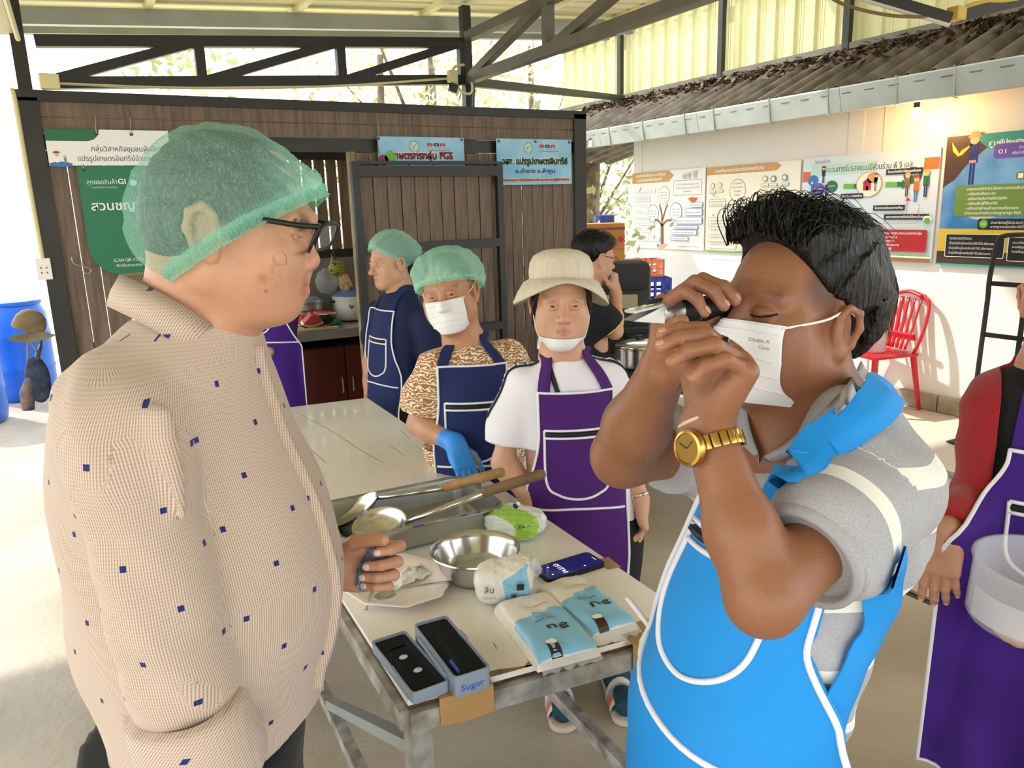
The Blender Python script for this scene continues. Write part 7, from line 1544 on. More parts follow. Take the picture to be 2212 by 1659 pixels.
# polo collar
SN = Solid(); SN.p = S2.p + [q for q in BH2.p[-1:]] + B2.p[len(BH2.p):len(BH2.p) + 1]; tc_ = lambda P, o: [p_ - nrm(p_ - EYE) * o for p_ in P]
for tp, bp in ((((1860, 778), (1840, 815), (1795, 868), (1738, 922), (1690, 962), (1648, 985)), ((1876, 806), (1852, 846), (1804, 903), (1746, 958), (1700, 992), (1668, 1000))), (((1612, 842), (1612, 875), (1618, 915), (1628, 950), (1640, 982)), ((1592, 862), (1578, 900), (1572, 935), (1588, 962), (1625, 985)))):
    q_top = catmull(tc_(onS(SN, tp), .014), 5); q_bot = catmull(tc_(onS(S2, bp), .010), 5); q_mid = (q_top + q_bot) / 2 - np.array([nrm(p_ - EYE) * .010 for p_ in (q_top + q_bot) / 2]); q_in = catmull(tc_(onS(SN, tp), -.010), 5)
    mb = MB(); mb.grid(np.stack([q_in - UP * .02, q_top, q_mid, q_bot, q_bot + FWH * .006], 1)); co_ = mb.build('collar', s2.data.materials[0], s2, smooth=True); co_.data.attributes.new('stripe', 'FLOAT', 'POINT').data.foreach_set('value', np.full(len(co_.data.vertices), .05, np.float32))
bt_, g_ = snap(S2, [hd(1620, 985, .93), hd(1655, 940, .94)], .002)
for p_, gg in zip(bt_, g_): mb = MB(); u_, v_, a_ = frame(gg); mb.lathe([(.0062, 0), (.0062, .002), (.005, .003), (0, .002)], p_, 16, np.column_stack([u_, v_, a_])); mb.build('button', mat('pearl_button', '#e8e6e4', .3), s2)
# apron
M_ablue = mat('apron_blue', '#1593e6', .7, var=.06, scale=5, bump=.05, bscale=400)
z_ = lambda x, y, D: hd(x, y, D)[2] - fB.c[2]
zt, zw, zb = .272, .0, -.62
xz = sorted([((p_ - fB.c)[2], (p_ - fB.c) @ sdB) for p_ in (hip2, bel, chs, nkb)]); xc = lambda z: float(np.interp(z, [q[0] for q in xz], [q[1] for q in xz]))
def ol2(z):
    if z > .10: w = .118 + .012 * (zt - z) / (zt - .10)
    elif z > -.06: t = (.10 - z) / .16; w = .130 + (.215 - .130) * t ** 1.6
    else: w = .215 + .03 * min(1, (-.06 - z) / .3)
    return (xc(z) - w, xc(z) + w * .84)
T2s = Solid(); T2s.loft([(hip2 + UP * .03, .165, .135), (hip2 + UP * -.10, .17, .135), (hip2 + UP * -.2, .165, .12)], sdB, fwB, .04)
for sg in (-1, 1): hp = hip2 + sdB * sg * .085 + UP * -.12; T2s.chain([hp, np.array([hp[0], hp[1], .5]), np.array([hp[0], hp[1], .07])], (.10, .075, .062), .04)
T2s.cuts.append(lambda P: P[:, 2] - hip2[2] - .02); V, Q = T2s.mesh(.012); quad_obj('trousers', relax(V, Q, 1), Q, M_blackcloth, m2)
for sg in (-1, 1): shoe(m2, hip2 + sdB * sg * .085, fwB, M_shoe)
SA = Solid(); SA.p = S2.p[:1] + T2s.p
ap2, at2 = drape(SA, fB, ol2, (zt, zb), 'apron', M_ablue, m2, .010, True, 60, 110, .5, wave=.005)
zz = np.linspace(zt, zb, 40)
piping(ap2, at2, [(ol2(z)[0] + .003, z) for z in zz], .0048, n=2); piping(ap2, at2, [(ol2(z)[1] - .003, z) for z in zz], .0048, n=2); at2o = at2; at2 = lambda x, z, l=.002: at2o(x + xc(z), z, l)
piping(ap2, at2, [(x, zt - .002) for x in np.linspace(-.118, .118, 12)], .0048, n=2); piping(ap2, at2, [(x, zb + .003) for x in np.linspace(-.24, .24, 12)], .0048, n=2)
pk = [(a, b + .078) for a, b in [(.085, .120), (.085, .02), (.075, -.02), (.05, -.052), (.0, -.068), (-.05, -.052), (-.078, -.02), (-.085, .03), (-.085, .120)]]
piping(ap2, at2, pk, .0045, 'pocket_piping'); piping(ap2, at2, [(.088, .203), (-.088, .203)], .0045, 'pocket_piping', smooth=False); piping(ap2, at2, [(.088, .176), (-.088, .176)], .0045, 'pocket_piping', smooth=False)
M_zip = mat('zip_black', '#101012', .5); piping(ap2, at2, [(.084, .190), (-.084, .190)], .0075, 'zip', M_zip, .0005, smooth=False)
piping(ap2, at2, [(.20, .02), (.12, -.03), (.0, -.07), (-.10, -.09), (-.18, -.095)], .0048, 'pocket_piping')
fr_ = onS(S2, [(1735, 1030), (1790, 972), (1842, 925), (1888, 885)])
ribbon(S2, [at2(-.10, zt - .012, 0)] + fr_ + [fr_[-1] + FWH * .06 + RTH * .035 + UP * .0, fr_[-1] + FWH * .10 + RTH * .07 - UP * .06, fr_[-1] + FWH * .12 + RTH * .06 - UP * .16], .052, 'neck_strap', M_ablue, ap2, .014, gdir=-FWH * .6 + UP * .45 + RTH * .1)
ribbon(S2, [at2(.10, zt - .006, 0)] + onS(S2, [(1580, 930), (1600, 880)]), .052, 'neck_strap', M_ablue, ap2, .007)
ribbon(S2, [at2(-.205, -.05, 0)] + onS(S2, [(1835, 1440), (1870, 1370), (1900, 1290), (1925, 1220)]), .05, 'side_strap', M_ablue, ap2, .010)
# watch and ring
wc0 = wrN + nrm(elN - wrN) * .018; wax = nrm(wrN - elN); M_gold = mat('gold', '#c8a45a', .25, 1.0); wa = None
u_, v_, a_ = frame(wax, V3(-.7, -.7, 0))
mb = MB()
for k in range(22):
    t = 2 * PI * k / 22; d_ = u_ * math.cos(t) + v_ * math.sin(t); s_ = -u_ * math.sin(t) + v_ * math.cos(t); mb.bevbox(wc0 + d_ * .034, (.004, .0088, .017), .0012, np.column_stack([d_, s_, a_]))
wa = mb.build('wristwatch', M_gold, m2, auto=40)
fd = nrm(V3(-.8, -.6, 0) - (V3(-.8, -.6, 0) @ wax) * wax); u2, v2, a2 = frame(fd, wax); mb = MB(); mb.lathe([(.0, -.002), (.020, -.002), (.0215, .003), (.020, .007), (.017, .008), (.0165, .0065), (0, .0065)], wc0 + fd * .036, 32, np.column_stack([u2, v2, a2])); mb.build('watch_case', M_gold, wa, auto=40)
mb = MB(); mb.lathe([(.0163, .0068), (0, .0069)], wc0 + fd * .036, 32, np.column_stack([u2, v2, a2])); mb.build('dial', mat('dial_gold', '#a8873f', .3, .6), wa)
for an_ in (.4, 2.3): mb = MB(); q0 = wc0 + fd * .0432; mb.bar(q0, q0 + (u2 * math.cos(an_) + v2 * math.sin(an_)) * .012, .0012, .0006); mb.build('hand', M_blk, wa)
mb = MB(); t = np.linspace(0, 2 * PI, 30)[:-1]; w3 = wrN + wax * .012; mb.tube(w3 + .031 * (np.cos(t)[:, None] * u_ + np.sin(t)[:, None] * v_), .0022, 6, closed=True); mb.build('string_bracelet', mat('cream_string', '#d9cbb0', .8), m2)
rp = hN[1][0]; rc0 = rp[0] * .45 + rp[1] * .55; ra = nrm(rp[1] - rp[0]); u3, v3, _ = frame(ra); mb = MB(); mb.tube(rc0 + .0098 * (np.cos(t)[:, None] * u3 + np.sin(t)[:, None] * v3), .0018, 6, closed=True); ri = mb.build('ring', M_gold, m2)
od = nrm(V3(.4, -.8, .4) - (V3(.4, -.8, .4) @ ra) * ra); mb = MB(); u4, v4, a4 = frame(od); mb.lathe([(.0, -.001), (.0065, 0), (.0062, .002), (.004, .0035), (0, .004)], rc0 + od * .0105, 20, np.column_stack([u4, v4, a4])); mb.build('stone', mat('black_stone', '#0a0a0c', .1), ri, smooth=True)
# ------------------------------------------------------------------ a standing figure from its joints
def figure(name_label, base, J, f, skin, build=1.0, female=True, fat=0.0, eyes='open', hands=None, fine=.003, coarse=.009, look=(0, 1, 0), tw=(.15, .10), spots=(), lips='#b5655c', browc='#2a1d16'):
    """J: neck, chest, waist, hip (points), shR/elR/wrR, shL/elL/wrL; f head frame.  hands: dict R/L -> (d, pn, side, curls, thumb)."""
    root = thing('person', name_label, 'person', (*base[:2], 0)); S = Solid(); head(S, f, fat, .8 if female else 1.0, female, eyes); HS = Solid(); HS.p = list(S.p)
    side = J['side']; fwd = J['fwd']; a, b = tw; S.rc(f.p(0, -.02, -.07), J['neck'], .05 * build, .055 * build, .04)
    S.loft([(J['neck'], .06 * build, .05), (J['neck'] * .5 + J['chest'] * .5, a * .8, b * .75), (J['chest'], a * .9, b * .9), (J['waist'], a * .9, b), (J['hip'], a, b)], side, fwd, .04); fb = []; info = {}
    for s_ in ('R', 'L'):
        if 'sh' + s_ not in J: continue
        sh, el, wr = J['sh' + s_], J['el' + s_], J['wr' + s_]; S.chain([sh * .85 + el * .15, el], (.036 * build, .034 * build), .03); S.chain([el, el * .65 + wr * .35, wr], (.036 * build, .037 * build, .025), .025)
        h_ = hands.get(s_) if hands else None
        if h_: info[s_] = hand(S, wr + nrm(wr - el) * .01, *h_, sc=.92 if female else 1.0, k=.004); c = np.mean([p[0][2] for p in info[s_]], axis=0) * .6 + wr * .4; fb.append((c - .09, c + .09, fine))
    for sg in (-1, 1):
        hp = J['hip'] + side * sg * .085; kn = J.get('kn%d' % sg, np.array([hp[0], hp[1], .46])); an = J.get('an%d' % sg, np.array([hp[0], hp[1], .08])); S.chain([hp, kn, an], (.085, .052, .036), .04); S.rc(an + (0, 0, -.035), an + J.get('foot', fwd) * .13 + (0, 0, -.05), .032, .026, .03)
    sp = [(p_, r_, browc, .7) for p_, r_ in brows(f)] + [(p_, r_, lips, .5) for p_, r_ in lips_pts(f)] + [(f.p(sx * .031 + dx, .085 - abs(dx) * .3, .0055), .003, '#2a1a14', .8) for sx in (-1, 1) for dx in (-.011, -.006, 0, .006, .011)] + list(spots)
    lo = f.c - .15; hi = f.c + .15; lo[2] = f.c[2] - .20; body_mesh('body', S, coarse, [(lo, hi, fine)] + fb, M_skin, root, skin_color(skin, sp)); eyes_mesh(f, root, look); return root, S, HS, info
def garment(root, name, m, keys, side, fwd, sleeves, res=.006, cuts=(), disp=None, attrs=None, k=.035):
    G = Solid(); G.loft(keys, side, fwd, .035)
    for pts, rad in sleeves:
        G.chain(pts, rad, k); e_, d_ = np.asarray(pts[-1]), nrm(np.asarray(pts[-1]) - np.asarray(pts[-2])); G.cuts.append(lambda P, e_=e_, d_=d_, r=rad[-1]: np.where(np.linalg.norm(P - e_, axis=1) < r * 1.9, (P - e_) @ d_, -1))
    for c in cuts: G.cuts.append(c)
    G.disp = disp; V, Q = G.mesh(res); V = relax(V, Q, 2); o = quad_obj(name, V, Q, m, root, attrs(V) if attrs else None); return o, G
def neck_cut(J, f, r=.062, drop=.055):        # garments close round the neck at its base
    a = nrm(f.p(0, -.02, -.07) - J['neck']); c = J['neck'] + a * .012; return lambda P: (P - c) @ a
def trousers(root, J, m, knee=.072, ankle=.058, top=None, low=.09):
    T = Solid(); side = J['side']; T.loft([(J['hip'] + (0, 0, .08), .16, .115), (J['hip'], .165, .12), (J['hip'] + (0, 0, -.08), .16, .115)], side, J['fwd'], .04)
    for sg in (-1, 1):
        hp = J['hip'] + side * sg * .085; kn = J.get('kn%d' % sg, np.array([hp[0], hp[1], .46])); an = J.get('an%d' % sg, np.array([hp[0], hp[1], .08])); T.chain([hp, kn, an + (0, 0, low - .08)], (.098, knee, ankle), .04); T.cuts.append(lambda P, an=an: np.where((np.linalg.norm((P - an)[:, :2], axis=1) < .12), an[2] + low - .08 - P[:, 2], -1))
    V, Q = T.mesh(.011); quad_obj('trousers', relax(V, Q, 1), Q, m, root); return T
def apron(root, S, fA, m, top, bot, wt, wb, zside, strapS, strap_pts, pocket=True, name='apron', pz=(.0, -.16), pw=.085, waist=None, off=.009, wave=.008, r=.0038):
    def ol(z):
        w = wt if z > zside + .12 else wt + (wb - wt) * min(1, ((zside + .12 - z) / .16)) ** 1.5; return (-w, w)
    ob, at = drape(S, fA, ol, (top, bot), name, m, root, off, True, 44, 80, .5, wave=wave); zz = np.linspace(top, bot, 30)
    piping(ob, at, [(ol(z)[0] * .985, z) for z in zz], r, n=2); piping(ob, at, [(ol(z)[1] * .985, z) for z in zz], r, n=2); piping(ob, at, [(x, top - .002) for x in np.linspace(-wt, wt, 10)], r, n=2); piping(ob, at, [(x, bot + .003) for x in np.linspace(-wb, wb, 10)], r, n=2)
    if pocket:
        a, b = pz; w = pw; piping(ob, at, [(-w, a), (-w * .97, b + .05), (-w * .6, b + .012), (0, b), (w * .6, b + .012), (w * .97, b + .05), (w, a)], r, 'pocket_piping'); piping(ob, at, [(-w, a), (w, a)], r, 'pocket_piping', smooth=False); piping(ob, at, [(-w, a - .022), (w, a - .022)], r, 'pocket_piping', smooth=False); piping(ob, at, [(-w * .96, a - .011), (w * .96, a - .011)], .0065, 'zip', M_zip, .0004, smooth=False)
    if waist is not None: piping(ob, at, [(x, waist + .012 * math.cos(x * 12)) for x in np.linspace(-wb * .92, wb * .92, 8)], r, 'pocket_piping')
    for sx, pts in strap_pts: ribbon(strapS, [at(sx * (wt - .018), top - .004, 0)] + pts, .036, 'neck_strap', m, ob, .009)
    return ob, at
def hairnet(f, root, back=.03, up=.03, lat=.098, tilt=.35, fz=.045, pleat=True, rimn=160):
    """Gathered cap over a head in frame f."""
    S = Solid(); S.ell(f.p(0, -.018, .062), np.array([lat, .112, .080 + up]), f.R, .03); S.ell(f.p(0, -.07, .03), np.array([lat * .95, .065 + back, .07]), f.R, .04)
    S.disp = lambda P: (lambda q: .0040 * np.sin(np.arctan2(q[:, 0], q[:, 2] - .02) * 16 + 3 * np.sin(q[:, 1] * 30)) * np.clip(.4 + q[:, 1] * 4, .2, 1) + .0018 * np.sin(q @ np.array([130., 90, 110])))(f.inv(P))
    V, Q = S.mesh(.005); V = relax(V, Q, 1); q = f.inv(V); nv = nrm(np.array([0, tilt, -1.0])) * -1; p0 = np.array([0, .095, fz]); sd = (q - p0) @ nv; Q = Q[(sd[Q] > 0).all(1)]; dens = np.clip(.30 - sd / .05, 0, .30) + np.clip(.25 - np.linalg.norm(q - np.array([0, .09, .09]), axis=1) / .2, 0, .25)
    o = quad_obj('hairnet', V, Q, M_net2, root, {'dens': dens}); frill(V, Q, f.R @ nv, M_net2, o, rimn, .010, .003); return o
M_net2 = net_mat('hairnet_mint', '#bdf7e2', .52)
def hair_cap(f, root, ly, lz, extra=(), m=None, grow=0.0, name='hair', res=.004):
    S = Solid(); S.ell(f.p(0, -.020, .042), np.array([.080 + grow, .100 + grow, .086 + grow]), f.R, .03)
    for c, r in extra: S.ell(f.p(*c), np.array(r), f.R, .03)
    S.cuts.append(lambda P: (np.interp(f.inv(P)[:, 1], ly, lz) - f.inv(P)[:, 2]) * .75); S.disp = lambda P: .0016 * np.sin(f.inv(P) @ np.array([250., 20, 40]) + 2 * np.sin(f.inv(P) @ np.array([10., 50, 50]))); V, Q = S.mesh(res); return quad_obj(name, relax(V, Q, 1), Q, m or M_hair, root)
HL = ([-.16, -.10, -.06, -.03, .0, .02, .05, .075, .13], [-.08, -.08, -.06, -.03, .0, .03, .055, .085, .10])
toward = lambda ang, base=-FWH: nrm(base * math.cos(ang) + RTH * math.sin(ang))        # facing the camera, turned ang towards image right

# ------------------------------------------------------------------ woman in the sun hat
M_purple = mat('apron_purple', '#4a1470', .8, var=.08, scale=6); M_navy = mat('apron_navy', '#15265c', .8, var=.08, scale=6); M_purple2 = mat('apron_violet', '#3f1580', .8, var=.08, scale=6)
DW = 2.19; P_ = lambda x, y, d=0.0: hd(x, y, DW + d)
fh = Fr(P_(1212, 655, .0), toward(.03), UP + RTH * .03, 1.0); fwd = toward(.05); side = nrm(np.cross(fwd, UP))
J = dict(fwd=fwd, side=side, neck=P_(1218, 770, .02), chest=P_(1222, 880, .03), waist=P_(1238, 1030, .03), hip=P_(1262, 1165, .03), shR=P_(1112, 830, .03), elR=P_(1088, 1000, .0), wrR=P_(1132, 1062, -.03), shL=P_(1335, 820, .05), elL=P_(1352, 990, .06), wrL=P_(1382, 1078, .0))
s1_, s2_ = onz(1222, 1535, .0), onz(1345, 1515, .0); J['an-1'] = np.array([s1_[0] + .02, s1_[1] + .08, .09]); J['an1'] = np.array([s2_[0] + .02, s2_[1] + .06, .09]); J['an-1'], J['an1'] = (J['an-1'], J['an1']) if (J['an-1'] - J['an1']) @ side < 0 else (J['an1'], J['an-1']); J['foot'] = fwd
for sg in (-1, 1): hp = J['hip'] + side * sg * .085; J['kn%d' % sg] = hp * .5 + J['an%d' % sg] * .5 + fwd * .02
w3, B3, BH3, hi3 = figure('woman in a cream sun hat and purple apron at the table side', J['hip'], J, fh, '#d2a184', .95, True, .004, hands=dict(R=(V3(.45, -.15, -.85), V3(-.3, .9, -.2), 1, ((.35, .3, .2), (.4, .35, .2), (.45, .4, .2), (.5, .45, .2)), (.3, .3)), L=(V3(.1, -.1, -1), V3(-1, .1, 0), 1, ((.4, .4, .3), (.5, .5, .3), (.6, .5, .3), (.7, .6, .3)), (.4, .3))), spots=[(fh.p(0, .1, -.03), .03, '#cf8d74', .25)], lips='#b4606a')
M_wt = mat('white_cotton', '#eceaf2', .85)
gs, G3 = garment(w3, 'tshirt', M_wt, [(J['neck'] + UP * .0, .068, .062), (J['neck'] * .65 + J['chest'] * .35, .135, .085), (J['chest'], .165, .11), (J['waist'], .17, .125), (J['hip'], .175, .125)], side, fwd, [([J['shR'] + side * -.03, J['shR'] * .45 + J['elR'] * .55 - side * 0, J['shR'] * .25 + J['elR'] * .75], [.062, .064, .066]), ([J['shL'] + side * .03, J['shL'] * .5 + J['elL'] * .5, J['shL'] * .3 + J['elL'] * .7], [.062, .064, .066])], .006, [neck_cut(J, fh, .066)], folds([(.002, V3(30, 10, 40), V3(10, 5, 12), 1.3, 0), (.002, V3(50, 0, -20), V3(6, 6, 10), 1, 1)]))
# lettered shoulder bands
for sh, el, sgn, word in ((J['shR'], J['elR'], 1, 'CALIEBER'), (J['shL'], J['elL'], -1, 'CAMBER')):
    a_ = J['neck'] * .55 + sh * .45 + UP * .03; pts = [a_, sh * .8 + J['neck'] * .2 + UP * .06 - fwd * -.01, sh + side * sgn * .05 + UP * .03, sh * .6 + el * .4 + side * sgn * .07]; rb_ = ribbon(G3, pts, .034, 'shoulder_band', mat('band_navy', '#23233f', .7), gs, .003)
    P, g = snap(G3, catmull(pts, 12), .0045); T = np.gradient(P, axis=0); L_ = np.r_[0, np.cumsum(np.linalg.norm(np.diff(P, axis=0), axis=1))]; Vt, Ft = text_geo(word, .02); q = Vt[:, :2].copy(); q[:, 0] -= q[:, 0].min(); q[:, 0] *= L_[-1] * .9 / q[:, 0].max(); q[:, 1] = (q[:, 1] / .72 - .5) * .020
    if sgn > 0: q[:, 0] = L_[-1] * .95 - q[:, 0]; q[:, 1] *= -1; q[:, 0] = L_[-1] - q[:, 0] if False else q[:, 0]
    W = np.cross(T, g); W /= np.linalg.norm(W, axis=1, keepdims=True); fl = 1 if sgn < 0 else -1
    pos = np.stack([np.interp(q[:, 0], L_, P[:, i]) for i in range(3)], 1); wv = np.stack([np.interp(q[:, 0], L_, W[:, i]) for i in range(3)], 1); mb = MB(); mb.use(P_wht); mb.add(pos + wv * (-q[:, 1:2]), Ft); mb.build('lettering', None, rb_)
T3 = trousers(w3, J, mat('dark_trousers', '#17181c', .85), low=.14); SA3 = Solid(); SA3.p = G3.p + T3.p; fA = Fr(J['waist'], fwd, UP)
zof = lambda x, y: P_(x, y)[2] - fA.c[2]
apron(w3, SA3, fA, M_purple, zof(1212, 835), -.62, .112, .15, zof(1212, 1010), G3, [(1, [J['neck'] * .6 + J['shR'] * .4 + UP * .05 + fwd * .05, J['neck'] * .6 + J['shR'] * .4 + UP * .065 - fwd * .02]), (-1, [J['neck'] * .6 + J['shL'] * .4 + UP * .05 + fwd * .05, J['neck'] * .6 + J['shL'] * .4 + UP * .065 - fwd * .02])], True, 'apron', (zof(1212, 912), zof(1212, 1052)), .095, zof(1212, 1080))
hair_cap(fh, w3, [-.16, -.06, .0, .02, .045, .075, .13], [-.10, -.10, -.075, -.02, .055, .085, .10], [((sx * .06, .0, -.02), (.026, .05, .07)) for sx in (-1, 1)], mat('reddish_hair', '#2a1210', .4, var=.4, scale=120, stretch=(1, 1, .2), color2='#120807'))
# hat: crown and soft brim
M_hat = mat('cream_corduroy', '#ddd3bd', .9, var=.12, scale=90, stretch=(1, 1, .05), bump=.35, bscale=150)
ht3 = None
hc = fh.p(0, -.014, .067); mb = MB(); Rh = fh.R @ rotx(.10); mb.lathe([(.092, -.008), (.094, .02), (.091, .045), (.080, .066), (.055, .080), (.03, .085), (0, .086)], hc, 44, Rh, .98, 1.08, lambda a, z: .015 * math.sin(5 * a + z * 20)); ht3 = mb.build('sun_hat', M_hat, w3, smooth=True)
mb = MB(); G = []
for i in range(60):
    a = 2 * PI * i / 60; G.append([hc + Rh @ np.array([math.cos(a) * r * (.98 + .02 * math.cos(2 * a)), math.sin(a) * r * 1.06, z - dz * (.12 + 1.0 * abs(math.cos(a)) ** 1.5 + .35 * max(0, -math.sin(a))) + .006 * math.sin(3 * a + 1) * (r - .1) * 10]) for r, z, dz in ((.091, .002, 0), (.108, .004, .012), (.125, .002, .036), (.137, .0, .060), (.135, -.004, .062), (.123, -.004, .040), (.090, -.006, 0))])
mb.grid(np.array(G), True); mb.build('brim', M_hat, ht3, smooth=True)
# mask pulled under the chin
mk, mt = drape(BH3, fh, lambda z: (-.066, .066), (-.088, -.135), 'face_mask', M_mask, w3, .010, False, 36, 12, .25, maxgap=.3)
for sx in (-1, 1): mb = MB(); mb.tube(catmull([mt(sx * .064, -.092, 0), fh.p(sx * .076, .03, -.055), fh.p(sx * .082, .0, -.01)], 5), .0016, 6); mb.build('ear_loop', M_mask, mk)
ribbon(G3, [J['neck'] + fwd * .05 + side * .055 + UP * -.0, J['chest'] * .5 + J['neck'] * .5 + fwd * .1 + side * .035, J['chest'] + fwd * .12 + side * .01], .014, 'bag_strap', mat('strap_dark', '#15151a', .6), w3, .004)
wt0 = J['wrL'] * .93 + J['elL'] * .07; wx = nrm(J['wrL'] - J['elL']); u_, v_, a_ = frame(wx); mb = MB(); t = np.linspace(0, 2 * PI, 25)[:-1]; mb.tube(wt0 + .027 * (np.cos(t)[:, None] * u_ + np.sin(t)[:, None] * v_), .006, 8, closed=True, flat=1.0); mb.build('bracelet_watch', M_ss, w3, smooth=True)
# socks and sandals
M_sock = mat('teal_sock', '#12414a', .9, var=.3, scale=40, color2='#0c2f38'); M_sole = mat('sandal_sole', '#b9a995', .8)
for sg, bands in ((-1, 1), (1, 1)):
    an = J['an%d' % sg]; d_ = fwd; c = np.array([an[0], an[1], 0]); S = Solid(); S.chain([an + (0, 0, .05), an + (0, 0, -.03)], [.042, .042], .02); S.rc(an + (0, 0, -.045), c + d_ * .145 + (0, 0, .042), .040, .034, .03); V, Q = S.mesh(.006); sk_ = quad_obj('sock', relax(V, Q, 1), Q, M_sock, w3)
    S = Solid(); S.rc(c - d_ * .06 + (0, 0, .01), c + d_ * .155 + (0, 0, .01), .046, .046, .02); S.cuts.append(lambda P: np.maximum(P[:, 2] - .022, .001 - P[:, 2])); V, Q = S.mesh(.006); sa = quad_obj('sandal', V, Q, M_sole, w3)
    for k, cc in enumerate(('#c9c2b8', '#8d8f95', '#d8503f', '#c4bdb3')):
        mb = MB(); x0 = .055 + .022 * k; G = []
        for i in range(13):
            a = PI * i / 12; s3 = nrm(np.cross(d_, UP)); G.append([c + d_ * (x0 + dx) + s3 * math.cos(a) * (.049 - .02 * (x0 - .05) * 1.0) + UP * (.012 + math.sin(a) * (.078 - .28 * (x0 + dx - .05))) for dx in (0, .0218)])
        mb.grid(G); mb.build('strap_band', mat('band' + cc, cc, .7), sa, smooth=True)
# ------------------------------------------------------------------ woman with the blue glove
def batik():
    m = bpy.data.materials.new('ochre_batik'); m.use_nodes = True; nt = m.node_tree; N = nt.nodes.new; L = nt.links.new; b = nt.nodes['Principled BSDF']; b.inputs['Roughness'].default_value = .8
    tc = N('ShaderNodeTexCoord'); w = N('ShaderNodeTexWave'); w.inputs['Scale'].default_value = 26; w.inputs['Distortion'].default_value = 14; w.inputs['Detail'].default_value = 3; w.inputs['Detail Scale'].default_value = 1.6; w.bands_direction = 'Z'; L(tc.outputs['Object'], w.inputs['Vector'])
    r = N('ShaderNodeValToRGB'); r.color_ramp.elements[0].position = .55; r.color_ramp.elements[0].color = (*lin('#a9743a'), 1); r.color_ramp.elements[1].position = .80; r.color_ramp.elements[1].color = (*lin('#efe6d4'), 1); L(w.outputs['Fac'], r.inputs[0]); L(r.outputs[0], b.inputs['Base Color']); return m
DW = 2.50; P_ = lambda x, y, d=0.0: hd(x, y, DW + d)
f4 = Fr(P_(970, 632), toward(-.18) + UP * -.04, UP + RTH * -.17, 1.03); fwd = toward(-.05); side = nrm(np.cross(fwd, UP))
gl_w = hd(982, 958, 2.36)
J = dict(fwd=fwd, side=side, neck=P_(1005, 742, .02), chest=P_(1010, 850, .03), waist=P_(1035, 980, .05), hip=P_(1075, 1095, .10), shR=P_(925, 792, .0), elR=P_(905, 915, -.0), wrR=gl_w, shL=P_(1115, 775, .06), elL=P_(1135, 900, .1), wrL=P_(1105, 985, .1))
w4, B4, BH4, hi4 = figure('woman in a hairnet, face mask and ochre batik shirt with a blue glove', J['hip'], J, f4, '#c08d6c', 1.05, True, .008, hands=dict(R=(V3(.25, -.45, -.55), V3(-.2, .5, -.8), 1, ((.3, .3, .2), (.3, .3, .2), (.3, .35, .2), (.35, .35, .2)), (.2, .2)), L=(V3(-.2, -.1, -1), V3(1, .1, 0), -1, (.4, .4, .4, .4), (.3, .3))))
_, G4 = garment(w4, 'batik_shirt', batik(), [(J['neck'], .070, .066), (J['neck'] * .65 + J['chest'] * .35, .145, .095), (J['chest'], .175, .125), (J['waist'], .185, .14), (J['hip'], .19, .14)], side, fwd, [([J['shR'] - side * .03, J['shR'] * .5 + J['elR'] * .5, J['shR'] * .22 + J['elR'] * .78], [.068, .066, .066]), ([J['shL'] + side * .03, J['shL'] * .5 + J['elL'] * .5, J['shL'] * .2 + J['elL'] * .8], [.068, .066, .066])], .006, [neck_cut(J, f4, .064)], folds([(.002, V3(30, 10, 40), V3(10, 5, 12), 1.3, 0)]))
T4 = trousers(w4, J, M_blackcloth); SA4 = Solid(); SA4.p = G4.p + T4.p; fA = Fr(J['waist'], fwd, UP); zof = lambda x, y: P_(x, y, -.08)[2] - fA.c[2]
sr = lambda J, s_, a=.4: [J['neck'] * (1 - a) + J['sh' + s_] * a + UP * .05 + J['fwd'] * .05, J['neck'] * (1 - a) + J['sh' + s_] * a + UP * .065 - J['fwd'] * .02]
apron(w4, SA4, fA, M_navy, zof(1010, 790), -.62, .112, .14, zof(1010, 940), G4, [(1, sr(J, 'R')), (-1, sr(J, 'L'))], True, 'apron', (zof(1010, 868), zof(1010, 995)), .09, zof(1010, 1010))
make_mask(BH4, f4, w4, .062)
hair_cap(f4, w4, *HL, m=mat('dark_brown_hair', '#1a1411', .5)); hairnet(f4, w4, .03, .006, .116, .30, .052)
S = Solid(); h_ = hand(S, J['wrR'] + nrm(J['wrR'] - J['elR']) * .008, V3(.25, -.45, -.55), V3(-.2, .5, -.8), 1, ((.3, .3, .2), (.3, .3, .2), (.3, .35, .2), (.35, .35, .2)), (.2, .2), sc=1.0, k=.004); S.rc(J['wrR'] + nrm(J['elR'] - J['wrR']) * .045, J['wrR'], .032, .032, .02); V, Q = S.mesh(.003); quad_obj('nitrile_glove', relax(V, Q, 1), Q, mat('nitrile_blue', '#2f8fe8', .45), w4)
for sg in (-1, 1): shoe(w4, J['hip'] + side * sg * .085, fwd, M_shoe, .23)

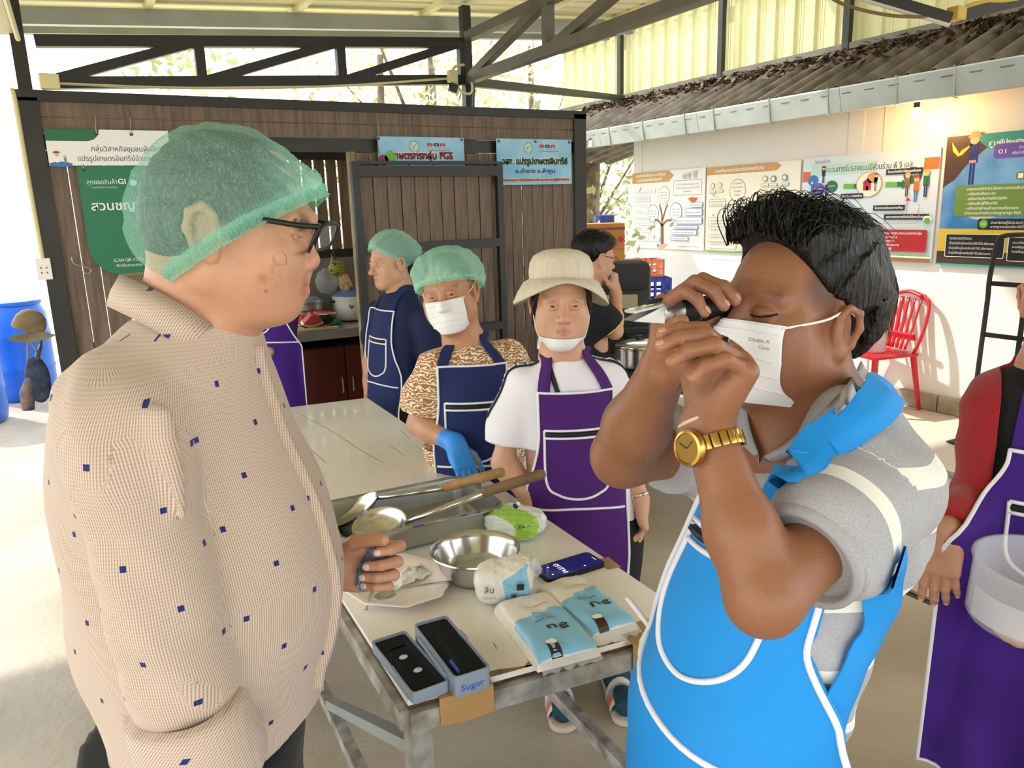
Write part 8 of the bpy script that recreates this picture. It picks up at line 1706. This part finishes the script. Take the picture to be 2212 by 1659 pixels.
# ------------------------------------------------------------------ woman walking past behind the table end
DW = 3.76; fwd = nrm(toward(-1.05)); f5 = Fr(P_(842, 566), nrm(toward(-.95) + UP * -.12), UP, 1.02); side = nrm(np.cross(fwd, UP))
J = dict(fwd=fwd, side=side, neck=P_(866, 628, .02), chest=P_(862, 700, .02), waist=P_(856, 790, .02), hip=P_(858, 880, .02), shR=P_(838, 672, -.15), elR=P_(812, 762, -.17), wrR=P_(795, 826, -.2), shL=P_(905, 668, .15), elL=P_(905, 770, .2), wrL=P_(885, 850, .2))
J['shR'], J['shL'] = P_(815, 676, .12), P_(918, 690, -.12); J['elR'], J['elL'] = P_(803, 765, .1), P_(935, 785, -.12); J['wrR'], J['wrL'] = P_(795, 822, .05), P_(925, 868, -.14)
w5, B5, BH5, _ = figure('woman in a hairnet and navy shirt passing behind the table', J['hip'], J, f5, '#c99a7c', 1.0, True, .0, hands=dict(R=(V3(-.1, 0, -1), V3(1, 0, 0), -1, (.5, .55, .6, .65), (.3, .3)), L=(V3(-.1, 0, -1), V3(-1, 0, 0), 1, (.5, .55, .6, .65), (.3, .3))), fine=.0035)
M_nshirt = mat('navy_shirt', '#161f46', .85)
_, G5 = garment(w5, 'long_shirt', M_nshirt, [(J['neck'] + UP * .02, .07, .062), (J['neck'] * .65 + J['chest'] * .35, .14, .09), (J['chest'], .165, .115), (J['waist'], .17, .125), (J['hip'], .175, .125)], side, fwd, [([J['shR'], J['shR'] * .5 + J['elR'] * .5, J['shR'] * .2 + J['elR'] * .8], [.062, .06, .058]), ([J['shL'], J['elL'], J['elL'] * .5 + J['wrL'] * .5], [.062, .06, .055])], .007, [neck_cut(J, f5, .056, .03)], folds([(.002, V3(30, 10, 40), V3(10, 5, 12), 1.3, 0)]))
T5 = trousers(w5, J, M_blackcloth); SA5 = Solid(); SA5.p = G5.p + T5.p; fA = Fr(J['waist'], toward(-.75), UP); zof = lambda x, y: P_(x, y, -.05)[2] - fA.c[2]
apron(w5, SA5, fA, M_navy, zof(850, 668), -.60, .115, .15, zof(850, 780), G5, [(1, sr(J, 'R')), (-1, sr(J, 'L'))], True, 'apron', (zof(850, 728), zof(850, 808)), .085, zof(850, 828))
hair_cap(f5, w5, *HL, extra=[((0, -.10, -.03), (.05, .05, .06))], m=MATS['dark_brown_hair']); hairnet(f5, w5, .04, .012, .088, .75, .085)
for sg in (-1, 1): shoe(w5, J['hip'] + side * sg * .085, fwd, M_shoe, .23)

# ------------------------------------------------------------------ person in a purple apron at the doorway
DW = 3.85; fwd = toward(.1); f7 = Fr(P_(560, 572), toward(.2), UP, .96); side = nrm(np.cross(fwd, UP))
J = dict(fwd=fwd, side=side, neck=P_(566, 640), chest=P_(570, 705), waist=P_(580, 795), hip=P_(588, 880), shR=P_(512, 672), elR=P_(500, 770), wrR=P_(505, 850), shL=P_(622, 672), elL=P_(600, 760, .12), wrL=P_(580, 760, -.13))
w7, B7, BH7, _ = figure('woman in a plain purple apron standing by the doorway', J['hip'], J, f7, '#c99a7c', 1.0, True, hands=dict(R=(V3(0, 0, -1), V3(1, 0, 0), 1, (.4, .4, .4, .4), (.3, .3))), fine=.006, coarse=.012)
_, G7 = garment(w7, 'shirt', mat('plum_shirt', '#3a1c52', .85), [(J['neck'], .065, .06), (J['neck'] * .65 + J['chest'] * .35, .13, .09), (J['chest'], .155, .115), (J['waist'], .155, .12), (J['hip'], .16, .125)], side, fwd, [([J['shR'], J['elR'], J['elR'] * .6 + J['wrR'] * .4], [.06, .055, .05]), ([J['shL'], J['elL']], [.06, .052])], .010, [neck_cut(J, f7, .06)])
T7 = trousers(w7, J, M_blackcloth); SA7 = Solid(); SA7.p = G7.p + T7.p; fA = Fr(J['waist'], fwd, UP); zof = lambda x, y: P_(x, y, -.08)[2] - fA.c[2]
apron(w7, SA7, fA, M_purple2, zof(570, 668), -.5, .12, .185, zof(570, 735), G7, [(1, sr(J, 'R')), (-1, sr(J, 'L'))], True, 'apron', (zof(570, 690), zof(570, 718)), .06, zof(570, 742))
hair_cap(f7, w7, *HL, m=MATS['dark_brown_hair'], res=.007)
for sg in (-1, 1): shoe(w7, J['hip'] + side * sg * .085, fwd, M_shoe, .23)

# ------------------------------------------------------------------ man in the black polo with yellow cuffs
DW = 3.66; fwd = nrm(RTH * .8 + FWH * .45); f6 = Fr(P_(1285, 556), nrm(RTH * .85 + FWH * .4 + UP * -.18), UP, .98); side = nrm(np.cross(fwd, UP))
J = dict(fwd=fwd, side=side, neck=P_(1262, 622), chest=P_(1262, 700), waist=P_(1266, 800), hip=P_(1270, 900), shR=P_(1290, 672, -.13), elR=P_(1328, 716, -.12), wrR=P_(1330, 636, -.02), shL=P_(1250, 670, .16), elL=P_(1290, 750, .2), wrL=P_(1320, 720, .1))
m6, B6, BH6, h6 = figure('man in a black polo with yellow cuffs holding a tissue to his mouth', J['hip'], J, f6, '#c9977a', 1.0, False, hands=dict(R=(V3(-.1, .1, 1), V3(-.9, .3, 0), 1, ((.7, .9, .5), (.8, .9, .5), (.9, 1, .5), (1, 1, .5)), (.7, .3)), L=(V3(.3, .1, 1), V3(-.6, -.3, 0), -1, (.8, .8, .8, .8), (.5, .3))), fine=.0035)
M_bpolo = mat('black_polo', '#14151c', .85)
po, G6 = garment(m6, 'polo_shirt', M_bpolo, [(J['neck'] + UP * .01, .075, .064), (J['neck'] * .65 + J['chest'] * .35, .15, .095), (J['chest'], .18, .12), (J['waist'], .175, .13), (J['hip'], .175, .13)], side, fwd, [([J['shR'], J['shR'] * .45 + J['elR'] * .55, J['shR'] * .2 + J['elR'] * .8], [.07, .068, .066]), ([J['shL'], J['shL'] * .2 + J['elL'] * .8], [.07, .066])], .007, [neck_cut(J, f6, .064, .03)])
e_ = J['shR'] * .2 + J['elR'] * .8; d_ = nrm(J['elR'] - J['shR']); u_, v_, a_ = frame(d_); t = np.linspace(0, 2 * PI, 29)[:-1]; mb = MB(); mb.tube(e_ - d_ * .004 + .067 * (np.cos(t)[:, None] * u_ + np.sin(t)[:, None] * v_), .006, 6, closed=True); mb.build('yellow_cuff', mat('cuff_yellow', '#e8d22e', .8), po)
hair_cap(f6, m6, [-.16, -.10, -.06, -.03, .0, .02, .05, .075, .13], [-.075, -.07, -.055, -.015, .02, .035, .05, .065, .075], extra=[((0, .02, .085), (.07, .07, .035))], grow=.006)
trousers(m6, J, M_blackcloth)
g6 = None
for sx in (-1, 1):
    t = np.linspace(0, 2 * PI, 25)[:-1]; mb = MB(); mb.tube([f6.p(sx * .033 + .022 * math.cos(a), .098, .0 + .019 * math.sin(a)) for a in t], .0014, 6, closed=True)
    if g6 is None: g6 = mb.build('glasses', M_gf, m6)
    else: mb.build('rim', M_gf, g6)
    mb = MB(); mb.tube([f6.p(sx * .055, .096, .006), f6.p(sx * .078, .05, .008), f6.p(sx * .082, -.01, .012)], .0015, 5); mb.build('temple', M_gf, g6)
for sg in (-1, 1): shoe(m6, J['hip'] + side * sg * .085, fwd, M_shoe)
ti = MB(); ti.ball(h6['R'][0][0][-1] * .5 + h6['R'][1][0][-1] * .5 - RTH * .02 + UP * .0, (.022, .018, .026), 12, 8); ti.v[0] += rng.normal(0, .003, ti.v[0].shape); tag(ti.build('tissue', MATS['tissue_white'], loc=center(ti)), 'white tissue in the hand of the man in the black polo', 'tissue')

# ------------------------------------------------------------------ person in the red cardigan with a clear tub
DW = 1.47; fwd = toward(-.5); f8 = Fr(P_(2318, 640), toward(-.5), UP, .96); side = nrm(np.cross(fwd, UP))
J = dict(fwd=fwd, side=side, neck=P_(2282, 790), chest=P_(2272, 930), waist=P_(2250, 1160), hip=P_(2232, 1380), shR=P_(2172, 885, .03), elR=P_(2128, 1065, .06), wrR=P_(2044, 1148, -.07), shL=P_(2400, 890, -.06), elL=P_(2440, 1100, -.1), wrL=P_(2340, 1360, -.22))
w8, B8, BH8, h8 = figure('person in a red cardigan and purple apron holding a clear tub', J['hip'], J, f8, '#c39072', 1.0, True, hands=dict(R=(V3(-.06, -.12, -1), V3(.55, .75, 0), -1, ((.2, .2, .15), (.25, .25, .2), (.3, .3, .2), (.35, .35, .2)), (.45, .35)), L=(V3(-1, 0, -.1), V3(0, .8, .5), -1, (.4, .4, .4, .4), (.3, .3))), fine=.0026, coarse=.008)
nails(w8, h8['R'], V3(.55, .75, 0), .92, '#e0b49c')
kk = [(J['neck'], .065, .06), (J['neck'] * .65 + J['chest'] * .35, .135, .09), (J['chest'], .15, .105), (J['waist'], .15, .115), (J['hip'], .16, .12)]
_, G8 = garment(w8, 'inner_shirt', mat('black_shirt', '#131316', .85), kk, side, fwd, [], .008, [neck_cut(J, f8, .062)])
M_card = mat('red_cardigan', '#a8161f', .9, var=.12, scale=90, bump=.3, bscale=260, sheen=.3)
cfront = lambda P: np.where((P - J['chest']) @ fwd > -.02, .098 - np.abs((P - J['chest']) @ side), -1)
gc, GC8 = garment(w8, 'cardigan', M_card, [(a, b + .014, c + .012) for a, b, c in kk], side, fwd, [([J['shR'] - side * .02, J['elR'], J['elR'] * .35 + J['wrR'] * .65, J['wrR'] * .93 + J['elR'] * .07], [.056, .048, .043, .042]), ([J['shL'] + side * .02, J['elL'], J['wrL'] * .9 + J['elL'] * .1], [.062, .055, .048])], .005, [neck_cut(J, f8, .066), cfront], folds([(.002, V3(30, 20, 60), V3(10, 5, 12), 1.3, 0), (.0025, V3(50, 10, -10), V3(5, 5, 15), 1.5, 1)]))
T8 = trousers(w8, J, M_blackcloth); SA8 = Solid(); SA8.p = GC8.p + T8.p; fA = Fr(J['waist'], fwd, UP); zof = lambda x, y: P_(x, y, -.08)[2] - fA.c[2]
apron(w8, SA8, fA, M_purple2, zof(2200, 975), -.58, .085, .185, zof(2200, 1120), G8, [(1, sr(J, 'R')), (-1, sr(J, 'L'))], True, 'apron', (zof(2200, 1085), zof(2200, 1240)), .075, None, r=.0042)
for sg in (-1, 1): shoe(w8, J['hip'] + side * sg * .085, fwd, M_shoe, .23)
tc8 = hd(2212, 1290, 1.16); tu = thing('clear_tub', 'clear plastic tub with pale lettering held by the person in red', 'tub', tc8 + UP * -.055); M_ct = mat('clear_tub_plastic', '#f1f1f4', .12, alpha=.22)
Rt = np.column_stack([RTH, FWH, UP]) @ roty(.10) @ rotx(.12)
mb = MB(); mb.lathe([(.0, -.055), (.10, -.055), (.108, -.045), (.118, .05), (.123, .056), (.123, .060), (.116, .058), (.105, -.042), (0, -.050)], tc8 + RTH * .03, 44, Rt, 1.0, .8); mb.build('tub', M_ct, tu, smooth=True)
mb = MB(); G = []
for i in range(24):
    a = PI + PI * i / 23; G.append([tc8 + RTH * .03 + Rt @ np.array([r * math.cos(a), r * .8 * math.sin(a), z]) for r, z in ((.110, -.040), (.117, .015))])
mb.grid(G); mb.build('label_band', mat('tub_label', '#dcdce2', .3, alpha=.6), tu, smooth=True)
Vt, Ft = text_geo('ไอน์แนต', .02)
def wrap(Vt, x0, z0, h, w): q = Vt[:, :2].copy(); q[:, 0] -= q[:, 0].min(); q[:, 0] *= w / q[:, 0].max(); q[:, 1] = q[:, 1] / .72 * h + z0; a = PI + (x0 + q[:, 0]) / .115; r = .115 + q[:, 1] * .13 + .002; return tc8 + RTH * .03 + np.stack([r * np.cos(a), r * .8 * np.sin(a), q[:, 1]], 1) @ Rt.T
mb = MB(); mb.use(P_gry); mb.add(wrap(Vt, .10, -.008, .018, .10), Ft); mb.build('lettering', None, tu); Vt, Ft = text_geo('ส่วนผสม', .02); mb = MB(); mb.use(P_gry); mb.add(wrap(Vt, .115, -.030, .009, .045), Ft); mb.build('lettering', None, tu)
